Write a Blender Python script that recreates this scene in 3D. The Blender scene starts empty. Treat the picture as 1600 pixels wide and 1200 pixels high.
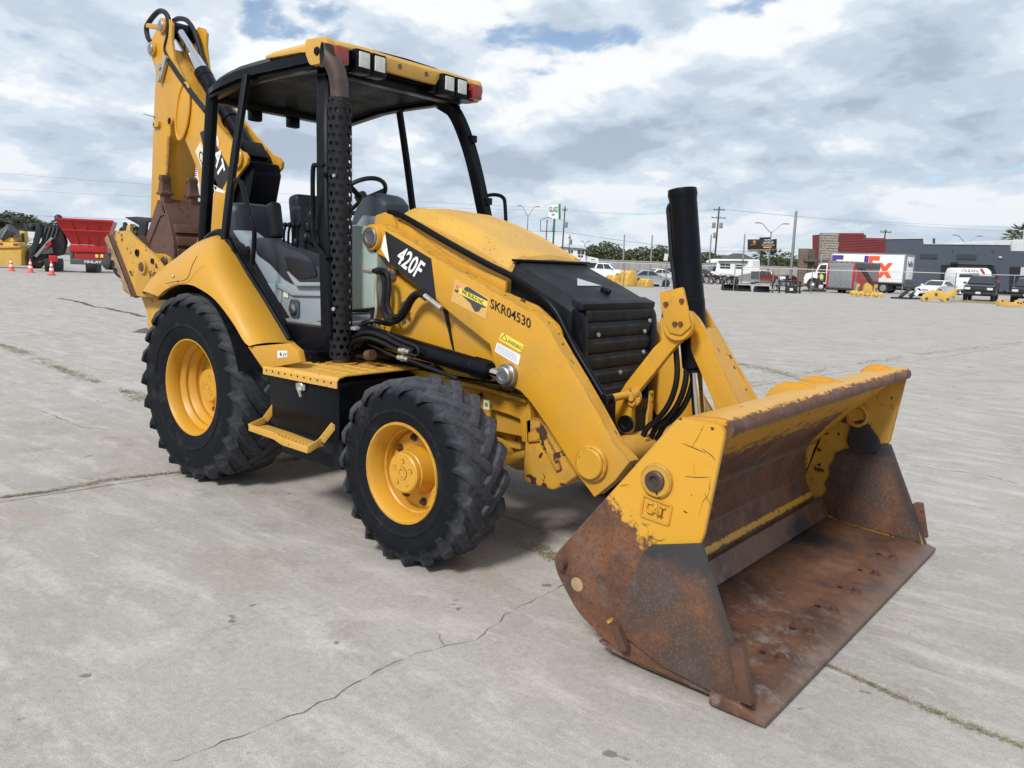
import bpy, bmesh, math, random
from mathutils import Vector, Matrix
random.seed(7)
scene = bpy.context.scene
COL = scene.collection
PI = math.pi

# ------------------------------------------------------------------ camera
CAM = Vector((5.1852, -3.8658, 1.5881))
CAM_R, CAM_U, CAM_F = Vector((0.7687, 0.6385, 0.03769)), Vector((-0.1239, 0.09084, 0.98813)), Vector((-0.6275, 0.76424, -0.14894))
FOC = 1267.71
cd = bpy.data.cameras.new('camera')
cd.sensor_width = 36.0
cd.lens = FOC / 1600 * 36.0
cd.clip_end = 3000
cd.clip_start = 0.05
cam = bpy.data.objects.new('camera', cd)
COL.objects.link(cam)
cam.matrix_world = Matrix(((CAM_R.x, CAM_U.x, -CAM_F.x, CAM.x), (CAM_R.y, CAM_U.y, -CAM_F.y, CAM.y),
                           (CAM_R.z, CAM_U.z, -CAM_F.z, CAM.z), (0, 0, 0, 1)))
scene.camera = cam

# ------------------------------------------------------------------ exposure
scene.view_settings.view_transform = 'Standard'
scene.view_settings.look = 'None'
scene.view_settings.exposure = 0.25
scene.view_settings.gamma = 1.0
scene.view_settings.use_curve_mapping = False
scene.cycles.max_bounces = 8
scene.cycles.use_denoising = True

# ------------------------------------------------------------------ sky and sun
SUN_EL, SUN_AZ = math.radians(42), math.radians(-78)     # azimuth of the sun seen from the yard, measured from +X towards +Y
world = bpy.data.worlds.new('World')
scene.world = world
world.use_nodes = True
wn, wl = world.node_tree.nodes, world.node_tree.links
wn.clear()
def W(t, **kw):
    n = wn.new(t)
    for k, val in kw.items(): setattr(n, k, val)
    return n
def wmath(op, a, b=None, c=None):
    n = W('ShaderNodeMath', operation=op)
    for i, val in enumerate((a, b, c)):
        if val is None: continue
        if isinstance(val, (int, float)): n.inputs[i].default_value = val
        else: wl.new(val, n.inputs[i])
    return n.outputs[0]
tc = W('ShaderNodeTexCoord')
sep = W('ShaderNodeSeparateXYZ'); wl.new(tc.outputs['Generated'], sep.inputs[0])
zc = wmath('MAXIMUM', sep.outputs[2], 0.0)
zz = wmath('ADD', zc, 0.30)
def plane(k):
    c_ = W('ShaderNodeCombineXYZ')
    d_ = wmath('ADD', zz, k)
    wl.new(wmath('DIVIDE', sep.outputs[0], d_), c_.inputs[0]); wl.new(wmath('DIVIDE', sep.outputs[1], d_), c_.inputs[1]); return c_.outputs[0]
cmb = plane(0.0); cmb_up = plane(0.040); cmb_up2 = plane(0.014)
def wnoise(scale, detail, rough, off, dist=0.0, src=None):
    mp = W('ShaderNodeMapping'); mp.inputs['Location'].default_value = off
    wl.new(src or cmb, mp.inputs['Vector'])
    n = W('ShaderNodeTexNoise'); n.inputs['Scale'].default_value = scale; n.inputs['Detail'].default_value = detail
    n.inputs['Roughness'].default_value = rough; n.inputs['Distortion'].default_value = dist
    wl.new(mp.outputs[0], n.inputs['Vector'])
    return n.outputs[0]
def wramp(fac, stops, interp='EASE'):
    r = W('ShaderNodeValToRGB'); r.color_ramp.interpolation = interp
    e = r.color_ramp.elements
    while len(e) < len(stops): e.new(0.5)
    for el, (p, c) in zip(e, stops):
        el.position = p; el.color = (c, c, c, 1) if isinstance(c, (int, float)) else (*c, 1)
    wl.new(fac, r.inputs[0])
    return r.outputs[0]
sky = W('ShaderNodeTexSky', sky_type='NISHITA', sun_disc=False)
sky.sun_elevation = SUN_EL
sky.sun_rotation = PI / 2 - SUN_AZ
sky.air_density = 1.0; sky.dust_density = 0.2; sky.ozone_density = 3.0
bg_sky = W('ShaderNodeBackground'); bg_sky.inputs[1].default_value = 0.10
wl.new(sky.outputs[0], bg_sky.inputs[0])
CP = (2.9, 8.42, 11, 0.53)       # cloud field: scale, offset, detail, roughness
def field(src): return wnoise(CP[0], CP[2], CP[3], (CP[1], 3.3, 1.0), 0.12, src)
cov, cov_up, cov_up2 = field(cmb), field(cmb_up), field(cmb_up2)
big = wnoise(1.1, 3, 0.45, (8.3, 4.1, 2.0))
covs = wmath('ADD', wmath('MULTIPLY', cov, 0.70), wmath('MULTIPLY', big, 0.30))
mask = wramp(covs, [(0.385, 0.22), (0.43, 1.0)])
rim = wmath('ADD', wmath('MULTIPLY', wmath('SUBTRACT', cov, cov_up), 2.1), wmath('MULTIPLY', wmath('SUBTRACT', cov, cov_up2), 1.5))
tone = wmath('ADD', rim, wmath('ADD', 0.50, wmath('MULTIPLY', wmath('SUBTRACT', 0.52, covs), 2.2)))
ccol = wramp(tone, [(0.12, (0.42, 0.50, 0.61)), (0.36, (0.55, 0.64, 0.75)), (0.57, (0.70, 0.785, 0.88)), (0.80, (0.96, 0.98, 1.0))])
hz = wramp(zc, [(0.0, 0.0), (0.16, 1.0)], 'LINEAR')
hmix = W('ShaderNodeMix', data_type='RGBA'); wl.new(wmath('MULTIPLY', wmath('SUBTRACT', 1.0, hz), 0.55), hmix.inputs['Factor']); wl.new(ccol, hmix.inputs[6]); hmix.inputs[7].default_value = (0.60, 0.69, 0.80, 1)
ccol = hmix.outputs[2]
cm = wmath('MAXIMUM', mask, wmath('MULTIPLY', wmath('SUBTRACT', 1.0, hz), 0.95))
bg_cl = W('ShaderNodeBackground'); wl.new(ccol, bg_cl.inputs[0]); bg_cl.inputs[1].default_value = 0.86
mixs = W('ShaderNodeMixShader'); wl.new(cm, mixs.inputs[0]); wl.new(bg_sky.outputs[0], mixs.inputs[1]); wl.new(bg_cl.outputs[0], mixs.inputs[2])
out = W('ShaderNodeOutputWorld'); wl.new(mixs.outputs[0], out.inputs[0])

sun_d = bpy.data.lights.new('sun', 'SUN')
sun_d.energy = 2.9; sun_d.angle = math.radians(11); sun_d.color = (1.0, 0.96, 0.9)
sun = bpy.data.objects.new('sun', sun_d); COL.objects.link(sun)
sdir = Vector((math.cos(SUN_EL) * math.cos(SUN_AZ), math.cos(SUN_EL) * math.sin(SUN_AZ), math.sin(SUN_EL)))
sun.rotation_euler = sdir.to_track_quat('Z', 'Y').to_euler()

# ------------------------------------------------------------------ materials
def _n(nt, t, **kw):
    n = nt.nodes.new(t)
    for k, val in kw.items(): setattr(n, k, val)
    return n
def noise(nt, scale, detail=6, rough=0.6, off=(0, 0, 0), stretch=(1, 1, 1), src='Object'):
    t = _n(nt, 'ShaderNodeTexCoord')
    mp = _n(nt, 'ShaderNodeMapping'); mp.inputs['Location'].default_value = off; mp.inputs['Scale'].default_value = stretch
    if src == 'World':
        g = _n(nt, 'ShaderNodeNewGeometry'); nt.links.new(g.outputs['Position'], mp.inputs['Vector'])
    else: nt.links.new(t.outputs['Object'], mp.inputs['Vector'])
    n = _n(nt, 'ShaderNodeTexNoise'); n.inputs['Scale'].default_value = scale; n.inputs['Detail'].default_value = detail; n.inputs['Roughness'].default_value = rough
    nt.links.new(mp.outputs[0], n.inputs['Vector'])
    return n.outputs[0]
def ramp(nt, fac, stops, interp='LINEAR'):
    r = _n(nt, 'ShaderNodeValToRGB'); r.color_ramp.interpolation = interp
    e = r.color_ramp.elements
    while len(e) < len(stops): e.new(0.5)
    for el, (p, c) in zip(e, stops):
        el.position = p; el.color = (c, c, c, 1) if isinstance(c, (int, float)) else (*c, 1)
    nt.links.new(fac, r.inputs[0])
    return r.outputs[0]
def mathn(nt, op, a, b=None, c=None, clamp=False):
    n = _n(nt, 'ShaderNodeMath', operation=op); n.use_clamp = clamp
    for i, val in enumerate((a, b, c)):
        if val is None: continue
        if isinstance(val, (int, float)): n.inputs[i].default_value = val
        else: nt.links.new(val, n.inputs[i])
    return n.outputs[0]
def mixc(nt, fac, a, b, blend='MIX'):
    m = _n(nt, 'ShaderNodeMix', data_type='RGBA', blend_type=blend)
    for sock, val in ((m.inputs['Factor'], fac), (m.inputs[6], a), (m.inputs[7], b)):
        if isinstance(val, (int, float)): sock.default_value = val
        elif isinstance(val, tuple): sock.default_value = (*val, 1)
        else: nt.links.new(val, sock)
    return m.outputs[2]
def objz(nt, axis=2):
    t = _n(nt, 'ShaderNodeTexCoord'); s = _n(nt, 'ShaderNodeSeparateXYZ'); nt.links.new(t.outputs['Object'], s.inputs[0])
    return s.outputs[axis]
def new_mat(name):
    m = bpy.data.materials.new(name); m.use_nodes = True
    nt = m.node_tree; b = nt.nodes['Principled BSDF']
    return m, nt, b
def setin(nt, sock, val):
    if isinstance(val, (int, float)): sock.default_value = val
    elif isinstance(val, tuple): sock.default_value = (*val, 1)
    else: nt.links.new(val, sock)
def edge_mask(nt, radius):
    bv = _n(nt, 'ShaderNodeBevel'); bv.samples = 3; bv.inputs['Radius'].default_value = radius
    g = _n(nt, 'ShaderNodeNewGeometry')
    d = _n(nt, 'ShaderNodeVectorMath', operation='DOT_PRODUCT')
    nt.links.new(bv.outputs[0], d.inputs[0]); nt.links.new(g.outputs['Normal'], d.inputs[1])
    return mathn(nt, 'SUBTRACT', 1.0, d.outputs['Value'])
def mat(name, col, rough=0.5, metal=0.0, vary=0.12, vscale=3.0, bump=0.0, bscale=40.0, chips=None, edge=None, dust=None, spec=0.5, rvary=0.1, coat=0.0, src='Object', grime=0.0):
    """painted / plain surface: base colour with mottling, chips, edge wear and a film of dust; all real, none of it light"""
    m, nt, b = new_mat(name)
    n1 = noise(nt, vscale, 5, 0.6, src=src)
    k = ramp(nt, n1, [(0.25, 1 - vary), (0.75, 1 + vary * 0.6)])
    c = mixc(nt, 1.0, col, k, 'MULTIPLY')
    if dust:
        amt, dcol = dust
        c = mixc(nt, ramp(nt, noise(nt, vscale * 1.7, 8, 0.7, (4, 2, 1), src=src), [(0.42, 0.0), (0.8, amt)]), c, dcol)
    if grime:      # rubbed-in dirt: smears, hair scratches and specks
        c = mixc(nt, ramp(nt, noise(nt, 5.5, 9, 0.78, (6, 3, 9), (1, 1, .5)), [(0.56, 0.0), (0.74, grime)]), c, (0.20, 0.135, 0.065))
        c = mixc(nt, ramp(nt, noise(nt, 48, 3, 0.6, (2, 2, 8), (.22, 1, 1)), [(0.68, 0.0), (0.74, grime)]), c, (0.30, 0.22, 0.12))
        c = mixc(nt, ramp(nt, noise(nt, 120, 2, 0.5, (2, 6, 8)), [(0.70, 0.0), (0.74, grime)]), c, (0.12, 0.075, 0.04))
    if chips:
        cs, thr, ccol = chips
        c = mixc(nt, ramp(nt, noise(nt, cs, 4, 0.55, (1, 7, 3)), [(thr, 0.0), (thr + 0.02, 1.0)]), c, ccol)
    if edge:
        rad, ecol, amt = edge
        em = edge_mask(nt, rad)
        e2 = mathn(nt, 'MULTIPLY', em, ramp(nt, noise(nt, 14, 6, 0.7, (9, 1, 2)), [(0.42, 0.0), (0.62, 10.0 * amt)]), clamp=True)
        e2 = ramp(nt, e2, [(0.25, 0.0), (0.5, 1.0)])
        c = mixc(nt, e2, c, ecol)
    setin(nt, b.inputs['Base Color'], c)
    setin(nt, b.inputs['Roughness'], ramp(nt, n1, [(0.3, max(0.02, rough - rvary)), (0.7, min(1, rough + rvary))]))
    b.inputs['Metallic'].default_value = metal
    b.inputs['Specular IOR Level'].default_value = spec
    if coat: b.inputs['Coat Weight'].default_value = coat; b.inputs['Coat Roughness'].default_value = 0.15
    if bump:
        bp = _n(nt, 'ShaderNodeBump'); bp.inputs['Strength'].default_value = bump; bp.inputs['Distance'].default_value = 0.01
        nt.links.new(noise(nt, bscale, 5, 0.6, src=src), bp.inputs['Height']); nt.links.new(bp.outputs[0], b.inputs['Normal'])
    return m
YEL = (0.60, 0.302, 0.019)
RUST = (0.105, 0.045, 0.024)
BROWN = (0.06, 0.03, 0.018)
M = {}
M['yellow'] = mat('yellow_paint', YEL, 0.38, vary=0.10, vscale=2.2, chips=(26, 0.735, BROWN), edge=(0.010, RUST, 0.55), dust=(0.42, (0.37, 0.245, 0.10)), bump=0.03, bscale=9, grime=0.5)
M['yellow_clean'] = mat('yellow_paint_smooth', tuple(k * .93 for k in YEL), 0.40, vary=0.07, vscale=2.0, chips=(40, 0.75, BROWN), dust=(0.30, (0.42, 0.29, 0.12)), bump=0.02, bscale=6, grime=0.3)
M['yellow_faded'] = mat('yellow_paint_faded', (0.60, 0.335, 0.055), 0.5, vary=0.14, vscale=3.0, chips=(60, 0.665, BROWN), dust=(0.35, (0.48, 0.33, 0.14)), bump=0.03)
M['yellow_worn'] = mat('yellow_paint_worn', (0.57, 0.305, 0.035), 0.5, vary=0.2, vscale=5.0, chips=(17, 0.635, BROWN), edge=(0.012, RUST, 0.8), dust=(0.4, (0.36, 0.24, 0.10)), bump=0.06, bscale=20)
M['yellow_battered'] = mat('battered_yellow_paint', (0.55, 0.285, 0.028), 0.55, vary=0.25, vscale=6, chips=(9, 0.575, (0.05, 0.026, 0.017)), edge=(0.02, (0.07, 0.035, 0.022), 1.2), dust=(0.5, (0.30, 0.20, 0.10)), bump=0.08, bscale=25, grime=0.6)
M['gouge'] = mat('gouged_paint', (0.12, 0.062, 0.024), 0.7, vary=0.4, vscale=30)
M['black'] = mat('black_paint', (0.0032, 0.0042, 0.0068), 0.36, vary=0.3, vscale=5, dust=(0.10, (0.030, 0.033, 0.040)), edge=(0.006, (0.08, 0.075, 0.072), 0.22), bump=0.02, spec=0.14)
M['black_flat'] = mat('black_panel', (0.0075, 0.0085, 0.0115), 0.5, vary=0.3, vscale=4, dust=(0.35, (0.045, 0.047, 0.052)), chips=(30, 0.76, (0.16, 0.13, 0.11)), bump=0.03, spec=0.18)
M['shield'] = mat('heat_shield_black', (0.013, 0.015, 0.019), 0.6, vary=0.25, vscale=7, dust=(0.3, (0.035, 0.037, 0.042)), bump=0.03, spec=0.18)
M['hose'] = mat('hose_rubber', (0.0055, 0.006, 0.0085), 0.42, vary=0.2, vscale=9, dust=(0.25, (0.035, 0.036, 0.04)), spec=0.35)
M['rubber'] = mat('tyre_rubber', (0.0068, 0.0078, 0.0105), 0.66, vary=0.35, vscale=6, dust=(0.5, (0.036, 0.039, 0.047)), bump=0.15, bscale=45, edge=(0.014, (0.055, 0.058, 0.066), 0.55), spec=0.3)
def tyre_rubber(name, R):
    m, nt, b = new_mat(name)
    t = _n(nt, 'ShaderNodeTexCoord'); sp = _n(nt, 'ShaderNodeSeparateXYZ'); nt.links.new(t.outputs['Object'], sp.inputs[0])
    r2 = mathn(nt, 'SQRT', mathn(nt, 'ADD', mathn(nt, 'MULTIPLY', sp.outputs[0], sp.outputs[0]), mathn(nt, 'MULTIPLY', sp.outputs[2], sp.outputs[2])))
    n1, n2, n3 = noise(nt, 7, 8, .7), noise(nt, 30, 6, .65, (3, 1, 2)), noise(nt, 4, 6, .7, (5, 5, 1))
    tread = ramp(nt, mathn(nt, 'ADD', mathn(nt, 'DIVIDE', r2, R), mathn(nt, 'MULTIPLY', mathn(nt, 'SUBTRACT', n1, .5), .12)), [(.84, 0.), (.97, 1.)])
    c = mixc(nt, ramp(nt, n1, [(.4, 0.), (.8, .6)]), (0.0048, 0.0060, 0.0090), (0.013, 0.015, 0.020))
    c = mixc(nt, mathn(nt, 'MULTIPLY', tread, ramp(nt, n2, [(.25, .25), (.70, .95)])), c, (0.082, 0.087, 0.10))
    c = mixc(nt, ramp(nt, n3, [(.58, 0.), (.75, .5)]), c, (0.075, 0.068, 0.058))
    em = edge_mask(nt, .012)
    c = mixc(nt, mathn(nt, 'MULTIPLY', ramp(nt, em, [(.04, 0.), (.3, .55)]), ramp(nt, n2, [(.45, 0.), (.6, 1.)])), c, (0.12, 0.12, 0.125))
    setin(nt, b.inputs['Base Color'], c); b.inputs['Roughness'].default_value = .72; b.inputs['Specular IOR Level'].default_value = .16
    bp = _n(nt, 'ShaderNodeBump'); bp.inputs['Strength'].default_value = .35; bp.inputs['Distance'].default_value = .006
    nt.links.new(mathn(nt, 'ADD', n2, mathn(nt, 'MULTIPLY', n1, 1.5)), bp.inputs['Height']); nt.links.new(bp.outputs[0], b.inputs['Normal'])
    return m
M['rubber_f'], M['rubber_r'] = tyre_rubber('front_tyre_rubber', .492), tyre_rubber('rear_tyre_rubber', .655)
M['plastic_dark'] = mat('dark_plastic', (0.011, 0.013, 0.017), 0.5, vary=0.15, vscale=6, dust=(0.3, (0.045, 0.047, 0.052)), bump=0.04, bscale=220, spec=0.35)
M['plastic_mid'] = mat('slate_plastic', (0.044, 0.058, 0.075), 0.5, vary=0.15, vscale=6, dust=(0.3, (0.10, 0.105, 0.115)), bump=0.04, bscale=220)
M['plastic_slate'] = mat('dark_slate_plastic', (0.021, 0.027, 0.036), 0.5, vary=0.15, vscale=6, dust=(0.3, (0.06, 0.064, 0.07)), bump=0.04, bscale=220)
M['grey'] = mat('light_grey_plastic', (0.25, 0.30, 0.34), 0.5, vary=0.12, vscale=5, dust=(0.45, (0.36, 0.36, 0.35)), bump=0.03, bscale=180)
M['grey_floor'] = mat('floor_mat', (0.20, 0.215, 0.225), 0.8, vary=0.3, vscale=14, dust=(0.7, (0.38, 0.36, 0.33)), bump=0.1)
M['pale_green'] = mat('pale_green_panel', (0.30, 0.38, 0.35), 0.45, vary=0.12, vscale=4, dust=(0.3, (0.34, 0.34, 0.30)))
M['chrome'] = mat('chrome_rod', (0.62, 0.63, 0.65), 0.12, metal=1.0, vary=0.05, rvary=0.05)
M['steel'] = mat('bare_steel', (0.36, 0.36, 0.36), 0.38, metal=0.9, vary=0.25, vscale=12)
M['zinc'] = mat('zinc_fitting', (0.50, 0.49, 0.45), 0.4, metal=0.7, vary=0.2, vscale=20)
M['rust'] = mat('rusty_steel', (0.085, 0.040, 0.026), 0.72, vary=0.4, vscale=7, dust=(0.55, (0.19, 0.075, 0.035)), chips=(18, 0.66, (0.03, 0.018, 0.014)), bump=0.15, bscale=30)
M['rust_bucket'] = mat('brown_bucket_steel', (0.100, 0.046, 0.034), 0.62, vary=0.35, vscale=5, dust=(0.5, (0.15, 0.085, 0.065)), chips=(14, 0.64, (0.05, 0.026, 0.02)), bump=0.1, bscale=25, edge=(0.01, (0.18, 0.13, 0.11), 0.5))
M['mud'] = mat('dried_mud', (0.33, 0.22, 0.12), 0.95, vary=0.4, vscale=18, dust=(0.6, (0.42, 0.32, 0.21)), bump=0.7, bscale=26)
M['exhaust'] = mat('heat_stained_steel', (0.075, 0.058, 0.052), 0.5, metal=0.4, vary=0.4, vscale=8, dust=(0.7, (0.16, 0.075, 0.045)))
M['soot'] = mat('soot', (0.008, 0.008, 0.008), 0.9)
M['white'] = mat('white_print', (0.80, 0.80, 0.79), 0.45, vary=0.06)
M['black_print'] = mat('black_print', (0.012, 0.012, 0.015), 0.4, vary=0.15)
M['lens'] = mat('clear_lens', (0.62, 0.64, 0.60), 0.15, vary=0.25, vscale=40, spec=0.8, bump=0.25, bscale=160)
M['red_lens'] = mat('red_lens', (0.30, 0.028, 0.022), 0.25, vary=0.3, vscale=35, spec=0.7, bump=0.2, bscale=120)
M['label_yellow'] = mat('yellow_label', (0.78, 0.66, 0.09), 0.4, vary=0.05)
M['label_cream'] = mat('cream_label', (0.72, 0.68, 0.50), 0.45, vary=0.1)
M['label_tan'] = mat('faded_sticker', (0.66, 0.40, 0.125), 0.45, vary=0.1, vscale=25)
M['grey_print'] = mat('grey_white_print', (0.46, 0.49, 0.50), 0.5, vary=0.1)
M['slate_print'] = mat('slate_print', (0.055, 0.065, 0.075), 0.5, vary=0.2, vscale=30)
M['blue_print'] = mat('blue_print', (0.12, 0.18, 0.42), 0.5)
M['faded_green'] = mat('faded_green', (0.25, 0.40, 0.27), 0.5)
M['green_print'] = mat('green_print', (0.08, 0.30, 0.12), 0.5)
M['pink_print'] = mat('pink_print', (0.70, 0.15, 0.20), 0.5)
M['headliner'] = mat('canopy_lining', (0.022, 0.022, 0.022), 0.8, vary=0.2)

# ------------------------------------------------------------------ geometry helpers
def orth(d):
    d = d.normalized()
    a = Vector((0, 0, 1)) if abs(d.z) < 0.9 else Vector((1, 0, 0))
    u = d.cross(a).normalized()
    return u, d.cross(u).normalized()
class MB:
    def __init__(s): s.bm = bmesh.new(); s.mi = 0
    def face(s, vs):
        try: f = s.bm.faces.new(vs)
        except ValueError: return None
        f.material_index = s.mi
        return f
    def v(s, co): return s.bm.verts.new(co)
    def poly(s, pts): return s.face([s.v(p) for p in pts])
    def loft(s, rings, closed=True, caps=True):
        vr = [[s.v(p) for p in r] for r in rings]
        for a, b in zip(vr, vr[1:]):
            n = len(a)
            for i in range(n if closed else n - 1):
                j = (i + 1) % n
                s.face((a[i], a[j], b[j], b[i]))
        if caps and closed:
            s.face(vr[0]); s.face(vr[-1])
        return vr
    def prism(s, prof, y0, y1, axis='y'):
        """extrude a closed outline between two planes; 'y' outline is (x,z), 'x' outline is (y,z), 'z' outline is (x,y)"""
        def P(p, h):
            if axis == 'y': return (p[0], h, p[1])
            if axis == 'x': return (h, p[0], p[1])
            return (p[0], p[1], h)
        s.loft([[P(p, y0) for p in prof], [P(p, y1) for p in prof]]); return s
    def box(s, c, d, rot=None):
        R_ = Matrix.Rotation(0, 3, 'Z') if rot is None else rot
        c = Vector(c); h = Vector(d) / 2
        q = lambda x, y, z: c + R_ @ Vector((x * h.x, y * h.y, z * h.z))
        s.loft([[q(-1, -1, -1), q(1, -1, -1), q(1, 1, -1), q(-1, 1, -1)], [q(-1, -1, 1), q(1, -1, 1), q(1, 1, 1), q(-1, 1, 1)]]); return s
    def bar(s, p0, p1, w, h, up=(0, 0, 1)):
        p0, p1 = Vector(p0), Vector(p1); d = (p1 - p0).normalized()
        u = d.cross(Vector(up)).normalized(); n = u.cross(d)
        s.loft([[p + u * a * w / 2 + n * b * h / 2 for a, b in ((-1, -1), (1, -1), (1, 1), (-1, 1))] for p in (p0, p1)]); return s
    def cyl(s, p0, p1, r0, r1=None, seg=24, caps=True):
        p0, p1 = Vector(p0), Vector(p1); r1 = r0 if r1 is None else r1
        u, w = orth(p1 - p0)
        s.loft([[p + (u * math.cos(2 * PI * i / seg) + w * math.sin(2 * PI * i / seg)) * r for i in range(seg)] for p, r in ((p0, r0), (p1, r1))], caps=caps); return s
    def rod(s, p0, p1, prof, seg=24):
        """turned bar: prof is (fraction along, radius)"""
        p0, p1 = Vector(p0), Vector(p1); u, w = orth(p1 - p0)
        s.loft([[p0.lerp(p1, t) + (u * math.cos(2 * PI * i / seg) + w * math.sin(2 * PI * i / seg)) * r for i in range(seg)] for t, r in prof]); return s
    def lathe(s, prof, c, axis, seg=48, closed=False):
        """prof: (radius, distance along axis)"""
        c, axis = Vector(c), Vector(axis).normalized(); u, w = orth(axis)
        rings = [[c + axis * a + (u * math.cos(2 * PI * i / seg) + w * math.sin(2 * PI * i / seg)) * r for i in range(seg)] for r, a in prof]
        s.loft(rings, caps=closed); return s
    def tube(s, pts, r, seg=10, smooth=4, caps=True):
        p = [Vector(q) for q in pts]
        if smooth > 1 and len(p) > 2: p = spline(p, smooth)
        up = None; rings = []
        for i, q in enumerate(p):
            t = (p[min(i + 1, len(p) - 1)] - p[max(i - 1, 0)]).normalized()
            if up is None: up = orth(t)[0]
            up = (up - t * up.dot(t)).normalized(); w = t.cross(up)
            rr = r[i * len(r) // len(p)] if isinstance(r, (list, tuple)) else r
            rings.append([q + (up * math.cos(2 * PI * k / seg) + w * math.sin(2 * PI * k / seg)) * rr for k in range(seg)])
        s.loft(rings, caps=caps); return s
    def sphere(s, c, r, sc=(1, 1, 1), u=14, v=8):
        m = Matrix.Translation(c) @ Matrix.Diagonal((r * sc[0], r * sc[1], r * sc[2], 1))
        g = bmesh.ops.create_uvsphere(s.bm, u_segments=u, v_segments=v, radius=1.0, matrix=m)
        for vv in g['verts']:
            for f in vv.link_faces: f.material_index = s.mi
        return s
    def mesh(s, name, mats, bevel=0.0, angle=32, seg=2):
        bm = s.bm
        bmesh.ops.recalc_face_normals(bm, faces=bm.faces)
        if bevel:
            ed = [e for e in bm.edges if len(e.link_faces) == 2 and e.calc_face_angle(0) > math.radians(25)]
            bmesh.ops.bevel(bm, geom=ed, offset=bevel, segments=seg, profile=0.6, affect='EDGES', clamp_overlap=True)
        for f in bm.faces: f.smooth = True
        me = bpy.data.meshes.new(name); bm.to_mesh(me); bm.free()
        me.set_sharp_from_angle(angle=math.radians(angle))
        for m in (mats if isinstance(mats, (list, tuple)) else [mats]): me.materials.append(m)
        return me
    def build(s, name, mats, parent=None, bevel=0.0, angle=32, seg=2, label=None, kind=None):
        return link(name, s.mesh(name, mats, bevel, angle, seg), parent, label, kind)
def link(name, me, parent=None, label=None, kind=None):
    o = bpy.data.objects.new(name, me); COL.objects.link(o)
    if parent: o.parent = parent
    if label: o['label'] = label
    if kind: o['kind'] = kind
    return o
def spline(p, n):
    out = []
    q = [p[0] * 2 - p[1]] + list(p) + [p[-1] * 2 - p[-2]]
    for i in range(1, len(q) - 2):
        a, b, c, d = q[i - 1:i + 3]
        for k in range(n):
            t = k / n
            out.append(0.5 * ((2 * b) + (c - a) * t + (2 * a - 5 * b + 4 * c - d) * t * t + (3 * b - a - 3 * c + d) * t ** 3))
    out.append(p[-1]); return out
def rounded(poly, r, n=4):
    """round the corners of a 2-D outline"""
    out = []
    L = len(poly)
    for i in range(L):
        a, b, c = Vector(poly[i - 1]), Vector(poly[i]), Vector(poly[(i + 1) % L])
        rr = r[i] if isinstance(r, (list, tuple)) else r
        if rr <= 0: out.append(tuple(b)); continue
        d1, d2 = (a - b), (c - b)
        k = min(rr, d1.length * 0.48, d2.length * 0.48)
        s_, e_ = b + d1.normalized() * k, b + d2.normalized() * k
        for j in range(n + 1):
            t = j / n
            out.append(tuple(s_ * (1 - t) ** 2 + b * 2 * t * (1 - t) + e_ * t * t))
    return out
def thing(name, label, cat, loc=(0, 0, 0), rz=0.0, group=None):
    o = bpy.data.objects.new(name, None); COL.objects.link(o)
    o.empty_display_size = 0.2
    o.location = loc; o.rotation_euler = (0, 0, rz); o['label'] = label; o['category'] = cat
    if group: o['group'] = group
    return o
def tag(o, label, cat, group=None):
    o['label'] = label; o['category'] = cat
    if group: o['group'] = group
    return o
def text(txt, bl, br, tl, mats, parent, name='lettering', depth=0.0, bold=0.0, lift=0.0015, normal=None):
    """print a line of writing into the parallelogram bottom-left / bottom-right / top-left (flat print on a real surface)"""
    c = bpy.data.curves.new(name, 'FONT'); c.body = txt; c.size = 1; c.offset = bold; c.extrude = 0.0; c.resolution_u = 3
    tmp = bpy.data.objects.new('tmp_text', c); COL.objects.link(tmp)
    bpy.context.view_layer.update()
    me = bpy.data.meshes.new_from_object(tmp.evaluated_get(bpy.context.evaluated_depsgraph_get()))
    bpy.data.objects.remove(tmp); bpy.data.curves.remove(c)
    xs = [v.co.x for v in me.vertices]; ys = [v.co.y for v in me.vertices]
    x0, x1, y0, y1 = min(xs), max(xs), min(ys), max(ys)
    bl, br, tl = Vector(bl), Vector(br), Vector(tl)
    ex, ey = br - bl, tl - bl
    n = ex.cross(ey).normalized() if normal is None else Vector(normal)
    for v in me.vertices:
        v.co = bl + ex * ((v.co.x - x0) / (x1 - x0)) + ey * ((v.co.y - y0) / max(1e-6, y1 - y0)) + n * lift
    me.materials.append(mats); me.name = name
    if depth:
        bm = bmesh.new(); bm.from_mesh(me)
        g = bmesh.ops.extrude_face_region(bm, geom=bm.faces[:])
        bmesh.ops.translate(bm, vec=n * depth, verts=[e for e in g['geom'] if isinstance(e, bmesh.types.BMVert)])
        bmesh.ops.recalc_face_normals(bm, faces=bm.faces)
        bm.to_mesh(me); bm.free()
    return link(name, me, parent)


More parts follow.
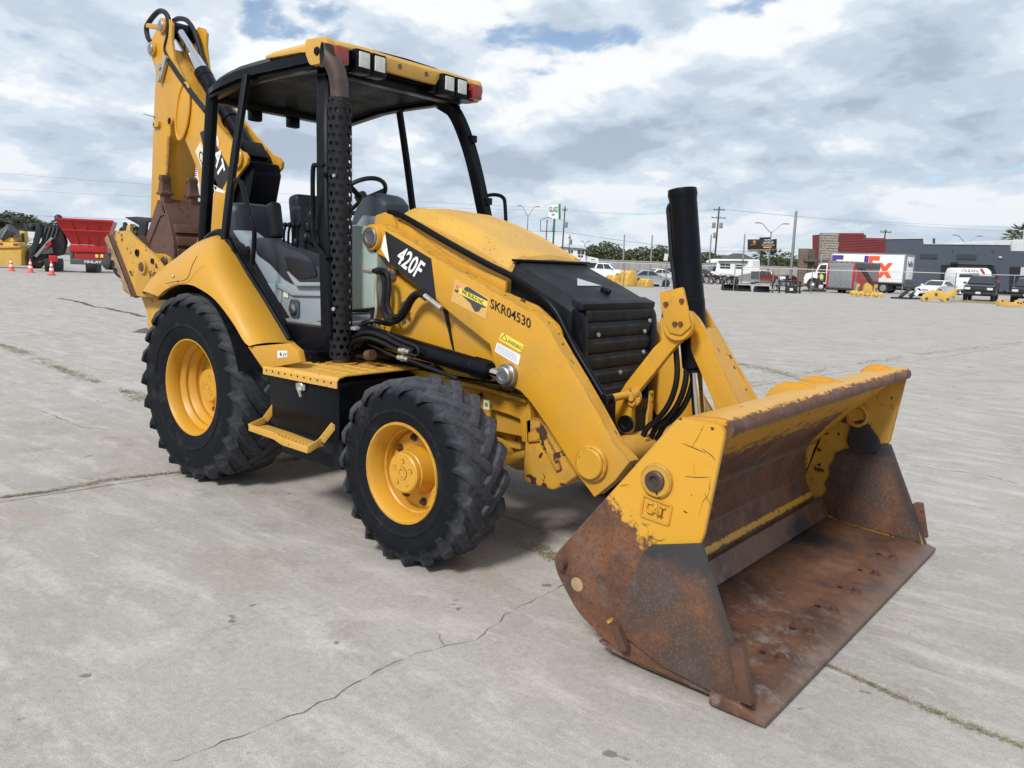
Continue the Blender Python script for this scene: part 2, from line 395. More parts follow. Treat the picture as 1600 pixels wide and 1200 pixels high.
# ================================================================== ground
def concrete(name, base, dark, cell=False):
    m, nt, b = new_mat(name)
    n1 = noise(nt, 0.55, 8, 0.62, src='World'); n2 = noise(nt, 3.0, 8, 0.7, (4, 3, 1), src='World'); n3 = noise(nt, 34, 6, 0.7, (1, 1, 2), src='World')
    n4 = noise(nt, 1.6, 9, 0.72, (7, 2, 5), (1, 3.0, 1), src='World'); n5 = noise(nt, 190, 2, 0.5, src='World')
    c = mixc(nt, ramp(nt, n1, [(0.3, 0.0), (0.7, 1.0)]), tuple(k * .90 for k in base), tuple(k * 1.08 for k in base))
    c = mixc(nt, ramp(nt, n4, [(0.48, 0.0), (0.66, 0.85)]), c, (base[0] * 1.36, base[1] * 1.36, base[2] * 1.37))
    c = mixc(nt, ramp(nt, n2, [(0.30, 0.75), (0.47, 0.0)]), c, dark)
    c = mixc(nt, ramp(nt, noise(nt, 1.3, 6, 0.65, (2, 9, 4), src='World'), [(0.56, 0.0), (0.74, 0.5)]), c, (0.34, 0.265, 0.215))
    c = mixc(nt, 1.0, c, ramp(nt, n3, [(0.25, 0.80), (0.75, 1.12)]), 'MULTIPLY')
    c = mixc(nt, 1.0, c, ramp(nt, n5, [(0.30, 0.74), (0.6, 1.08)]), 'MULTIPLY')
    c = mixc(nt, ramp(nt, noise(nt, 6.5, 3, 0.5, (12, 3, 1), src='World'), [(0.72, 0.0), (0.75, 0.75)]), c, (0.12, 0.105, 0.095))
    c = mixc(nt, ramp(nt, noise(nt, 4.2, 9, 0.78, (3, 8, 6), (1, 2.2, 1), src='World'), [(0.60, 0.0), (0.70, 0.6)]), c, (base[0] * 1.5, base[1] * 1.5, base[2] * 1.52))
    c = mixc(nt, ramp(nt, noise(nt, 2.6, 9, 0.75, (13, 18, 6), (2.6, 1, 1), src='World'), [(0.62, 0.0), (0.74, 0.5)]), c, (0.19, 0.175, 0.165))
    c = mixc(nt, ramp(nt, noise(nt, 75, 3, 0.6, (3, 3, 1), src='World'), [(0.66, 0.0), (0.70, 0.45)]), c, (0.17, 0.155, 0.14))
    c = mixc(nt, ramp(nt, noise(nt, 22, 7, 0.8, (8, 1, 1), (1, 3, 1), src='World'), [(0.62, 0.0), (0.70, 0.4)]), c, (0.56, 0.54, 0.52))
    setin(nt, b.inputs['Base Color'], c); b.inputs['Roughness'].default_value = 0.85; b.inputs['Specular IOR Level'].default_value = 0.3
    bp = _n(nt, 'ShaderNodeBump'); bp.inputs['Strength'].default_value = 0.25; bp.inputs['Distance'].default_value = 0.006
    nt.links.new(mathn(nt, 'ADD', n3, mathn(nt, 'MULTIPLY', n5, 0.6)), bp.inputs['Height']); nt.links.new(bp.outputs[0], b.inputs['Normal'])
    return m
M['concrete'] = concrete('yard_concrete', (0.395, 0.370, 0.342), (0.285, 0.258, 0.23))
M['joint'] = mat('joint_dirt', (0.10, 0.09, 0.07), 0.95, vary=0.4, vscale=6, src='World', bump=0.4)
M['crack'] = mat('crack_dirt', (0.15, 0.137, 0.12), 0.95, vary=0.4, vscale=8, src='World')
M['asphalt'] = mat('grey_asphalt', (0.23, 0.22, 0.205), 0.9, vary=0.15, vscale=.3, src='World')
b = MB(); b.poly([(-900, -900, -.035), (900, -900, -.035), (900, 900, -.035), (-900, 900, -.035)]); b.build('ground', M['joint'], kind='structure')
YARD = bpy.data.objects.new('concrete_yard', None); COL.objects.link(YARD); YARD['kind'] = 'structure'
J0 = Vector((-.06, .17)); JX = Vector((1, -.108)).normalized(); JY = Vector((.108, 1)).normalized()
SX, SY, GAP = 10.25, 8.75, .020
def slab_mesh():
    b = MB(); nx = 14
    rnd = random.Random(4)
    pts = []
    hx, hy = SX / 2 - GAP / 2, SY / 2 - GAP / 2
    for i in range(60): pts.append((-hx + 2 * hx * i / 60, -hy))
    for i in range(52): pts.append((hx, -hy + 2 * hy * i / 52))
    for i in range(60): pts.append((hx - 2 * hx * i / 60, hy))
    for i in range(52): pts.append((-hx, hy - 2 * hy * i / 52))
    pts = [(x + (rnd.uniform(-.011, .011) if abs(x) < hx - .1 or True else 0), y + rnd.uniform(-.011, .011)) for x, y in pts]
    top = [(x * .9995, y * .9995, 0) for x, y in pts]
    b.loft([[(x, y, -.03) for x, y in pts], [(x, y, -.006) for x, y in pts], top], caps=False); b.poly(top)
    return b.mesh('concrete_slab', M['concrete'], angle=30)
sm = slab_mesh()
ang = math.atan2(JX.y, JX.x)
for i in range(-13, 9):
    for j in range(-4, 11):
        c = J0 + JX * (i + .5) * SX + JY * (j + .5) * SY
        rel = Vector((c.x, c.y, 0)) - CAM
        if rel.dot(CAM_F) < -8 or abs(rel.dot(CAM_R)) > rel.dot(CAM_F) * .8 + 14: continue
        o = link('concrete_slab', sm, YARD); o.location = (c.x, c.y, 0); o.rotation_euler = (0, 0, ang)
# cracks
def ribbon(name, pts, w, z, m, parent=None, jit=.012, seed=1, kind=None):
    rnd = random.Random(seed)
    p = [Vector((q[0], q[1], z)) for q in pts]; q = []
    for a_, c_ in zip(p, p[1:]):
        n = max(2, int((c_ - a_).length / .05))
        for k in range(n): q.append(a_.lerp(c_, k / n) + Vector((rnd.uniform(-jit, jit), rnd.uniform(-jit, jit), 0)))
    q.append(p[-1]); L = []; R_ = []
    for i, v_ in enumerate(q):
        t = (q[min(i + 1, len(q) - 1)] - q[max(i - 1, 0)]); n_ = Vector((-t.y, t.x, 0)).normalized()
        ww = w * rnd.choice((.12, .3, .6, .8, 1.0, 1.3)) * rnd.uniform(.7, 1.2) * (1 if 0 < i < len(q) - 1 else .1)
        L.append(v_ + n_ * ww / 2); R_.append(v_ - n_ * ww / 2)
    b = MB(); b.loft([L, R_], closed=False, caps=False)
    o = b.build(name, m, parent)
    if kind: o['kind'] = kind
    return o
ribbon('crack', [(2.913,-2.737),(2.938,-2.589),(2.954,-2.435),(2.973,-2.322),(2.980,-2.191),(2.968,-2.006),(2.954,-1.900),(2.948,-1.690),(3.002,-1.560),(3.040,-1.444),(3.008,-1.262),(2.973,-1.109),(2.969,-0.912),(2.971,-0.771)], .0042, .003, M['crack'], YARD)
ribbon('crack', [(3.002,-1.560),(2.943,-1.538),(2.852,-1.501)], .006, .003, M['crack'], YARD, seed=4)
ribbon('crack', [(2.971,-0.771),(2.962,-0.585)], .006, .003, M['crack'], YARD, seed=9)
ribbon('crack', [(4.380,3.480),(4.083,3.665),(3.814,3.581),(3.537,3.495)], .007, .003, M['crack'], YARD, seed=5)
ribbon('crack', [(-5.529,1.135),(-4.116,1.426),(-3.273,1.872)], .007, .003, M['crack'], YARD, seed=6)
ribbon('crack', [(-3.240,-0.812),(-2.167,-0.846),(-1.861,-0.651)], .008, .003, M['crack'], YARD, seed=7)
ribbon('crack', [(-0.651,9.032),(0.023,9.031),(0.700,8.368),(1.043,7.965)], .02, .003, M['crack'], YARD, seed=8)
M['stain'] = mat('oil_stain', (0.085, 0.08, 0.078), 0.7, vary=0.5, vscale=5, src='World')
def blotch(pts, seed):
    rnd = random.Random(seed); b = MB(); n = 40
    cx = sum(p[0] for p in pts) / len(pts); cy = sum(p[1] for p in pts) / len(pts)
    b.poly([(p.x, p.y, .0035) for p in spline([Vector((q[0], q[1], 0)) for q in pts + pts[:1]], 5)[:-1]]); b.build('oil_stain', M['stain'], YARD)
blotch([(-10.091,3.371),(-10.735,3.909),(-10.625,4.141),(-9.887,3.779),(-9.748,3.485)], 1)
ribbon('oil_stain', [(-20.738,6.244),(-19.780,6.182),(-18.601,6.010),(-16.775,5.601),(-16.483,5.717),(-15.096,5.457),(-14.621,5.501),(-13.436,5.191)], .16, .0035, M['stain'], YARD, .05, 3)
# dry grass clippings and weeds caught in the joints
M['straw'] = mat('dry_grass', (0.27, 0.245, 0.15), 0.9, vary=0.5, vscale=9, src='World')
rnd = random.Random(11); b = MB()
def scatter(pts, n, w, size=.02):
    p = [Vector((q[0], q[1], .004)) for q in pts]; L = [(c_ - a_).length for a_, c_ in zip(p, p[1:])]
    for _ in range(n):
        t = rnd.uniform(0, sum(L)); i = 0
        if math.sin(t * 2.3) + .6 * math.sin(t * 5.9 + 1) + .4 * math.sin(t * 13.1) < rnd.uniform(-1.3, .9): continue
        while i < len(L) - 1 and t > L[i]: t -= L[i]; i += 1
        d_ = (p[i + 1] - p[i]).normalized(); nn = Vector((-d_.y, d_.x, 0))
        q = p[i] + d_ * t + nn * rnd.gauss(0, w * (0.5 + abs(math.sin(t * 1.7 + i))))
        a = rnd.uniform(0, PI); l = size * rnd.uniform(.5, 1.6); e = Vector((math.cos(a), math.sin(a), rnd.uniform(-.1, .35))) * l; f_ = Vector((-math.sin(a), math.cos(a), 0)) * size * .16
        q.z = rnd.uniform(.002, .012)
        b.poly([q - e - f_, q + e - f_, q + e + f_, q - e + f_])
scatter([(-9.096,0.803),(-7.088,0.616),(-5.160,0.334),(-4.115,0.322),(-3.087,0.199)], 3000, .050, .018)
scatter([(-0.399,-2.089),(-0.337,-1.812),(-0.366,-1.432),(-0.241,-0.990)], 1000, .016, .010)
scatter([(-0.045,-0.322),(0.013,0.054),(0.567,-0.014),(1.612,-0.189),(2.238,-0.399),(2.451,-0.366),(2.704,-0.424),(2.912,-0.514)], 2000, .030, .012)
scatter([(4.170,-0.589),(4.515,-0.663),(4.741,-0.700),(4.942,-0.716)], 800, .009, .007)
scatter([(0.520,6.109),(0.636,8.278),(0.706,10.758),(1.085,14.995),(2.014,21.116)], 1500, .08, .025)
scatter([(-0.664,9.315),(0.023,9.031),(0.700,8.368)], 500, .08, .025)
b.build('dry_grass', M['straw'], kind='stuff')

# ================================================================== the backhoe loader
BH = thing('backhoe_loader', 'big yellow backhoe loader with black canopy and a rusty front bucket resting on the concrete', 'backhoe loader')
def S(s, p): return (p[0], p[1] * s, p[2])

# ---- wheels
def tyre_mesh(R, W_, rimR, nl, lug_w, dphi):
    b = MB(); h = W_ / 2
    Rc = R - 0.026
    prof = [(rimR - 0.004, -h * .76), (rimR + 0.012, -h * .86), (rimR + (Rc - rimR) * .28, -h * .97), (rimR + (Rc - rimR) * .52, -h * 1.0), (rimR + (Rc - rimR) * .74, -h * .975),
            (Rc - 0.030, -h * .91), (Rc - 0.006, -h * .80), (Rc + 0.004, -h * .4), (Rc + 0.006, 0)]
    prof = prof + [(r, -a) for r, a in reversed(prof[:-1])]
    b.lathe(prof, (0, 0, 0), (0, 1, 0), 72)
    # raised bead ring and a band of moulded blocks on each sidewall
    for sgn in (-1, 1):
        rr = rimR + (Rc - rimR) * .30
        b.lathe([(rr, sgn * h * .96), (rr + .006, sgn * h * 1.012), (rr + .018, sgn * h * 1.012), (rr + .024, sgn * h * .98)], (0, 0, 0), (0, 1, 0), 72)
    def base_r(a):
        t = abs(a) / h
        return Rc + 0.004 - (0.010 if t < .8 else 0.010 + (t - .8) / .2 * 0.05)
    rnd = random.Random(5)
    for side in (-1, 1):
        for k in range(nl):
            ph0 = 2 * PI * (k + (0.5 if side > 0 else 0)) / nl + rnd.uniform(-.008, .008)
            rings = []
            N = 9
            for i in range(N + 1):
                t = i / N
                a = side * (h * .965 * (1 - t) - 0.02 * t)
                ph = ph0 + dphi * (t ** 0.85)
                top = R - 0.002 - (0.040 * max(0, (0.16 - t) / 0.16) ** 1.3) - rnd.uniform(0, .003) - 0.004 * math.cos(t * PI) * 0
                bot = base_r(a) - 0.012
                if t == 0: top = R - 0.052; bot = R - 0.09
                # direction across the lug, on the unrolled surface
                da = -side * (h + 0.02); dp = dphi * 0.85 * max(t, .05) ** -0.15 * R
                L = math.hypot(da, dp); ca, cp = -dp / L, da / L
                w1, w0 = lug_w * (0.52 if t < .15 else 0.45) , lug_w * 0.72
                def pt(off, r):
                    aa = a + ca * off; pp = ph + cp * off / R
                    return (r * math.sin(pp), aa, r * math.cos(pp))
                rings.append([pt(-w0, bot), pt(-w1, top), pt(w1, top), pt(w0, bot)])
            b.loft(rings)
    return b.mesh('tyre', M['rubber_f'] if R < .6 else M['rubber_r'], bevel=.007, angle=50)
def place(me, name, c, parent, flip=False, mats=None):
    o = link(name, me, parent)
    o.location = c
    if flip: o.scale = (1, -1, 1)
    return o
def wheel(c, side, R, W_, rimR, tyre_me, rim_prof, hub):
    w = bpy.data.objects.new('wheel', None); COL.objects.link(w); w.parent = BH; w.location = c
    t = link('tyre', tyre_me, w)
    t.rotation_euler = (0, random.uniform(0, 6), 0)
    if side > 0: t.scale = (1, 1, 1)
    b = MB(); b.lathe([(r, a * side) for r, a in rim_prof], (0, 0, 0), (0, 1, 0), 64); b.build('rim', M['yellow'] if R < .6 else M['yellow_clean'], w, angle=28)
    hub(w, side)
FZ, RZ, WBX = 0.492, 0.652, 2.19
ft = tyre_mesh(0.492, 0.33, 0.245, 19, 0.055, 0.46)
rt = tyre_mesh(0.648, 0.47, 0.322, 22, 0.062, 0.50)
def front_hub(w, s):
    b = MB()
    b.lathe([(0.0, .135), (.098, .135), (.106, .128), (.108, .118), (.108, .105), (.114, .100), (.118, .05), (.128, .02), (.13, -.05)], (0, 0, 0), (0, s, 0), 40)
    b.lathe([(.118, .012), (.20, .012), (.212, .0), (.212, -.02)], (0, 0, 0), (0, s, 0), 48)
    for k in range(5):
        a = 2 * PI * k / 5 + .3
        b.lathe([(0, .139), (.012, .139), (.014, .134)], (.062 * math.cos(a), 0, .062 * math.sin(a)), (0, s, 0), 12)
    b.lathe([(.020, .135), (.022, .139), (.034, .139), (.036, .135)], (0, 0, 0), (0, s, 0), 24)
    b.build('hub', M['yellow'], w, angle=30)
    for k in range(8):
        a = 2 * PI * (k + .3) / 8
        q = MB(); x, z = .172 * math.cos(a), .172 * math.sin(a)
        q.cyl((x, s * .010, z), (x, s * .018, z), .022, seg=14); q.cyl((x, s * .018, z), (x, s * .034, z), .015, seg=6); q.cyl((x, s * .034, z), (x, s * .042, z), .008, seg=8)
        q.build('wheel_nut', M['rust'], w, angle=40)
def rear_hub(w, s):
    b = MB()
    b.lathe([(0.0, .068), (.108, .068), (.116, .060), (.12, .03), (.125, -.02), (.30, -.045), (.305, -.07)], (0, 0, 0), (0, s, 0), 48)
    b.lathe([(.015, .068), (.017, .072), (.026, .072), (.028, .068)], (0, 0, 0), (0, s, 0), 20)
    b.build('hub', M['yellow_clean'], w, angle=30)
    for k in range(3):
        a = 2 * PI * k / 3 + 1.2
        q = MB(); q.lathe([(.0, .060), (.012, .060), (.014, .069), (.020, .0695), (.022, .066)], (.062 * math.cos(a), 0, .062 * math.sin(a)), (0, s, 0), 16)
        q.build('hub_port', M['yellow'], w)
    for k in range(8):
        a = 2 * PI * (k + .5) / 8
        q = MB(); x, z = .20 * math.cos(a), .20 * math.sin(a)
        q.cyl((x, -s * .035, z), (x, -s * .01, z), .016, seg=6); q.build('wheel_nut', M['rust'], w, angle=40)
    q = MB(); q.cyl((.27, s * .13, .06), (.262, s * .165, .058), .006, seg=8); q.build('valve_stem', M['zinc'], w)
fr = [(.250, .120), (.262, .134), (.268, .144), (.264, .151), (.254, .151), (.243, .138), (.238, .118), (.226, .095), (.222, .06), (.214, .052), (.212, .01), (.205, -.02), (.225, -.1), (.262, -.148)]
rr_ = [(.322, .165), (.336, .182), (.343, .192), (.339, .201), (.327, .201), (.313, .184), (.308, .160), (.300, .135), (.304, .110), (.292, .098), (.280, .078), (.283, .058), (.268, .040), (.256, .015), (.258, -.01), (.244, -.03), (.24, -.06), (.30, -.15), (.34, -.2)]
for s in (-1, 1):
    wheel((WBX, s * .945, FZ), s, .492, .33, .245, ft, fr, front_hub)
    wheel((0.0, s * .825, RZ), s, .655, .47, .322, rt, rr_, rear_hub)

# ---- chassis, axles
b = MB()
b.box((.7, 0, .70), (3.3, .62, .36)); b.box((1.95, -.36, .74), (1.7, .05, .24)); b.box((1.95, .36, .74), (1.7, .05, .24))
b.box((-1.02, 0, .78), (.24, 1.5, .62))
b.build('chassis', M['yellow_worn'], BH, bevel=.012)
b = MB(); b.rod((WBX, -.84, FZ), (WBX, .84, FZ), [(0, .12), (.04, .12), (.07, .075), (.35, .085), (.42, .15), (.58, .15), (.65, .085), (.93, .075), (.96, .12), (1, .12)], 20); b.build('front_axle', M['yellow_worn'], BH)
b = MB(); b.rod((0, -.72, RZ), (0, .72, RZ), [(0, .16), (.1, .13), (.3, .14), (.42, .24), (.58, .24), (.7, .14), (.9, .13), (1, .16)], 20); b.build('rear_axle', M['yellow_worn'], BH)
for s in (-1, 1):
    b = MB(); b.cyl((WBX + .2, s * .33, .50), (WBX + .2, s * .62, .50), .03); b.cyl((WBX + .2, s * .62, .50), (WBX + .16, s * .78, .50), .018); b.build('steering_cylinder', M['yellow_faded'], BH)
# front frame: side plate with an arch over the axle, and the nose box
for s in (-1, 1):
    b = MB()
    pr = [(1.541,0.915),(1.872,0.903),(2.103,0.878),(2.477,0.841),(2.494,0.607),(2.449,0.607),(2.429,0.730),(2.350,0.743),(2.230,0.755),(2.139,0.846),(2.056,0.797),(1.879,0.703),(1.548,0.655)]
    b.prism(pr, s * .40, s * .43)
    b.build('frame_plate', M['yellow'], BH, bevel=.006)
    b = MB(); b.prism([(2.483,0.858),(2.515,0.848),(2.532,0.610),(2.501,0.611)], s * .38, s * .45); b.build('frame_rib', M['yellow'], BH, bevel=.004)
    b = MB(); b.prism([(1.853,0.896),(2.159,0.881),(2.496,0.854),(2.497,0.833),(2.160,0.859),(1.854,0.869)], s * .43, s * .465); b.build('frame_ledge', M['yellow'], BH, bevel=.004)
    b = MB()
    nose = [(2.489,0.745),(2.569,0.754),(2.691,0.714),(2.764,0.612),(2.857,0.502),(2.751,0.418),(2.693,0.385),(2.485,0.391)]
    b.prism(rounded(nose, .02, 2), s * .30, s * .45)
    b.prism([(2.514,0.673),(2.574,0.711),(2.609,0.703),(2.710,0.580),(2.748,0.511),(2.715,0.491),(2.595,0.637),(2.517,0.616)], s * .45, s * .464)
    b.build('nose_box', M['yellow_battered'], BH, bevel=.008)
b = MB(); b.box((2.74, 0, .62), (.08, .7, .34)); b.box((2.3, 0, .78), (.9, .76, .1)); b.build('nose_plate', M['black_flat'], BH, bevel=.01)

# ---- engine body and hood
def hood_ring(x, zt, hw, zl, crown=.018, drop=.075):
    return [(x, -hw - .012, zl), (x, -hw - .006, zt - drop - .03), (x, -hw, zt - drop), (x, -hw * .80, zt - .020), (x, -hw * .72, zt - .004), (x, -hw * .62, zt + .002), (x, -hw * .58, zt - .006), (x, -hw * .3, zt + crown * .6 - .006), (x, 0, zt + crown - .006),
            (x, hw * .3, zt + crown * .6 - .006), (x, hw * .58, zt - .006), (x, hw * .62, zt + .002), (x, hw * .72, zt - .004), (x, hw * .80, zt - .020), (x, hw, zt - drop), (x, hw + .006, zt - drop - .03), (x, hw + .012, zl)]
b = MB()
b.loft([hood_ring(1.36, 1.885, .40, 1.30), hood_ring(1.42, 1.900, .405, 1.30), hood_ring(1.56, 1.885, .405, 1.30), hood_ring(1.75, 1.835, .402, 1.30), hood_ring(1.95, 1.765, .398, 1.30),
        hood_ring(2.15, 1.680, .394, 1.32), hood_ring(2.27, 1.625, .39, 1.34), hood_ring(2.285, 1.600, .385, 1.36)])
b.build('hood', M['yellow_faded'], BH, angle=20)
b = MB()
b.box((1.95, 0, 1.12), (1.3, .80, .44)); b.build('engine_body', M['black_flat'], BH, bevel=.02)
for s in (-1, 1):
    b = MB(); b.prism([(1.226,1.809),(1.368,1.820),(1.529,1.770),(1.856,1.607),(2.299,1.479),(2.296,1.353),(2.069,1.324),(1.813,1.345),(1.539,1.387),(1.306,1.435)], s * .415, s * .437); b.build('hood_side', M['yellow'], BH, bevel=.006)
    b = MB(); b.prism([(1.672,1.356),(1.885,1.350),(2.111,1.327),(2.375,1.205),(2.449,1.072),(2.479,0.936),(2.201,0.919),(1.900,0.920),(1.748,0.999)], s * .43, s * .458); b.build('engine_side_panel', M['yellow'], BH, bevel=.006)
    b = MB(); b.prism([(1.844,1.303),(1.881,1.305),(1.969,0.985),(1.928,0.981)], s * .459, s * .466); b.build('panel_seam', M['black_flat'], BH)
    b = MB(); b.prism(rounded([(2.305,1.427),(2.415,1.395),(2.540,1.362),(2.706,1.256),(2.720,1.151),(2.593,1.172),(2.368,1.274),(2.310,1.340)], .02, 2), s * .44, s * .455); b.build('guard_plate', M['yellow'], BH, bevel=.004)
    for px in [(2.320,1.407),(2.443,1.383)]:
        b = MB(); b.cyl((px[0], s * .455, px[1]), (px[0], s * .467, px[1]), .014, seg=6); b.build('guard_bolt', M['rust'], BH)
# nose cover over the radiator
def nring(x, zt, hw, zb, ch=.06):
    return [(x, -hw, zb), (x, -hw, zt - ch), (x, -hw + ch * .75, zt - .004), (x, -hw + ch, zt), (x, hw - ch, zt), (x, hw - ch * .75, zt - .004), (x, hw, zt - ch), (x, hw, zb)]
b = MB()
b.loft([nring(2.262, 1.588, .372, 1.30), nring(2.30, 1.590, .374, 1.25), nring(2.33, 1.565, .385, 1.2), nring(2.40, 1.535, .388, 1.1), nring(2.55, 1.475, .39, .9), nring(2.68, 1.418, .39, .78), nring(2.735, 1.392, .39, .76)])
b.build('nose_cover', M['black_flat'], BH, bevel=.006, angle=25)
b = MB(); b.prism([(2.70, 1.412), (2.775, 1.385), (2.772, 1.350), (2.75, 1.350), (2.70, 1.37)], -.372, .372); b.build('nose_lip', M['black_flat'], BH, bevel=.006)
b = MB(); b.box((2.29, 0, 1.597), (.045, .72, .014)); b.build('hood_trim', M['black'], BH, bevel=.006)
tri = [(2.38, -.03), (2.58, -.06), (2.50, .20)]
b = MB(); b.poly([(2.469, -.003, 1.509), (2.568, -.139, 1.4705), (2.567, .106, 1.4705)]); b.build('nose_decal', M['grey_print'], BH)
b = MB(); b.tube([(2.62, .03, 1.455), (2.655, .03, 1.446), (2.675, .03, 1.438)], .016, 10, 1); b.cyl((2.645, .03, 1.43), (2.645, .03, 1.455), .02, seg=12); b.build('nose_latch', M['black'], BH, bevel=.003)
M['grille'] = mat('perforated_grille', (0.012, 0.013, 0.016), 0.55, vary=0.3, vscale=6, dust=(0.8, (0.06, 0.056, 0.052)), bump=0.5, bscale=260, spec=0.3)
# radiator grille: frame, mesh backing and six louvre slats
b = MB()
for s in (-1, 1): b.prism(rounded([(2.72, .76), (2.79, .76), (2.79, 1.20), (2.775, 1.32), (2.745, 1.36), (2.72, 1.36)], .03, 3), s * .33, s * .392)
b.box((2.755, 0, .79), (.07, .66, .06)); b.build('grille_frame', M['black'], BH, bevel=.010)
b = MB(); b.box((2.735, 0, 1.08), (.02, .66, .54)); b.build('grille_backing', M['black_flat'], BH)
for k in range(6):
    z = .86 + k * .086
    b = MB(); b.loft([[(2.742, y, z - .004), (2.764, y, z - .002), (2.774, y, z + .012), (2.778, y, z + .050), (2.768, y, z + .058), (2.764, y, z + .080), (2.742, y, z + .081)] for y in (-.328, .328)])
    b.build('grille_slat', M['grille'], BH, angle=30)
for y, z in ((-.24, 1.22), (.24, 1.22), (.29, 1.28), (.0, 1.0), (.27, .93), (.24, 1.10)):
    b = MB(); b.cyl((2.788, y, z), (2.797, y, z), .012, seg=8); b.build('grille_bolt', M['zinc'], BH)

# ---- loader tower and cowl
for s in (-1, 1):
    b = MB(); b.prism([(1.235,1.591),(1.318,1.601),(1.409,1.498),(1.654,1.393),(1.843,1.329),(1.969,0.985),(1.856,0.965),(1.582,0.982),(1.348,1.018),(1.237,1.109)], s * .445, s * .47); b.build('tower_plate', M['yellow'], BH, bevel=.006)
    b = MB(); b.prism([(1.236,1.843),(1.319,1.861),(1.389,1.845),(1.425,1.788),(1.500,1.521),(1.243,1.472),(1.203,1.670)], s * .415, s * .46); b.build('tower_head', M['yellow'], BH, bevel=.012)
b = MB(); b.box((1.34, 0, 1.36), (.05, .90, .80)); b.build('dash_bulkhead', M['black_flat'], BH, bevel=.01)
b = MB(); b.prism(rounded([(1.125,1.774),(1.377,1.767),(1.375,1.282),(1.132,1.250),(1.081,1.263)], .02, 2), -.56, -.40); b.build('cowl_panel', M['pale_green'], BH, bevel=.008)
b = MB(); b.prism([(1.217,1.755),(1.295,1.751),(1.296,1.713),(1.218,1.716)], -.563, -.565); b.build('cowl_sticker', M['faded_green'], BH)

# ---- loader arms
arm = [(1.336,1.782),(1.417,1.782),(1.469,1.756),(1.659,1.687),(1.872,1.596),(2.099,1.512),(2.359,1.413),(2.581,1.333),(2.667,1.293),(2.737,1.214),(2.806,1.129),(2.903,1.017),(3.007,0.890),(3.121,0.742),(3.221,0.658),(3.141,0.547),(3.031,0.442),(2.933,0.527),(2.770,0.701),(2.673,0.797),(2.601,0.865),(2.530,0.914),(2.458,0.935),(2.404,0.935),(2.362,0.958),(2.341,1.012),(2.334,1.067),(2.303,1.141),(2.208,1.188),(1.958,1.312),(1.746,1.454),(1.553,1.540),(1.421,1.593),(1.345,1.614),(1.297,1.659),(1.290,1.728)]
for s in (-1, 1):
    b = MB(); b.prism(arm, s * .55, s * .56)
    # solid box arm, a little narrower than its outer plate
    b.build('arm_plate', M['yellow'], BH, bevel=.0035)
    b = MB(); b.prism(arm, s * .475, s * .485); b.build('arm_plate', M['yellow'], BH, bevel=.0035)
    c = Vector((sum(p[0] for p in arm) / len(arm), sum(p[1] for p in arm) / len(arm)))
    b = MB()
    n = len(arm)
    ins = []
    for i in range(n):
        p0, p1, p2 = Vector(arm[i - 1]), Vector(arm[i]), Vector(arm[(i + 1) % n])
        t = ((p1 - p0).normalized() + (p2 - p1).normalized())
        nn = Vector((t.y, -t.x)).normalized() if t.length > 1e-6 else Vector((0, 0))
        ins.append(tuple(p1 + nn * .006))
    b.prism(ins, s * .485, s * .55); b.build('arm_core', M['yellow_worn'], BH)
    for (px, pz), r, nm in (([(1.343,1.702)][0], .062, 'arm_pivot'), ):
        b = MB(); b.lathe([(r * 1.25, .0), (r * 1.25, .018), (r * 1.18, .026), (r * .98, .026)], (px, s * .56, pz), (0, s, 0), 32)
        b.build('pin_boss', M['yellow'], BH)
        b = MB(); b.lathe([(r * .98, .018), (r * .98, .036), (r * .9, .042), (r * .55, .042), (r * .5, .036), (r * .2, .034), (0, .034)], (px, s * .56, pz), (0, s, 0), 32); b.build('pivot_pin', M['steel'], BH)
    px, pz = [(3.009,0.612)][0]
    b = MB(); b.lathe([(.092, 0), (.092, .018), (.086, .024), (.078, .024), (.078, .034), (.072, .040), (0, .040)], (px, s * .56, pz), (0, s, 0), 40); b.build('arm_end_cap', M['yellow'], BH)
b = MB(); px, pz = [(3.097,0.657)][0]; b.cyl((3.03, -.48, .635), (3.03, .48, .635), .082, seg=28); b.build('cross_tube', M['yellow_worn'], BH)
b = MB(); b.cyl((1.36, -.48, 1.71), (1.36, .48, 1.71), .05, seg=20); b.build('arm_brace', M['yellow'], BH)

# decals on the near loader arm
def decal(name, q, m, y, parent=BH, th=.0012):
    """thin sticker; q is its outline as (x, z) on the plane y"""
    b = MB(); b.prism(q, y, y - th if y < 0 else y + th); return b.build(name, m, parent)
def q3(l, y): return [(p[0], y, p[1]) for p in l]
d1 = decal('model_decal', [(1.446,1.741),(1.841,1.588),(1.891,1.348),(1.490,1.553)], M['black_print'], -.5605)
d2 = decal('model_decal_flash', [(1.436,1.710),(1.447,1.722),(1.490,1.556),(1.473,1.567),(1.414,1.634)], M['white'], -.5605)
def T3(l): return l
bl, br, tl = [(1.539,-0.563,1.565),(1.733,-0.563,1.464),(1.608,-0.563,1.660)]
text('420F', bl, br, tl, M['white'], d1, bold=.02, normal=(0, -1, 0))
bl, br, tl = [(2.300,-0.561,1.338),(2.582,-0.561,1.247),(2.302,-0.561,1.390)]
k = 8; ex = (Vector(br) - Vector(bl))
text('SKR04530', bl, br, tl, M['black_print'], BH, name='stencilled_number', bold=.012, normal=(0, -1, 0))
d3 = decal('company_sticker', [(2.036,1.484),(2.292,1.386),(2.270,1.274),(2.007,1.358)], M['label_tan'], -.5605)
b = MB(); b.prism([(2.109,1.438),(2.133,1.443),(2.281,1.382),(2.265,1.336),(2.237,1.337),(2.219,1.312),(2.191,1.310),(2.171,1.330),(2.156,1.353),(2.092,1.392),(2.032,1.413),(2.037,1.424),(2.100,1.417)], -.5618, -.5626); b.build('state_outline', M['slate_print'], d3)
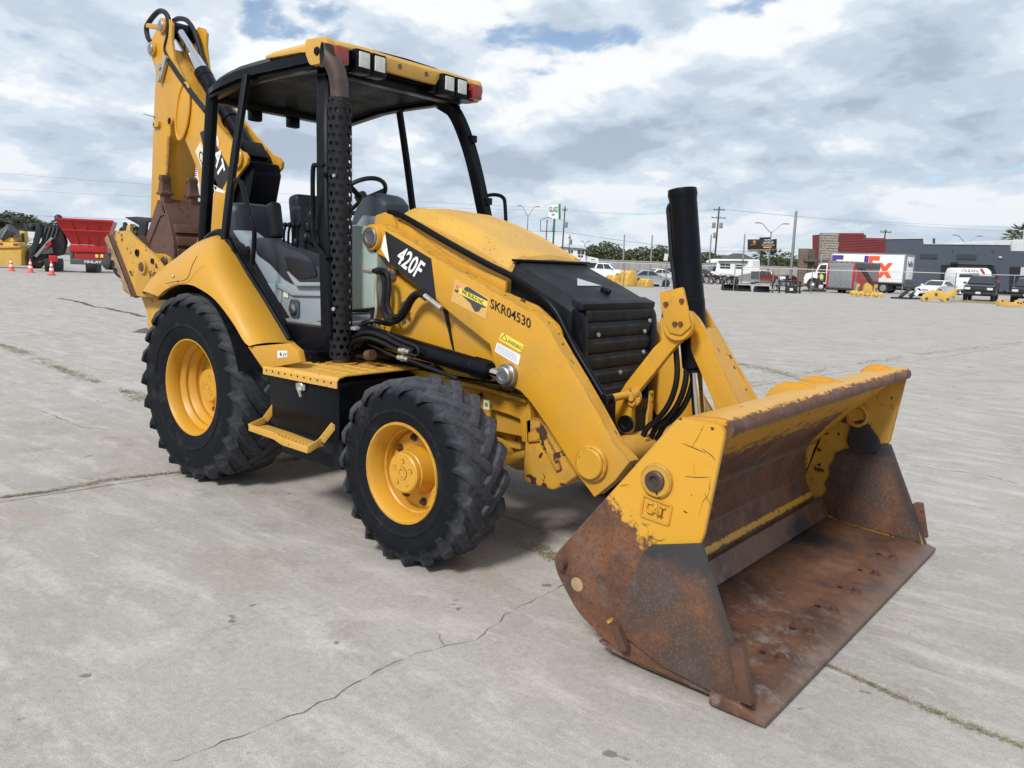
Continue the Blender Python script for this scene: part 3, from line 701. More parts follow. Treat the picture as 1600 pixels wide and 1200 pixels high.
b = MB(); b.prism([(2.071,1.433),(2.282,1.371),(2.279,1.340),(2.062,1.404)], -.5627, -.5632); b.build('sticker_band', M['label_yellow'], d3)
bl, br, tl = [(2.087,-0.564,1.406),(2.251,-0.564,1.352),(2.091,-0.564,1.427)]
text('WE BUILD NC', bl, br, tl, M['black_print'], d3, bold=.01, normal=(0, -1, 0), lift=.0005)
b = MB(); b.prism([(p[0] + .012 * math.cos(a * PI / 5), p[1] + .012 * math.sin(a * PI / 5)) for p in [(2.053,1.439)] for a in range(10)], -.5618, -.5624); b.build('sticker_spot', M['pink_print'], d3)
d4 = decal('warning_label', rounded([(2.386,1.214),(2.543,1.160),(2.524,1.117),(2.370,1.171)], .008, 3), M['label_yellow'], -.5605)
b = MB(); q = [(2.384,1.179),(2.429,1.166),(2.409,1.205)]
for i in range(3): b.tube([(q[i][0], -.5625, q[i][1]), (q[(i + 1) % 3][0], -.5625, q[(i + 1) % 3][1])], .0016, 5, 1)
b.build('warning_triangle', M['black_print'], d4)
bl, br, tl = [(2.431,-0.562,1.160),(2.525,-0.562,1.128),(2.439,-0.562,1.181)]
text('WARNING', bl, br, tl, M['black_print'], d4, normal=(0, -1, 0), lift=.0005)
d5 = decal('instruction_label', rounded([(2.357,1.156),(2.524,1.104),(2.510,1.048),(2.342,1.106)], .006, 3), M['white'], -.5605)
b = MB()
Q = [(2.363,1.146),(2.512,1.099),(2.501,1.057),(2.351,1.107)]
for k in range(6):
    t = (k + .5) / 6
    a_ = Vector(Q[0]).lerp(Vector(Q[3]), t); c_ = Vector(Q[1]).lerp(Vector(Q[2]), t)
    rnd = random.Random(k); u = 0.0
    while u < .93:
        w_ = rnd.uniform(.05, .12); p_ = a_.lerp(c_, u); r_ = a_.lerp(c_, min(.97, u + w_)); up_ = (Vector(Q[0]) - Vector(Q[3])) / 18
        b.poly([(p_.x, -.5621, p_.y), (r_.x, -.5621, r_.y), (r_.x + up_.x, -.5621, r_.y + up_.y), (p_.x + up_.x, -.5621, p_.y + up_.y)])
        u += w_ + .03
b.build('small_print', M['blue_print'], d5)
b = MB(); b.prism([(2.191,0.812),(2.234,0.811),(2.237,0.757),(2.193,0.758)], -.4665, -.468); lb = b.build('recycle_label', M['label_cream'], BH)
b = MB(); b.prism([(2.201,0.796),(2.225,0.795),(2.226,0.773),(2.202,0.774)], -.4682, -.4686); b.build('recycle_mark', M['green_print'], lb)

# ---- lift cylinders
for s in (-1, 1):
    P0, P1 = [Vector(S(-s, p)) for p in [(1.262,-0.605,1.129),(2.449,-0.605,0.990)]]
    b = MB(); d = (P1 - P0); L = d.length; d.normalize()
    b.rod(P0 + d * .02, P0 + d * (L - .10), [(0, .045), (.02, .052), (.9, .052), (.9, .058), (.99, .058), (1, .05)], 28); b.build('lift_cylinder', M['black'], BH)
    b = MB(); b.cyl(P0 + d * (L - .11), P0 + d * (L - .03), .026); b.build('lift_rod', M['chrome'], BH)
    b = MB(); b.lathe([(.062, 0), (.062, .030), (.056, .036), (.048, .036), (.048, .058), (.042, .062), (.024, .062), (.020, .056), (0, .056)], (P1.x, s * .56, P1.z), (0, s, 0), 28); b.build('lift_rod_eye', M['steel'], BH)
    b = MB(); b.tube([P0 + d * .12 + Vector((0, s * .02, -.055)), P0 + d * .4 + Vector((0, s * .03, -.075)), P0 + d * .62 + Vector((0, s * .03, -.08)), P0 + d * .70 + Vector((0, s * .02, -.055))], .010, 8); b.build('cylinder_pipe', M['hose'], BH)

# ---- level rod beside the hood
for s in (-1, 1):
    pts = [S(-s, p) for p in [(1.344,-0.440,1.859),(1.425,-0.440,1.847),(1.527,-0.440,1.812),(1.853,-0.440,1.684),(2.155,-0.440,1.572),(2.344,-0.440,1.509),(2.547,-0.440,1.416),(2.648,-0.440,1.342),(2.711,-0.440,1.259),(2.791,-0.440,1.147),(2.986,-0.440,0.919)]]
    b = MB(); b.tube(pts, .019, 12, 4); b.cyl(S(1, (pts[-1][0], s * .46, pts[-1][2])), S(1, (pts[-1][0], s * .40, pts[-1][2])), .03, seg=18); b.build('level_rod', M['black'], BH)
    b = MB(); q = Vector(pts[-1]); b.cyl(q + Vector((0, -s * .02, 0)), q + Vector((.04, -s * .20, .015)), .020, seg=16); b.build('level_rod_pin', M['yellow_worn'], BH)
    break

# ---- bellcrank, tilt cylinder
b1 = [(3.031,0.724),(2.968,0.727),(2.936,0.781),(2.933,0.895),(2.993,0.992),(3.135,1.181),(3.183,1.231),(3.162,1.326),(3.209,1.374),(3.293,1.380),(3.342,1.333),(3.336,1.276),(3.264,1.206),(3.090,0.977),(3.048,0.924),(3.034,0.848),(3.040,0.763)]
for y0, y1 in ((-.26, -.22),):
    b = MB(); b.prism(b1, y0, y1); b.build('bellcrank_plate', M['yellow'], BH, bevel=.006)
for y0, y1, lk in ((-.155, -.12, [(3.172,1.286),(3.176,1.338),(3.209,1.376),(3.251,1.392),(3.291,1.375),(3.342,1.312),(3.590,0.921),(3.563,0.854),(3.460,0.870),(3.426,0.955),(3.288,1.188),(3.226,1.245)]), (.06, .09, [(3.173,1.325),(3.192,1.377),(3.216,1.392),(3.247,1.381),(3.291,1.321),(3.583,0.921),(3.561,0.859),(3.470,0.879),(3.231,1.255)])):
    b = MB(); b.prism(lk, y0, y1); b.build('link_plate', M['yellow'], BH, bevel=.006)
b = MB(); b.prism([(3.278,1.264),(3.319,1.294),(3.578,0.907),(3.513,0.878)], -.118, .058); b.build('link_web', M['yellow_worn'], BH)
px, pz = [(3.277,1.317)][0]
b = MB(); b.lathe([(.085, 0), (.085, .02), (.08, .026), (0, .026)], (px, -.26, pz), (0, -1, 0), 36); b.build('bellcrank_boss', M['yellow'], BH)
b = MB(); b.prism(rounded([(3.174,1.465),(3.302,1.500),(3.337,1.394),(3.357,1.311),(3.306,1.264),(3.242,1.271),(3.213,1.322),(3.191,1.378)], .012, 3), -.288, -.296); b.build('guard_bracket', M['yellow'], BH, bevel=.003)
for p in [(3.216,1.411),(3.301,1.432),(3.272,1.318),(3.303,1.320)]:
    b = MB(); b.cyl((p[0], -.296, p[1]), (p[0], -.308, p[1]), .012, seg=8); b.build('bracket_bolt', M['rust'], BH)
px, pz = [(3.009,0.774)][0]
b = MB(); b.lathe([(.045, 0), (.045, .014), (.028, .016), (.020, .006), (0, .006)], (px, -.26, pz), (0, -1, 0), 28); b.build('bellcrank_pin', M['black'], BH)
px2, pz2 = [(3.042,0.921)][0]
b = MB(); b.lathe([(.05, 0), (.05, .012), (.022, .014), (.02, .03), (0, .03)], (px2, -.26, pz2), (0, -1, 0), 28)
for k in range(4): b.cyl((px2 + .036 * math.cos(k * PI / 2 + .5), -.272, pz2 + .036 * math.sin(k * PI / 2 + .5)), (px2 + .036 * math.cos(k * PI / 2 + .5), -.282, pz2 + .036 * math.sin(k * PI / 2 + .5)), .009, seg=6)
b.build('pin_flange', M['yellow_worn'], BH)
b = MB(); b.prism([(px - .05, pz - .06), (px + .07, pz - .09), (3.10, .70), (3.08, .60), (2.95, .60)], -.21, -.16); b.build('tube_bracket', M['yellow_worn'], BH, bevel=.006)
c0, c1, c2 = [Vector(p) for p in [(3.150,-0.090,1.982),(3.297,-0.090,1.064),(3.340,-0.090,0.784)]]
dd = (c1 - c0).normalized()
b = MB(); b.rod(c0, c1, [(0, .0), (0, .072), (.03, .075), (.045, .072), (.06, .070), (.60, .070), (.60, .072), (.97, .066), (.985, .052), (1, .052)], 32); b.build('tilt_cylinder', M['black'], BH)
b = MB(); b.cyl(c0 + dd * .86, c2 + dd * .12, .032, seg=24); b.build('tilt_rod', M['chrome'], BH)
b = MB(); q = c2 + dd * .1; b.cyl((q.x, -.17, q.z), (q.x, 0, q.z), .06, seg=24); b.build('tilt_rod_eye', M['black'], BH)
b = MB(); a_ = [Vector(p) for p in [(3.114,-0.120,1.910),(3.097,-0.120,1.885),(3.106,-0.120,1.824),(3.133,-0.120,1.648),(3.168,-0.120,1.480),(3.158,-0.120,1.421)]]
b.tube(a_, .014, 10, 4); b.build('cylinder_pipe', M['hose'], BH)
for off in (0, .05, .09):
    b = MB(); a_ = [Vector(p) + Vector((off * .5, off, 0)) for p in [(3.197,-0.180,1.328),(3.223,-0.180,1.184),(3.240,-0.180,1.055),(3.226,-0.180,0.954),(3.188,-0.180,0.865),(3.133,-0.180,0.796),(3.090,-0.180,0.756),(3.050,-0.180,0.673)]]
    b.tube(a_, .015, 10, 4); b.build('hose', M['hose'], BH)
b = MB(); a_ = [Vector(p) for p in [(3.176,-0.200,1.471),(3.159,-0.200,1.406),(3.154,-0.200,1.325),(3.170,-0.200,1.261)]]; b.tube(a_, .012, 10, 4); b.build('hose', M['hose'], BH)

# ---- loader bucket
def bucket_paint(name, kind):
    m, nt, bs = new_mat(name)
    t = _n(nt, 'ShaderNodeTexCoord'); sp = _n(nt, 'ShaderNodeSeparateXYZ'); nt.links.new(t.outputs['Object'], sp.inputs[0])
    x, y, z = sp.outputs
    n_big = noise(nt, 5, 8, 0.65); n_mid = noise(nt, 16, 8, 0.7, (3, 1, 2)); n_fine = noise(nt, 70, 4, 0.6, (1, 4, 2))
    rust = ramp(nt, n_big, [(0.28, (0.034, 0.020, 0.017)), (0.43, (0.078, 0.036, 0.023)), (0.55, (0.140, 0.055, 0.026)), (0.66, (0.185, 0.076, 0.032)), (0.78, (0.16, 0.125, 0.105))])
    rust = mixc(nt, ramp(nt, n_mid, [(0.40, 0.0), (0.75, 0.7)]), rust, (0.20, 0.083, 0.036))
    rust = mixc(nt, ramp(nt, n_fine, [(0.50, 0.0), (0.66, 0.65)]), rust, (0.045, 0.026, 0.020))
    rust = mixc(nt, ramp(nt, noise(nt, 7, 9, 0.75, (9, 5, 2)), [(0.53, 0.0), (0.74, 0.55)]), rust, (0.17, 0.15, 0.14))
    yel = mixc(nt, ramp(nt, noise(nt, 3, 4), [(0.3, 0.0), (0.8, 0.35)]), YEL, (0.62, 0.37, 0.09))
    yel = mixc(nt, ramp(nt, noise(nt, 22, 5, 0.55, (5, 5, 1), (1, 1, 2.2)), [(0.68, 0.0), (0.70, 1.0)]), yel, (0.05, 0.026, 0.016))
    def lin(a, bb, c, d):
        q = mathn(nt, 'ADD', mathn(nt, 'MULTIPLY', x, a), mathn(nt, 'MULTIPLY', z, c))
        if bb: q = mathn(nt, 'ADD', q, mathn(nt, 'MULTIPLY', mathn(nt, 'ABSOLUTE', y), bb))
        return mathn(nt, 'ADD', q, d)
    wob = mathn(nt, 'ADD', mathn(nt, 'MULTIPLY', mathn(nt, 'SUBTRACT', n_mid, 0.5), 0.30), mathn(nt, 'MULTIPLY', mathn(nt, 'SUBTRACT', n_fine, 0.5), 0.12))
    if kind == 'side':
        f = mathn(nt, 'ADD', lin(.55, 0, .835, -.55 * 3.60 - .835 * .625), wob)
    else:
        streak = noise(nt, 9, 7, 0.75, (0, 0, 0), (1.0, 1.0, 4.0)); scr = noise(nt, 30, 4, 0.6, (2, 0, 0), (1, 3.0, .6))
        sw = mathn(nt, 'ADD', mathn(nt, 'MULTIPLY', mathn(nt, 'SUBTRACT', streak, 0.5), 0.7), mathn(nt, 'MULTIPLY', mathn(nt, 'SUBTRACT', scr, 0.5), 0.55))
        top = mathn(nt, 'ADD', lin(-2.6, 0, 2.0, 2.6 * 3.978 - 2.0 * 1.05), mathn(nt, 'ADD', mathn(nt, 'MULTIPLY', wob, .5), mathn(nt, 'MULTIPLY', mathn(nt, 'SUBTRACT', noise(nt, 34, 6, .7, (1, 2, 0), (1.5, .6, 1.5)), .5), .30)))        # worn along the front of the lip
        sidey = mathn(nt, 'MULTIPLY', mathn(nt, 'MAXIMUM', mathn(nt, 'SUBTRACT', mathn(nt, 'ABSOLUTE', y), 0.90), 0.0), 1.5)
        low = mathn(nt, 'ADD', mathn(nt, 'ADD', lin(0, 0, .9, -.9 * .82), sidey), mathn(nt, 'MULTIPLY', sw, .60))                # scraped away lower on the back wall
        band = mathn(nt, 'SUBTRACT', 0.016, mathn(nt, 'ADD', mathn(nt, 'ABSOLUTE', mathn(nt, 'SUBTRACT', z, 0.212)), mathn(nt, 'MULTIPLY', mathn(nt, 'ABSOLUTE', mathn(nt, 'SUBTRACT', n_mid, 0.47)), 0.06)))
        f = mathn(nt, 'MAXIMUM', mathn(nt, 'MINIMUM', top, low), mathn(nt, 'MULTIPLY', band, 6.0))
        pal = ramp(nt, noise(nt, 4.5, 9, 0.75, (2, 2, 7), (1, 1.0, .45)), [(0.54, 0.0), (0.72, 0.5)])
        rust = mixc(nt, pal, rust, (0.22, 0.20, 0.205))
    fm = ramp(nt, mathn(nt, 'ADD', f, 0.5), [(0.475, 0.0), (0.515, 1.0)])
    col = mixc(nt, fm, rust, yel)
    em = edge_mask(nt, 0.012)
    col = mixc(nt, ramp(nt, em, [(0.02, 0.0), (0.10, 0.75)]), col, (0.13, 0.085, 0.065))
    setin(nt, bs.inputs['Base Color'], col)
    setin(nt, bs.inputs['Roughness'], mathn(nt, 'SUBTRACT', 0.68, mathn(nt, 'MULTIPLY', fm, 0.26)))
    bp = _n(nt, 'ShaderNodeBump'); bp.inputs['Strength'].default_value = 0.22; bp.inputs['Distance'].default_value = 0.006
    nt.links.new(mathn(nt, 'ADD', mathn(nt, 'MULTIPLY', n_fine, 0.6), mathn(nt, 'MULTIPLY', fm, 0.5)), bp.inputs['Height']); nt.links.new(bp.outputs[0], bs.inputs['Normal'])
    return m
M['b_side'] = bucket_paint('bucket_side_paint', 'side'); M['b_shell'] = bucket_paint('bucket_shell_paint', 'shell')
def floor_steel():
    m, nt, bs = new_mat('bucket_floor_steel')
    n1 = noise(nt, 3.2, 9, 0.7); n2 = noise(nt, 11, 9, 0.72, (4, 1, 0)); n3 = noise(nt, 60, 4, 0.6)
    c = ramp(nt, n1, [(0.30, (0.046, 0.024, 0.018)), (0.45, (0.088, 0.043, 0.029)), (0.58, (0.150, 0.068, 0.036)), (0.72, (0.20, 0.105, 0.060))])
    c = mixc(nt, ramp(nt, n3, [(0.5, 0.0), (0.7, 0.5)]), c, (0.05, 0.03, 0.024))
    t = _n(nt, 'ShaderNodeTexCoord'); sp = _n(nt, 'ShaderNodeSeparateXYZ'); nt.links.new(t.outputs['Object'], sp.inputs[0])
    near = ramp(nt, mathn(nt, 'ADD', mathn(nt, 'MULTIPLY', sp.outputs[1], -0.3), 0.45), [(0.42, 0.15), (0.75, 1.0)])
    c = mixc(nt, mathn(nt, 'MULTIPLY', ramp(nt, n2, [(0.50, 0.0), (0.70, 0.75)]), near), c, (0.30, 0.275, 0.265))
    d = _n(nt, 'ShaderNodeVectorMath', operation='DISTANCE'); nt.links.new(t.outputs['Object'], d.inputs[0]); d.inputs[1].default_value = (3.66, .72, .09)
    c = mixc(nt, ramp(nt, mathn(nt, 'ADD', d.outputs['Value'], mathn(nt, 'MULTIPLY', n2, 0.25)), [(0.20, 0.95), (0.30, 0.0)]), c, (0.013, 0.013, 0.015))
    wx = mathn(nt, 'ADD', mathn(nt, 'SUBTRACT', sp.outputs[0], 4.16), mathn(nt, 'MULTIPLY', mathn(nt, 'SUBTRACT', n2, 0.5), 0.16))
    c = mixc(nt, ramp(nt, wx, [(0.0, 0.0), (0.05, 0.40)]), c, (0.17, 0.125, 0.10))          # edge scoured by the ground
    c = mixc(nt, ramp(nt, noise(nt, 40, 4, 0.6, (1, 2, 0), (.18, 1.2, 1)), [(0.64, 0.0), (0.72, 0.5)]), c, (0.24, 0.21, 0.195))   # scrapes along the digging direction
    setin(nt, bs.inputs['Base Color'], c); bs.inputs['Roughness'].default_value = 0.55
    bp = _n(nt, 'ShaderNodeBump'); bp.inputs['Strength'].default_value = 0.2; bp.inputs['Distance'].default_value = 0.006
    nt.links.new(n2, bp.inputs['Height']); nt.links.new(bp.outputs[0], bs.inputs['Normal'])
    return m
M['b_floor'] = floor_steel()
def cutter_steel():
    m, nt, bs = new_mat('bucket_cutter_steel')
    n1 = noise(nt, 4, 9, 0.7, (1, 1, 1)); n2 = noise(nt, 22, 9, 0.72, (4, 1, 0)); n3 = noise(nt, 90, 4, 0.6)
    t = _n(nt, 'ShaderNodeTexCoord'); sp = _n(nt, 'ShaderNodeSeparateXYZ'); nt.links.new(t.outputs['Object'], sp.inputs[0])
    c = ramp(nt, n1, [(0.30, (0.085, 0.072, 0.066)), (0.45, (0.072, 0.045, 0.036)), (0.57, (0.125, 0.054, 0.030)), (0.70, (0.19, 0.08, 0.036))])
    c = mixc(nt, ramp(nt, n2, [(0.42, 0.0), (0.72, 0.75)]), c, (0.05, 0.034, 0.028))
    c = mixc(nt, ramp(nt, n3, [(0.5, 0.0), (0.68, 0.5)]), c, (0.17, 0.11, 0.08))
    # black paint that survives round the upper edge and along the front edge
    u = mathn(nt, 'ADD', mathn(nt, 'MULTIPLY', sp.outputs[2], 1.0), mathn(nt, 'ADD', mathn(nt, 'MULTIPLY', n1, .34), mathn(nt, 'MULTIPLY', n2, .16)))
    up = ramp(nt, u, [(0.70, 0.0), (0.78, .92)])
    fx = mathn(nt, 'ADD', mathn(nt, 'ADD', mathn(nt, 'MULTIPLY', sp.outputs[0], 1.0), mathn(nt, 'MULTIPLY', sp.outputs[2], .44)), mathn(nt, 'MULTIPLY', n1, .16))
    fr_ = ramp(nt, mathn(nt, 'SUBTRACT', fx, 3.7), [(0.53, 0.0), (0.58, 0.7)])
    c = mixc(nt, mathn(nt, 'MAXIMUM', up, fr_), c, (0.022, 0.024, 0.028))
    setin(nt, bs.inputs['Base Color'], c); bs.inputs['Roughness'].default_value = 0.6
    bp = _n(nt, 'ShaderNodeBump'); bp.inputs['Strength'].default_value = 0.25; bp.inputs['Distance'].default_value = 0.005
    nt.links.new(n2, bp.inputs['Height']); nt.links.new(bp.outputs[0], bs.inputs['Normal'])
    return m
M['b_cut'] = cutter_steel()
BW = 1.195
BK = bpy.data.objects.new('loader_bucket', None); COL.objects.link(BK); BK.parent = BH
side = [(3.803,1.051),(3.967,1.050),(3.989,1.023),(3.937,0.628),(3.926,0.596),(4.178,0.041),(4.030,0.032),(3.628,0.055),(3.404,0.160),(3.287,0.302),(3.266,0.370),(3.539,0.715)]
side_r = rounded(side, [.03, .035, .03, .02, 0, .0, .01, .05, .06, .035, .035, .05], 4)
wall = [(3.964,0.945),(3.831,0.858),(3.693,0.757),(3.610,0.668),(3.533,0.579),(3.479,0.471),(3.453,0.363),(3.478,0.268),(3.553,0.151),(3.611,0.081)]
# smooth inner curve from under the lip down to the floor
inner = [(3.985, 1.000), (3.93, .985)] + [tuple(p) for p in spline([Vector((p[0], 0, p[1])) for p in wall[2:]], 2) for p in [(p.x, p.z)]]
inner = [p for p in inner if p[1] > .10]
low = inner[-1]
fl = [(low[0] + .03, .085), (3.75, .062), (4.20, .030)]
for s in (-1, 1):
    b = MB(); b.prism(side_r, s * BW, s * (BW + .016))
    if s < 0:
        pass
    b.build('side_plate', M['b_side'] if s < 0 else M['yellow_worn'], BK, bevel=.003)
    cut = [(3.733,0.543),(3.702,0.506),(3.573,0.167),(3.822,0.083),(4.030,0.058),(4.164,0.056),(4.188,0.051),(3.936,0.602)]
    b = MB(); b.prism(cut, s * (BW + .016), s * (BW + .036)); b.build('side_cutter', M['b_cut'], BK, bevel=.004)
    b = MB(); b.prism([(4.087,0.267),(4.103,0.277),(4.139,0.280),(4.187,0.081),(4.144,0.083)], s * (BW + .030), s * (BW + .070)); b.build('corner_guard', M['rust'], BK, bevel=.005)
    b = MB(); b.prism([(3.579,0.188),(3.626,0.193),(3.673,0.105),(3.642,0.089)], s * (BW + .030), s * (BW + .065)); b.build('wear_lug', M['rust'], BK, bevel=.005)
    b = MB(); b.prism([(3.564,0.191),(3.575,0.198),(3.632,0.114),(3.620,0.105)], s * (BW + .01), s * (BW + .05)); b.build('wear_lug', M['yellow_worn'], BK, bevel=.002)
    px, pz = [(3.734,0.796)][0]
    b = MB(); b.lathe([(.066, 0), (.066, .014), (.060, .020), (.040, .020)], (px, s * (BW + .016), pz), (0, s, 0), 32); b.build('pin_boss', M['yellow_worn'], BK)
    b = MB(); b.lathe([(.040, .006), (.040, .030), (.034, .034), (.022, .034), (.014, .020), (0, .020)], (px, s * (BW + .016), pz), (0, s, 0), 24); b.build('bucket_pin', M['exhaust'], BK)
    px, pz = [(3.325,0.350)][0]
    b = MB(); b.cyl((px, s * (BW + .01), pz), (px, s * (BW + .05), pz), .018, seg=16); b.build('plate_pin', M['rust'], BK, bevel=.004)
    px, pz = [(3.394,0.283)][0]
    b = MB(); b.lathe([(.001, .0175), (.030, .0175)], (px, s * (BW + .0), pz), (0, s, 0), 20); b.build('plate_hole', M['mud'], BK)
# gouges in the paint of the near side plate
for pts_ in ([(3.822,0.954),(3.874,0.944),(3.920,0.934)], [(3.844,0.833),(3.895,0.839),(3.942,0.850)], [(3.945,0.849),(3.944,0.791),(3.922,0.751),(3.912,0.693)], [(3.905,1.035),(3.884,0.984),(3.864,0.947)], [(3.876,0.892),(3.882,0.845)], [(3.569,0.739),(3.611,0.753)], [(3.902,0.949),(3.943,0.929),(3.959,0.913)], [(3.925,0.787),(3.972,0.726)], [(3.712,0.570),(3.757,0.563),(3.783,0.580)]):
    b = MB(); n_ = len(pts_)
    P_ = spline([Vector((p[0], 0, p[1])) for p in pts_], 3)
    up_ = [(p.x, p.z + .0013 * math.sin(PI * i / (len(P_) - 1))) for i, p in enumerate(P_)]; dn_ = [(p.x, p.z - .0013 * math.sin(PI * i / (len(P_) - 1)) - .0004) for i, p in enumerate(P_)]
    b.prism(up_ + dn_[::-1], -BW - .0165, -BW - .0175); b.build('paint_gouge', M['gouge'], BK)
# raised maker's plate on the near side
fr4 = [(3.678,0.727),(3.800,0.711),(3.792,0.635),(3.673,0.644)]
b = MB()
for i in range(4):
    p, q = fr4[i], fr4[(i + 1) % 4]
    b.bar((p[0], -BW - .018, p[1]), (q[0], -BW - .018, q[1]), .010, .010)
mk = b.build('raised_frame', M['yellow_clean'], BK, bevel=.002)
bl, br, tl = [(3.692,-1.212,0.661),(3.773,-1.212,0.650),(3.697,-1.212,0.711)]
text('CAT', bl, br, tl, M['yellow_clean'], mk, name='raised_lettering', depth=.005, normal=(0, -1, 0), bold=.02)
# shell: lip beam, curved back wall, floor
outer_back = [(3.50, .085), (3.46, .15), (3.455, .30), (3.50, .50), (3.565, .68), (3.66, .84), (3.76, .96), (3.80, 1.03), (3.84, 1.055)]
lip = [(3.95, 1.068), (3.985, 1.066), (4.005, 1.052), (4.012, 1.03), (4.005, 1.010)]
b = MB()
prof = outer_back + lip + inner + [(low[0] + .03, .088), (low[0] + .03, .070)]
b.prism(prof, -BW, BW)
b.build('shell', M['b_shell'], BK, angle=40)
b = MB(); b.prism([(low[0] + .008, .105), (low[0] + .05, .10), (low[0] - .005, .205), (low[0] - .02, .205)], -BW, BW); b.build('heel_strip', M['b_floor'], BK, bevel=.004)
b = MB(); b.prism([(3.50, .066), (low[0] + .03, .088), (3.75, .070), (4.13, .048), (4.13, .018), (3.72, .030), (3.55, .045)], -BW, BW); b.build('floor_plate', M['b_floor'], BK, bevel=.002)
b = MB(); b.prism([(4.02, .066), (4.13, .060), (4.235, .032), (4.235, .012), (4.02, .016)], -BW - .05, 0.0); b.build('cutting_edge', M['b_floor'], BK, bevel=.004)
b = MB(); b.prism([(4.02, .066), (4.13, .060), (4.235, .032), (4.235, .012), (4.02, .016)], 0.004, BW + .05); b.build('cutting_edge', M['b_floor'], BK, bevel=.004)
for p in [(4.130,-0.801),(4.131,-0.479),(4.133,-0.171),(4.137,0.138),(4.136,0.459),(4.136,0.783)]:
    b = MB(); b.lathe([(.026, 0), (.024, .006), (.0, .007)], (p[0] - .02, p[1], .060), (0, 0, 1), 16); b.cyl((p[0] - .02, p[1], .062), (p[0] - .02, p[1], .080), .017, seg=6); b.build('edge_bolt', M['rust'], BK)
for p in [(4.058,-0.811),(4.065,-0.501),(4.062,-0.183),(4.061,0.128),(4.063,0.448),(4.064,0.779)]:
    b = MB(); b.lathe([(.013, 0.0), (.016, .003)], (p[0] - .02, p[1], .0625), (0, 0, 1), 14, closed=True); b.build('edge_hole', M['soot'], BK)
for y in (-.10, .22):
    b = MB(); b.prism(rounded([(3.70, .90), (3.67, .99), (3.74, 1.075), (3.84, 1.085), (3.97, 1.064), (3.85, 1.0)], .05, 4), y - .02, y + .02); b.build('hinge_ear', M['yellow'], BK, bevel=.005)
b = MB(); b.prism(rounded([(3.80, .98), (3.78, 1.04), (3.84, 1.09), (3.92, 1.09), (3.99, 1.06), (3.9, 1.0)], .03, 4), .98, 1.02); b.build('hinge_ear', M['yellow'], BK, bevel=.005)
b = MB(); q = [(3.746,1.120,0.752)][0]; b.lathe([(.07, 0), (.07, .03), (.05, .036), (.045, .02), (0, .02)], (q[0], BW, q[2]), (0, -1, 0), 24); b.build('pin_boss', M['yellow_worn'], BK)
b = MB(); b.prism(rounded([(3.713,0.706),(3.784,0.736),(3.890,0.618),(3.883,0.546),(3.730,0.526),(3.694,0.584)], .03, 4), BW - .03, BW); b.build('gusset', M['b_cut'], BK, bevel=.01)
b = MB(); b.prism([(3.631,0.497),(3.678,0.530),(3.928,0.613),(3.961,0.542),(4.094,0.267),(4.167,0.059),(3.690,0.085),(3.567,0.135),(3.580,0.209),(3.607,0.256),(3.588,0.297),(3.613,0.356),(3.604,0.411),(3.628,0.448)], BW - .012, BW - .001); b.build('inner_wear_plate', M['b_cut'], BK, bevel=.002)

# ---- battery box, deck and step
for s in (-1, 1):
    b = MB(); b.prism(rounded([(.93, .55), (1.60, .55), (1.60, .885), (.93, .885)], .02, 2), s * .42, s * 1.02); b.build('battery_box' if s < 0 else 'fuel_tank', M['black'], BH, bevel=.012)
    b = MB(); b.prism([(.98, .36), (1.56, .36), (1.58, .55), (.96, .55)], s * .40, s * .97); b.build('belly_tank', M['black_flat'], BH, bevel=.02)
    b = MB(); b.prism([(0.737,1.004),(1.163,1.067),(1.250,1.031),(1.275,0.966),(0.900,0.882)], s * 1.0, s * 1.045); b.build('skirt_plate', M['yellow_clean'], BH, bevel=.006)
    b = MB()
    b.loft([[(x, -s * y, z) for y, z in ((-.42, .925), (-.985, .925), (-1.035, .915), (-1.052, .895), (-1.052, .855), (-1.047, .855), (-1.046, .893), (-1.03, .908), (-.985, .918), (-.42, .918))] for x in (.91, 1.62)])
    b.build('deck', M['yellow_faded'], BH, angle=30)
# tread bars and drain holes on the near deck
tb = None
for i in range(9):
    for j in range(5):
        if (i, j) in ((3, 2), (4, 2), (3, 3), (4, 3)): continue
        b = MB(); x, y = .96 + i * .074 + (j % 2) * .03, -.94 + j * .105
        if tb is None:
            b.bar((-.018, -.018, 0), (.018, .018, 0), .009, .007); tb = b.mesh('deck_cleat', M['yellow_faded'], bevel=.001)
        o = link('deck_cleat', tb, BH); o.location = (x, y, .927)
hm = None
for i in range(11):
    if hm is None: hm = MB().lathe([(.0, .0015), (.007, .0015)], (0, 0, 0), (0, -1, 0), 10).mesh('deck_hole', M['soot'])
    o = link('deck_hole', hm, BH); o.location = (.95 + i * .062, -1.0515, .882)
for x, y in ((.95, -.93), (1.12, -.80), (1.02, -.62)):
    b = MB(); b.cyl((x, y, .924), (x, y, .936), .012, seg=6); b.build('deck_bolt', M['rust'], BH)
b = MB(); p = [(1.262,-1.022,0.820)][0]
b.lathe([(.030, 0), (.030, .018), (.022, .024), (.0, .024)], (p[0], -1.02, p[2]), (0, -1, 0), 18); b.box((p[0], -1.03, p[2]), (.085, .012, .034)); b.bar((p[0] - .005, -1.05, p[2] - .005), (p[0] + .035, -1.055, p[2] - .055), .014, .010); b.build('box_latch', M['zinc'], BH, bevel=.002)
st = [(p[0], p[2]) for p in [(0.920,-1.100,0.594),(1.604,-1.100,0.542)]]
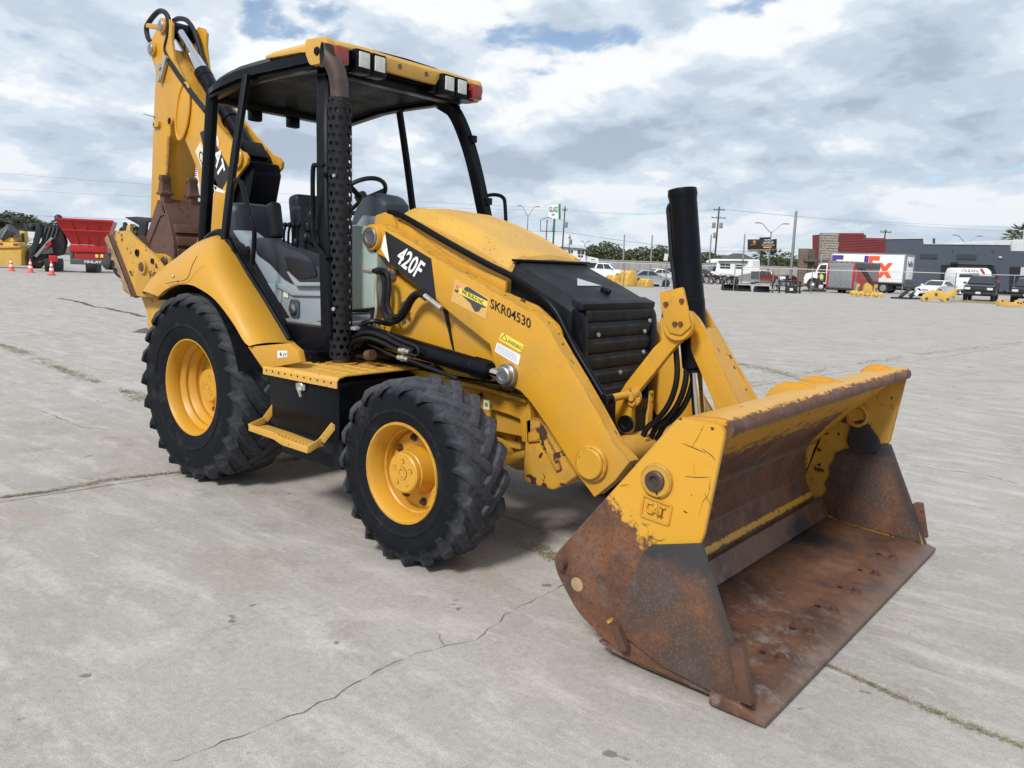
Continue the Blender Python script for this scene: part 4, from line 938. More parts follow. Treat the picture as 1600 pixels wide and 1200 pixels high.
for s in (-1, 1):
    b = MB()
    pts = [(.96, -1.0, .66), (.94, -1.06, .575), (.94, -1.17, .545), (1.20, -1.17, .535), (1.28, -1.17, .515), (1.52, -1.17, .51), (1.52, -1.08, .545), (1.56, -1.02, .64)]
    for p, q in zip(pts, pts[1:]): b.bar(S(-s, p), S(-s, q), .008, .042)
    b.loft([[S(-s, p) for p in r] for r in ([(.95, -1.05, .538), (.95, -1.165, .538), (.95, -1.165, .546), (.95, -1.05, .546)], [(1.20, -1.05, .530), (1.20, -1.165, .530), (1.20, -1.165, .538), (1.20, -1.05, .538)], [(1.51, -1.05, .508), (1.51, -1.165, .508), (1.51, -1.165, .516), (1.51, -1.05, .516)])])
    for i in range(17):
        x = .97 + i * .033; z = .548 - (x - .95) * .032 if x < 1.2 else .540 - (x - 1.2) * .071
        b.box((x, s * 1.145, z), (.011, .011, .010))
    b.build('step', M['yellow_faded'], BH, bevel=.002)

# ---- exhaust stack with a perforated heat shield
EX0, EX1 = Vector((1.215, -.70, .93)), Vector((1.195, -.705, 2.50))
ed = (EX1 - EX0).normalized(); eu, ew = orth(ed)
def perforated(p0, d, u, w, L, R, nr, nc, hole, th):
    b = MB(); n8 = 8
    dz = L / nr
    for row in range(nr):
        for c in range(nc):
            off = 0.5 * (row % 2)
            def pt(a, z, r): return p0 + d * z + (u * math.cos(a) + w * math.sin(a)) * r
            a0 = 2 * PI * (c + off) / nc; da = 2 * PI / nc; z0 = row * dz
            sq = [(-.5, -.5), (0, -.5), (.5, -.5), (.5, 0), (.5, .5), (0, .5), (-.5, .5), (-.5, 0)]
            for r in (R, R - th):
                O = [b.v(pt(a0 + da * x, z0 + dz * (.5 + y), r)) for x, y in sq]
                I = [b.v(pt(a0 + hole / R * math.cos(math.atan2(y, x)), z0 + dz * .5 + hole * math.sin(math.atan2(y, x)), r)) for x, y in sq]
                for i in range(8):
                    j = (i + 1) % 8
                    b.face((O[i], O[j], I[j], I[i]))
                if r == R: I0 = I
            for i in range(8):
                j = (i + 1) % 8
                b.face((I0[i], I0[j], I[j], I[i]))
    bmesh.ops.remove_doubles(b.bm, verts=b.bm.verts, dist=.0008)
    return b
EXH = bpy.data.objects.new('exhaust_stack', None); COL.objects.link(EXH); EXH.parent = BH
b = perforated(EX0 + ed * .035, ed, eu, ew, 1.535, .070, 32, 10, .0152, .003)
b.build('heat_shield', M['shield'], EXH, angle=40)
b = MB(); b.lathe([(.045, 0.0), (.045, 1.50)], EX0, ed, 24); b.lathe([(.056, 0), (.056, .05)], EX0, ed, 24)
tip = [EX0 + ed * 1.40, EX0 + ed * 1.62, EX0 + ed * 1.74 + Vector((.012, .0, 0)), EX0 + ed * 1.81 + Vector((-.02, -.01, 0)), EX0 + ed * 1.865 + Vector((-.075, -.02, 0)), EX0 + ed * 1.90 + Vector((-.125, -.03, 0))]
b.build('exhaust_pipe', M['exhaust'], EXH)

LF = Vector((-.772, -.634, 0)); VF = Vector((.634, -.772, 0)); ZU = Vector((0, 0, 1))     # the tip turns towards LF
def ering(c, e1, e2, k=1.0): return [c + (e1 * math.cos(2 * PI * i / 28) + e2 * math.sin(2 * PI * i / 28)) * k for i in range(28)]
def tilt(a): return -LF * math.cos(math.radians(a)) + ZU * math.sin(math.radians(a))
r_ = .054
e1e = (VF * .88 - LF * .47)
rings = [ering(EX0 + ed * z + LF * o, VF * r_, tilt(a) * r_) for z, o, a in ((1.45, 0, 0), (1.58, 0, 0), (1.655, .004, 8), (1.715, .016, 22), (1.755, .034, 38), (1.785, .056, 56))]
ec = EX0 + ed * 1.815 + LF * .105
rings.append(ering(ec, e1e * r_ * 1.02, ZU * .072))
b = MB(); b.loft(rings, caps=False)
inr = [ering(ec + Vector((0, 0, 0)) - LF * d, e1e * r_ * .93, ZU * .066 * k) for d, k in ((0, 1), (.03, .97), (.06, .85))]
b.loft([rings[-1], inr[0]], caps=False)
b.build('exhaust_tip', M['exhaust'], EXH, angle=40)
b = MB(); b.loft(inr, caps=False); b.poly(inr[-1]); b.build('pipe_bore', M['soot'], EXH)
b = MB(); b.lathe([(.10, .0), (.10, .008), (.05, .010)], EX0 - ed * .005, ed, 28); b.build('exhaust_flange', M['yellow_worn'], EXH)
b = MB(); q = EX0 + ed * .335; b.box(q + Vector((-.035, -.062, 0)), (.05, .02, .035), Matrix.Rotation(.5, 3, 'Z')); b.cyl(q + Vector((.02, -.066, 0)), q + Vector((.024, -.078, 0)), .012, seg=10); b.build('shield_clamp', M['zinc'], EXH, bevel=.002)
b = MB(); q = EX0 + ed * 1.12; b.cyl(q + Vector((.028, -.062, 0)), q + Vector((.032, -.075, 0)), .010, seg=10); b.build('shield_bolt', M['zinc'], EXH)

# ---- rear fenders
def resample(pl, n):
    p = [Vector((q[0], 0, q[1])) for q in pl]
    p = spline(p, 6)
    L = [0]
    for a_, c_ in zip(p, p[1:]): L.append(L[-1] + (c_ - a_).length)
    out = []
    for i in range(n):
        t = L[-1] * i / (n - 1); j = 0
        while j < len(L) - 2 and L[j + 1] < t: j += 1
        f_ = (t - L[j]) / max(1e-9, L[j + 1] - L[j]); out.append(p[j].lerp(p[j + 1], f_))
    return out
arch = resample([(-0.323,1.257),(-0.222,1.307),(-0.099,1.343),(0.019,1.357),(0.142,1.355),(0.276,1.324),(0.383,1.289),(0.487,1.234),(0.631,1.132),(0.729,1.044),(0.791,1.015)], 28)
inn = resample([(-0.844,1.241),(-0.710,1.386),(-0.471,1.530),(-0.246,1.639),(-0.084,1.682),(0.015,1.692),(0.094,1.661),(0.203,1.577),(0.360,1.433),(0.492,1.322),(0.628,1.201),(0.822,1.023)], 28)
# trim line following the inner edge of the fender
trim_px = [(-0.222,-0.780,1.622),(-0.127,-0.780,1.681),(-0.027,-0.780,1.708),(0.062,-0.780,1.691),(0.155,-0.780,1.607),(0.322,-0.780,1.457),(0.455,-0.780,1.345),(0.599,-0.780,1.219),(0.800,-0.780,1.036)]
for s in (-1, 1):
    b = MB(); rings = []
    for i, (o, n_) in enumerate(zip(arch, inn)):
        t = i / 27
        yi = -.80 if t > .25 else -.80 - (.25 - t) * .45
        A = Vector((o.x, -1.07, o.z)); B = Vector((n_.x, yi, n_.z))
        out = (A + B) / 2 - Vector((0, (A.y + B.y) / 2, RZ)); out.normalize()
        row = [Vector((A.x, A.y + .03, A.z)) * 1.0, A]
        for k in range(1, 8):
            f_ = k / 8; bul = math.sin(PI * f_) ** .8 * (.055 + .02 * math.sin(PI * t))
            q = A.lerp(B, f_); nrm = Vector((out.x * .55, -.62, out.z * .6)).normalized()
            row.append(q + nrm * bul)
        row += [B, B + Vector((0, .05, -.01))]
        rings.append([S(-s, tuple(p)) for p in row])
    b.loft(rings, closed=False); b.build('fender', M['yellow_clean'], BH, angle=50)
    # crease of the hinged rear corner panel
    if s < 0:
        b = MB(); b.tube([(p[0], -1.085, p[1]) for p in [(-0.172,1.353),(-0.051,1.371),(0.067,1.385),(0.125,1.421),(0.168,1.484),(0.234,1.548)]], .0022, 6, 4); b.build('fender_seam', M['black_flat'], BH)
        p = [(-0.048,-1.100,1.405)][0]; b = MB(); b.sphere(p, .011); b.build('fender_bolt', M['zinc'], BH)
    b = MB(); b.tube([S(-s, p) for p in trim_px], .028, 8, 4); b.build('fender_trim', M['black'], BH, angle=60)
    b = MB(); b.loft([[S(-s, (n_.x - .02, -.77, n_.z - .03)), S(-s, (n_.x * .9, -.42, n_.z - .03))] for n_ in inn], closed=False); b.loft([[S(-s, (.66 * math.sin(a), -1.05, RZ + .70 * math.cos(a))), S(-s, (.66 * math.sin(a), -.55, RZ + .70 * math.cos(a)))] for a in [(-.6 + 1.9 * i / 14) for i in range(15)]], closed=False); b.build('wheel_well', M['black_flat'], BH)
    b = MB(); b.prism([(-.5, .95), (.75, .95), (.75, 1.05), (.35, 1.62), (-.45, 1.50)], s * .52, s * .56); b.build('cab_side_wall', M['grey'], BH, bevel=.01)
# 12 V label
b = MB(); b.prism([(1.057,1.012),(1.153,1.021),(1.153,0.983),(1.056,0.969)], -1.046, -1.048); lb = b.build('socket_label', M['white'], BH)
bl, br, tl = [(1.100,-1.049,0.982),(1.151,-1.049,0.987),(1.100,-1.049,1.005)]; text('12V', bl, br, tl, M['black_print'], lb, normal=(0, -1, 0))
b = MB(); b.prism([(1.087,1.007),(1.074,0.991),(1.087,0.992),(1.080,0.976),(1.100,0.997),(1.087,0.996),(1.093,1.008)], -1.0485, -1.0492); b.build('bolt_symbol', M['black_print'], lb)

# ---- cab floor and sill
b = MB(); b.prism([(.62, .98), (1.26, .98), (1.26, 1.14), (.55, 1.14)], -.74, .74); b.build('cab_sill', M['black'], BH, bevel=.012)
b = MB(); b.box((.85, 0, 1.15), (.95, 1.36, .02)); b.build('floor_mat', M['grey_floor'], BH, bevel=.004)
b = MB(); b.box((1.06, -.76, .96), (.12, .12, .075)); b.cyl((1.07, -.83, .955), (1.07, -.815, .955), .014, seg=6); b.build('mount_bracket', M['black'], BH, bevel=.006)
# ---- right-hand console, seat, levers
con = [(-0.086,1.734),(0.011,1.734),(0.153,1.674),(0.335,1.586),(0.482,1.449),(0.611,1.395),(0.977,1.395),(0.997,1.177),(0.609,1.114),(0.538,1.143),(0.181,1.508)]
b = MB(); b.prism(con, -.64, -.50); b.build('side_console', M['grey'], BH, bevel=.012)
b = MB(); b.prism([(0.466,1.396),(0.667,1.347),(1.042,1.350),(1.042,1.330),(0.653,1.313),(0.466,1.362)], -.66, -.64); b.build('console_ledge', M['grey'], BH, bevel=.006)
arm_ = [(0.215,1.684),(0.336,1.685),(0.526,1.637),(0.777,1.584),(0.950,1.499),(0.951,1.402),(0.639,1.388),(0.540,1.417),(0.379,1.514),(0.229,1.571)]
b = MB(); b.prism(arm_, -.655, -.50); b.build('console_top', M['plastic_slate'], BH, bevel=.02)
b = MB(); b.prism(rounded([(0.583,1.569),(0.885,1.536),(0.924,1.449),(0.736,1.425),(0.625,1.470)], .02, 3), -.668, -.655); b.build('switch_panel', M['plastic_dark'], BH, bevel=.004)
b = MB(); b.prism([(0.611,1.470),(0.736,1.404),(1.041,1.418),(1.041,1.394),(0.709,1.378)], -.675, -.64); b.build('console_edge', M['grey'], BH, bevel=.005)
b = MB(); b.prism(rounded([(0.218,1.386),(0.517,1.378),(0.516,1.271),(0.442,1.193),(0.253,1.167)], .02, 2), -.646, -.642); b.build('access_panel', M['grey'], BH, bevel=.002)
p = [(0.666,-0.650,1.229)][0]
b = MB(); b.prism(rounded([(p[0] - .05, p[2] - .06), (p[0] + .05, p[2] - .06), (p[0] + .05, p[2] + .06), (p[0] - .05, p[2] + .06)], .025, 4), -.652, -.642); b.build('lock_plate', M['plastic_mid'], BH, bevel=.003)
b = MB(); b.lathe([(.034, 0), (.034, .02), (.02, .026), (0, .026)], (p[0], -.652, p[2]), (0, -1, 0), 20); b.build('lock_barrel', M['steel'], BH)
b = MB(); p = [(0.125,-0.648,1.602)][0]; b.lathe([(.026, 0), (.022, .012), (0, .014)], (p[0], -.643, p[2]), (0, -1, 0), 18); b.build('console_plug', M['plastic_dark'], BH)
p = [(0.565,-0.648,1.329)][0]
b = MB(); b.prism([(p[0] - .025, p[2] - .03), (p[0] + .03, p[2] - .035), (p[0] + .03, p[2] + .02), (p[0] - .02, p[2] + .03)], -.648, -.6465); b.build('console_label', M['label_cream'], BH)
b = MB(); p = [(0.681,-0.600,1.145)][0]; b.tube([(p[0] - .05, -.62, p[2] - .03), (p[0] - .05, -.62, p[2] + .05), (p[0] + .03, -.62, p[2] + .05), (p[0] + .03, -.62, p[2] - .03)], .006, 6, 1); b.build('floor_handle', M['black'], BH)
def pad(name, c, d, m, rot=None, r=.04):
    b = MB(); b.box(c, d, rot); return b.build(name, m, BH, bevel=r, seg=4)
RY = lambda a: Matrix.Rotation(a, 3, 'Y')
p = [(-0.158,-0.450,1.788)][0]; pad('headrest_pad', (p[0], -.45, p[2] - .02), (.19, .36, .33), M['plastic_slate'], RY(-.12), .085)
b = MB(); b.cyl((p[0] - .02, -.45, p[2] - .5), (p[0] - .02, -.45, p[2] - .1), .05); b.build('pad_post', M['plastic_dark'], BH)
p = [(0.111,-0.220,1.802)][0]
pad('seat_back', (p[0] - .06, .02, p[2] - .06), (.13, .46, .56), M['plastic_dark'], RY(-.14), .05)
pad('seat_back_bolster', (p[0] - .02, -.17, p[2] - .10), (.12, .10, .48), M['plastic_dark'], RY(-.14), .04)
pad('seat_cushion', (p[0] + .20, .02, p[2] - .40), (.50, .48, .14), M['plastic_dark'], RY(.08), .05)
b = MB(); b.box((p[0] + .15, .02, 1.34), (.36, .36, .34)); b.build('seat_base', M['plastic_dark'], BH, bevel=.02)
for k in range(3): pad('seat_rib', (p[0] + .03, .02, p[2] - .02 - k * .09), (.05, .40, .07), M['plastic_dark'], RY(-.14), .02)
p = [(0.117,-0.420,1.812)][0]; pad('armrest_pod', (p[0], -.42, p[2]), (.09, .09, .26), M['plastic_dark'], RY(-.18), .035)
for px, y, h in (((463, 380), -.52, .10), ((478, 372), -.48, .14), ((487, 336), -.40, .10)):
    q = {463: [(0.507,-0.520,1.657)][0], 478: [(0.559,-0.480,1.693)][0], 487: [(0.514,-0.400,1.851)][0]}[px[0]]
    b = MB(); b.cyl((q[0], y, q[2] - .16), (q[0], y, q[2] - .02), .009, seg=8); b.build('lever', M['black'], BH)
    b = MB(); b.sphere((q[0], y, q[2]), .024, (1, 1, 1.5)); b.build('lever_knob', M['plastic_dark'], BH)
for i in range(4):
    b = MB(); x = .42 + i * .05; b.tube([(x, -.56, 1.62), (x + .02, -.57, 1.72), (x + .04, -.575, 1.76)], .008, 8, 3); b.sphere((x + .042, -.576, 1.775), .018); b.build('control_lever', M['black'], BH)
# ---- steering column and wheel
col_ = [(0.616,1.791),(0.656,1.897),(0.750,1.991),(0.856,2.015),(0.947,2.000),(1.012,1.944),(1.007,1.868),(0.912,1.800),(0.901,1.714),(0.645,1.712)]
b = MB(); rings = []
for y, k in ((-.17, .78), (-.155, .92), (-.10, 1.0), (.0, 1.0), (.05, .92), (.065, .78)):
    cx, cz = sum(p[0] for p in col_) / len(col_), sum(p[1] for p in col_) / len(col_)
    rings.append([(cx + (p[0] - cx) * k, y, cz + (p[1] - cz) * k) for p in col_])
b.loft(rings); b.build('dash_pod', M['plastic_mid'], BH, bevel=.008, angle=40)
b = MB(); b.prism([(0.804,1.791),(0.875,1.858),(1.017,1.849),(1.081,1.816),(1.044,1.783)], -.26, -.16); b.build('dash_trim', M['grey'], BH, bevel=.012)
b = MB(); b.prism([(0.710,1.794),(1.026,1.795),(1.028,1.711),(0.712,1.708)], -.26, .1); b.build('dash_lower', M['grey'], BH, bevel=.01)
sc_ = Vector([(0.690,-0.020,2.008)][0]); sc_.x -= .12
ax = Vector((-.62, 0, .78)).normalized(); su = Vector((0, 1, 0)); sv = ax.cross(su)
b = MB()
ring = [sc_ + (su * math.cos(2 * PI * k / 40) + sv * math.sin(2 * PI * k / 40)) * .19 for k in range(41)]
b.tube(ring, .016, 10, 1)
for a in (PI / 2, PI / 2 + 2.09, PI / 2 - 2.09): b.bar(sc_ - ax * .03, sc_ + (su * math.cos(a) + sv * math.sin(a)) * .19, .035, .012, ax)
b.cyl(sc_ - ax * .06, sc_ + ax * .01, .045); b.cyl(sc_ - ax * .25, sc_ - ax * .05, .035)
b.build('steering_wheel', M['plastic_dark'], BH)

# ---- canopy frame
rz_ = [2.72, 2.62, 2.45, 2.2, 2.0, 1.8, 1.6, 1.35, 1.10]
fpost = [(.80, .50, 2.75), (.88, .56, 2.68), (.935, .60, 2.58), (.990, .65, 2.40), (1.04, .685, 2.20), (1.08, .715, 2.0), (1.12, .74, 1.80), (1.15, .75, 1.60), (1.17, .755, 1.35), (1.18, .755, 1.10)]
def post(name, pts, w, d, s, m):
    b = MB(); P_ = [Vector(S(-s, (x, -y, z))) for x, y, z in pts]
    P_ = spline(P_, 3); rings = []
    for i, q in enumerate(P_):
        t = (P_[min(i + 1, len(P_) - 1)] - P_[max(i - 1, 0)]).normalized()
        f_ = (Vector((1, 0, 0)) - t * t.x).normalized(); g_ = t.cross(f_)
        rings.append([q + f_ * a * d / 2 + g_ * c * w / 2 for a, c in ((-1, -1), (.7, -1), (1, -.7), (1, .7), (.7, 1), (-1, 1))])
    b.loft(rings); return b.build(name, m, BH, angle=40)
for s in (-1, 1):
    post('front_post', fpost, .075, .085, s, M['black'])
    post('rear_post', [(-.36, .60, 2.76), (-.385, .60, 2.6), (-.42, .605, 2.3), (-.46, .61, 1.95), (-.49, .62, 1.62), (-.50, .62, 1.3)], .062, .080, s, M['black'])
    post('mid_post', [(.19, .68, 2.75), (.20, .73, 2.5), (.205, .78, 2.25), (.212, .825, 2.0), (.22, .86, 1.80), (.225, .88, 1.66)], .04, .045, s, M['black'])
    # gusset under the roof
    b = MB(); b.prism([(.70, 2.70), (.93, 2.70), (.955, 2.48), (.90, 2.60)], s * .57, s * .60); b.build('post_gusset', M['black'], BH, bevel=.004)
    for z, x, y in ((2.46, .975, .638), (2.02, 1.077, .712), (1.85, 1.11, .735), (1.74, 1.13, .745)):
        b = MB(); b.box((x + .055, s * y, z), (.05, .04, .05 if z > 2 else .02)); b.build('post_clip', M['black'], BH, bevel=.004)
b = MB(); p = [Vector(q) for q in [(0.319,-0.860,2.039),(0.356,-0.860,2.046),(0.393,-0.860,2.020),(0.442,-0.860,1.918),(0.498,-0.860,1.805),(0.533,-0.860,1.740),(0.532,-0.860,1.643),(0.507,-0.860,1.504)]]; b.tube(p, .015, 10, 4); b.build('grab_rail', M['black'], BH)
p = [Vector(q) for q in [(1.169,-0.800,2.109),(1.096,-0.800,2.112),(1.065,-0.800,2.084),(1.066,-0.800,1.844),(1.078,-0.800,1.684),(1.122,-0.800,1.624),(1.209,-0.800,1.565)]]; b = MB(); b.tube(p, .014, 10, 4); b.build('grab_rail', M['black'], BH)
b = MB(); b.tube([(1.09, .72, 2.06), (1.13, .78, 2.075), (1.17, .83, 2.06), (1.185, .845, 2.0), (1.20, .85, 1.75), (1.19, .83, 1.62), (1.15, .76, 1.60)], .014, 10, 4); b.build('grab_rail', M['black'], BH)
b = MB(); b.tube([(.21, .84, 1.95), (.27, .88, 1.96), (.34, .91, 1.93), (.37, .92, 1.84), (.38, .92, 1.7)], .015, 10, 4); b.build('grab_rail', M['black'], BH)
b = MB(); b.sphere((.42, .80, 1.86), .07, (1, 1, .8)); b.cyl((.42, .80, 1.60), (.42, .80, 1.84), .03); b.build('side_lamp', M['plastic_dark'], BH)

# ---- canopy roof
RH = .68
def roof_ring(x, hw, zt, zb, r=.10):
    half = [(hw, zb), (hw, zt - r * .55), (hw - r * .35, zt - r * .18), (hw - r, zt), (hw * .4, zt + .022), (0, zt + .028)]
    full = [(x, -y, z) for y, z in half] + [(x, y, z) for y, z in reversed(half[:-1])]
    return full
def lerp_tab(x, tab):
    for (x0, v0), (x1, v1) in zip(tab, tab[1:]):
        if x <= x1: return v0 + (v1 - v0) * max(0, (x - x0)) / (x1 - x0)
    return tab[-1][1]
def zt_(x): return lerp_tab(x, [(-.46, 2.725), (-.36, 2.765), (-.22, 2.80), (-.10, 2.823), (.02, 2.842), (.18, 2.852), (.6, 2.862), (1.1, 2.868)])
def zb_(x): return lerp_tab(x, [(-.46, 2.66), (-.36, 2.68), (-.10, 2.715), (.05, 2.735), (.25, 2.745), (1.1, 2.752)])
xs = [-.46, -.42, -.34, -.22, -.10, .05, .25, .55, .80, 1.00]
b = MB()
b.loft([roof_ring(x, RH - (.16 if x < -.44 else .08 if x < -.4 else .025 if x < -.3 else .005 if x < -.2 else 0), zt_(x), zb_(x)) for x in xs])
b.build('roof', M['black'], BH, angle=35)
b = MB(); b.loft([[(x, -RH + .05, zb_(x) - .006), (x, -RH + .12, zb_(x) + .0), (x, RH - .12, zb_(x) + .0), (x, RH - .05, zb_(x) - .006)] for x in xs[1:]], closed=False); b.build('roof_lining', M['headliner'], BH, angle=50)
for s in (-1, 1):
    b = MB(); b.loft([[(x, s * (RH - .03 - (.06 if x < -.4 else 0)), zb_(x) + .004), (x, s * (RH - .03 - (.06 if x < -.4 else 0)), zb_(x) - .030), (x, s * (RH - .10), zb_(x) - .030), (x, s * (RH - .10), zb_(x) + .004)] for x in xs[1:]]); b.build('roof_rail', M['black'], BH, bevel=.008)
b = MB(); b.box((-.41, 0, 2.69), (.09, 1.20, .10)); b.build('rear_beam', M['black'], BH, bevel=.015)
b = MB(); b.box((.92, 0, 2.725), (.08, 1.15, .06)); b.build('front_beam', M['black'], BH, bevel=.012)
for y in (-.22, .12):
    b = MB(); b.box((-.43, y, 2.61), (.06, .10, .085)); b.build('rear_work_light', M['black'], BH, bevel=.016)
# yellow visor round the front of the roof
b = MB()
for s in (-1, 1):
    b.loft([[(x, s * y, z) for y, z in ((RH + .014, zt_(x) - w), (RH + .014, zt_(x) - .02), (RH - .05, zt_(x) + .018), (RH - .22, zt_(x) + .038), (RH - .22, zt_(x) + .02), (RH - .02, zt_(x) - w))] for x, w in ((.42, .035), (.60, .045), (.78, .05), (.86, .06))])
    b.prism(rounded([(.84, 2.80), (.885, 2.725), (1.03, 2.725), (1.07, 2.80), (1.045, 2.875), (.84, 2.885)], .025, 3), s * .635, s * (RH + .012))
b.loft([[(x, y, z) for x, z in ((.78, 2.880 + c), (.98, 2.888 + c), (1.035, 2.876 + c), (1.056, 2.850 + c), (1.056, 2.895 - dz), (1.02, 2.895 - dz), (1.01, 2.852 + c), (.78, 2.862 + c))]
        for y, c, dz in ((-RH + .01, -.020, .075), (-.60, -.006, .07), (-.38, .002, .055), (-.27, .0, .060), (-.222, -.003, .132), (.222, -.003, .132), (.27, .0, .060), (.38, .002, .055), (.60, -.006, .07), (RH - .01, -.020, .075))])
b.build('visor', M['yellow_faded'], BH, bevel=.006, angle=40)
for y in (-.11, .13):
    b = MB(); b.lathe([(.016, 0), (.016, .003), (.008, .003)], (1.056, y, 2.815), (1, 0, 0), 12); b.build('visor_bolt', M['rust'], BH)
b = MB(); b.lathe([(.026, 0), (.022, .010), (0, .012)], (.96, -RH - .012, 2.80), (0, -1, 0), 18); b.build('visor_plug', M['black'], BH)
for s in (-1, 1):
    for y in (.44, .314):
        b = MB(); b.box((1.045, s * y, 2.775), (.10, .122, .142)); hl = b.build('headlight', M['black'], BH, bevel=.016)
        b = MB(); b.box((1.097, s * y, 2.782), (.012, .084, .092)); b.build('lens', M['lens'], hl, bevel=.012, seg=3)
    b = MB(); b.box((1.00, s * .42, 2.78), (.08, .42, .12)); b.build('lamp_backing', M['black'], BH, bevel=.01)
    b = MB(); b.box((1.07, s * .605, 2.778), (.05, .095, .10)); b.build('turn_light', M['red_lens'], BH, bevel=.008)

# ---- backhoe: swing frame, stabilizers, boom, stick, bucket
b = MB(); b.box((-1.22, 0, .80), (.16, .62, .66)); b.prism(rounded([(-1.3, .45), (-1.62, .50), (-1.66, .95), (-1.3, 1.12)], .05, 3), -.20, .20); b.build('swing_frame', M['yellow_worn'], BH, bevel=.02)
for s in (-1, 1):
    Y_ = -.92
    pl = [(-1.308,1.682),(-1.252,1.707),(-1.052,1.713),(-0.944,1.661),(-0.649,1.536),(-0.478,1.417),(-0.585,1.330),(-0.618,1.240),(-0.734,1.224),(-0.943,1.222)]
    b = MB(); b.prism(rounded(pl, .012, 2), s * .90, s * .92); b.build('stabilizer_plate', M['yellow_worn'], BH, bevel=.005)
    sp_ = [(-1.385,1.677),(-1.297,1.682),(-0.943,1.222),(-1.025,1.212)]
    b = MB(); b.prism(sp_, s * .66, s * .925); b.build('stabilizer_pad', M['rust'], BH, bevel=.008)
    rnd = random.Random(3); b = MB()
    A_, B_ = [(-1.496,1.676),(-1.149,1.235)]; C_, D_ = [(-1.363,1.672),(-1.004,1.213)]
    rows = []
    for i in range(27):
        t = i / 26; row = []
        for j, y in enumerate([.655 + .275 * k / 14 for k in range(15)]):
            e = Vector(C_).lerp(Vector(D_), t); o_ = Vector(A_).lerp(Vector(B_), t)
            k_ = 0.15 if i in (0, 26) or j in (0, 14) else rnd.uniform(.75, 1.2)
            q = e + (o_ - e) * k_
            row.append((q.x, s * (y + rnd.uniform(-.006, .006)), q.y + rnd.uniform(-.012, .012)))
        rows.append(row)
    b.loft(rows, closed=False, caps=False); b.loft([[(Vector(C_).lerp(Vector(D_), i / 26).x, s * .932, Vector(C_).lerp(Vector(D_), i / 26).y) for i in range(27)], [(r[-1][0], s * .932, r[-1][2]) for r in rows]], closed=False, caps=False)
    b.build('caked_mud', M['mud'], BH, angle=60)
    for p, r, m_ in (([(-0.818,-0.920,1.447)][0], .030, 'rust'), ([(-0.911,-0.920,1.548)][0], .027, 'black'), ([(-0.680,-0.920,1.493)][0], .020, 'soot'), ([(-0.610,-0.920,1.384)][0], .030, 'rust')):
        if r == .030 and p[2] > 1.2:
            b = MB(); b.lathe([(.056, 0), (.056, .016), (.050, .020), (.034, .020)], (p[0], s * .92, p[2]), (0, s, 0), 24); b.build('pin_collar', M['yellow_worn'], BH)
        b = MB(); b.lathe([(.034, 0), (.034, .026), (.028, .030), (0, .030)] if r == .030 and p[2] > 1.2 else [(r, 0), (r, .010), (r * .7, .012), (r * .6, .003), (0, .003)], (p[0], s * .92, p[2]), (0, s, 0), 24); b.build('stabilizer_pin', M[m_], BH)
    b = MB(); e_ = [(-1.086,1.526),(-1.004,1.548),(-0.885,1.546),(-0.808,1.523),(-0.781,1.481),(-0.813,1.417),(-0.855,1.367),(-0.973,1.382)]
    b.prism(e_, s * .71, s * .74); b.build('stabilizer_ear', M['yellow'], BH, bevel=.006)
    p = [(-0.840,-0.740,1.488)][0]; b = MB(); b.lathe([(.040, 0), (.040, .02), (.03, .024), (0, .024)], (p[0], s * .74, p[2]), (0, s, 0), 20); b.build('stabilizer_pin', M['steel'], BH)
    b = MB(); b.prism([(-1.088,1.208),(-0.708,1.239),(-0.655,1.156),(-0.820,0.950),(-0.880,0.935)], s * .72, s * .82); b.build('stabilizer_leg', M['yellow_worn'], BH, bevel=.01)
    b = MB(); b.cyl((-.95, s * .56, .62), (-.98, s * .64, 1.2), .05); b.build('stabilizer_cylinder', M['black'], BH)
# boom: two side plates with a box between them
BY = .17
boom = [(-1.990,3.471),(-1.932,3.510),(-1.864,3.541),(-1.778,3.518),(-1.727,3.469),(-1.743,3.358),(-1.709,3.171),(-1.608,3.051),(-1.468,2.907),(-1.212,2.725),(-1.041,2.585),(-0.856,2.458),(-0.747,2.383),(-0.657,2.358),(-0.613,2.317),(-0.623,2.269),(-0.696,2.223),(-0.761,2.176),(-0.847,2.058),(-0.948,1.830),(-1.001,1.649),(-1.025,1.491),(-1.484,1.478),(-1.381,1.697),(-1.330,1.964),(-1.334,2.123),(-1.380,2.271),(-1.488,2.419),(-1.588,2.546),(-1.681,2.616),(-1.777,2.666),(-1.839,2.735),(-1.875,2.899),(-2.021,3.118),(-2.084,3.217),(-2.111,3.344),(-2.073,3.413)]
b = MB(); b.prism(boom, -BY, -BY + .025); b.build('boom_plate', M['yellow'], BH, bevel=.006)
b = MB(); b.prism(boom, BY - .025, BY); b.build('boom_plate', M['yellow'], BH, bevel=.006)
mid = [(-1.811,3.289),(-1.700,3.118),(-1.529,2.918),(-1.272,2.699),(-1.100,2.549),(-0.931,2.423),(-0.842,2.259),(-0.941,2.060),(-1.025,1.831),(-1.073,1.516),(-1.420,1.507),(-1.305,1.805),(-1.277,2.016),(-1.311,2.200),(-1.407,2.367),(-1.546,2.528),(-1.691,2.638),(-1.815,2.787),(-1.934,3.065)]
b = MB(); b.prism(mid, -BY + .025, BY - .025); b.build('boom_box', M['yellow_worn'], BH)
ov = [(-1.558,2.739)][0]
b = MB()
el = []
for k in range(33):
    a = 2 * PI * k / 32
    u_, w__ = .10 * math.cos(a), .235 * math.sin(a)
    ca, sa = math.cos(.28), math.sin(.28)
    el.append((ov[0] + u_ * ca + w__ * sa, -BY - .004, ov[1] - u_ * sa + w__ * ca))
b.prism([(p[0], p[2]) for p in el[:-1]], -BY - .014, -BY + .002); b.build('boom_relief', M['yellow'], BH, bevel=.006)
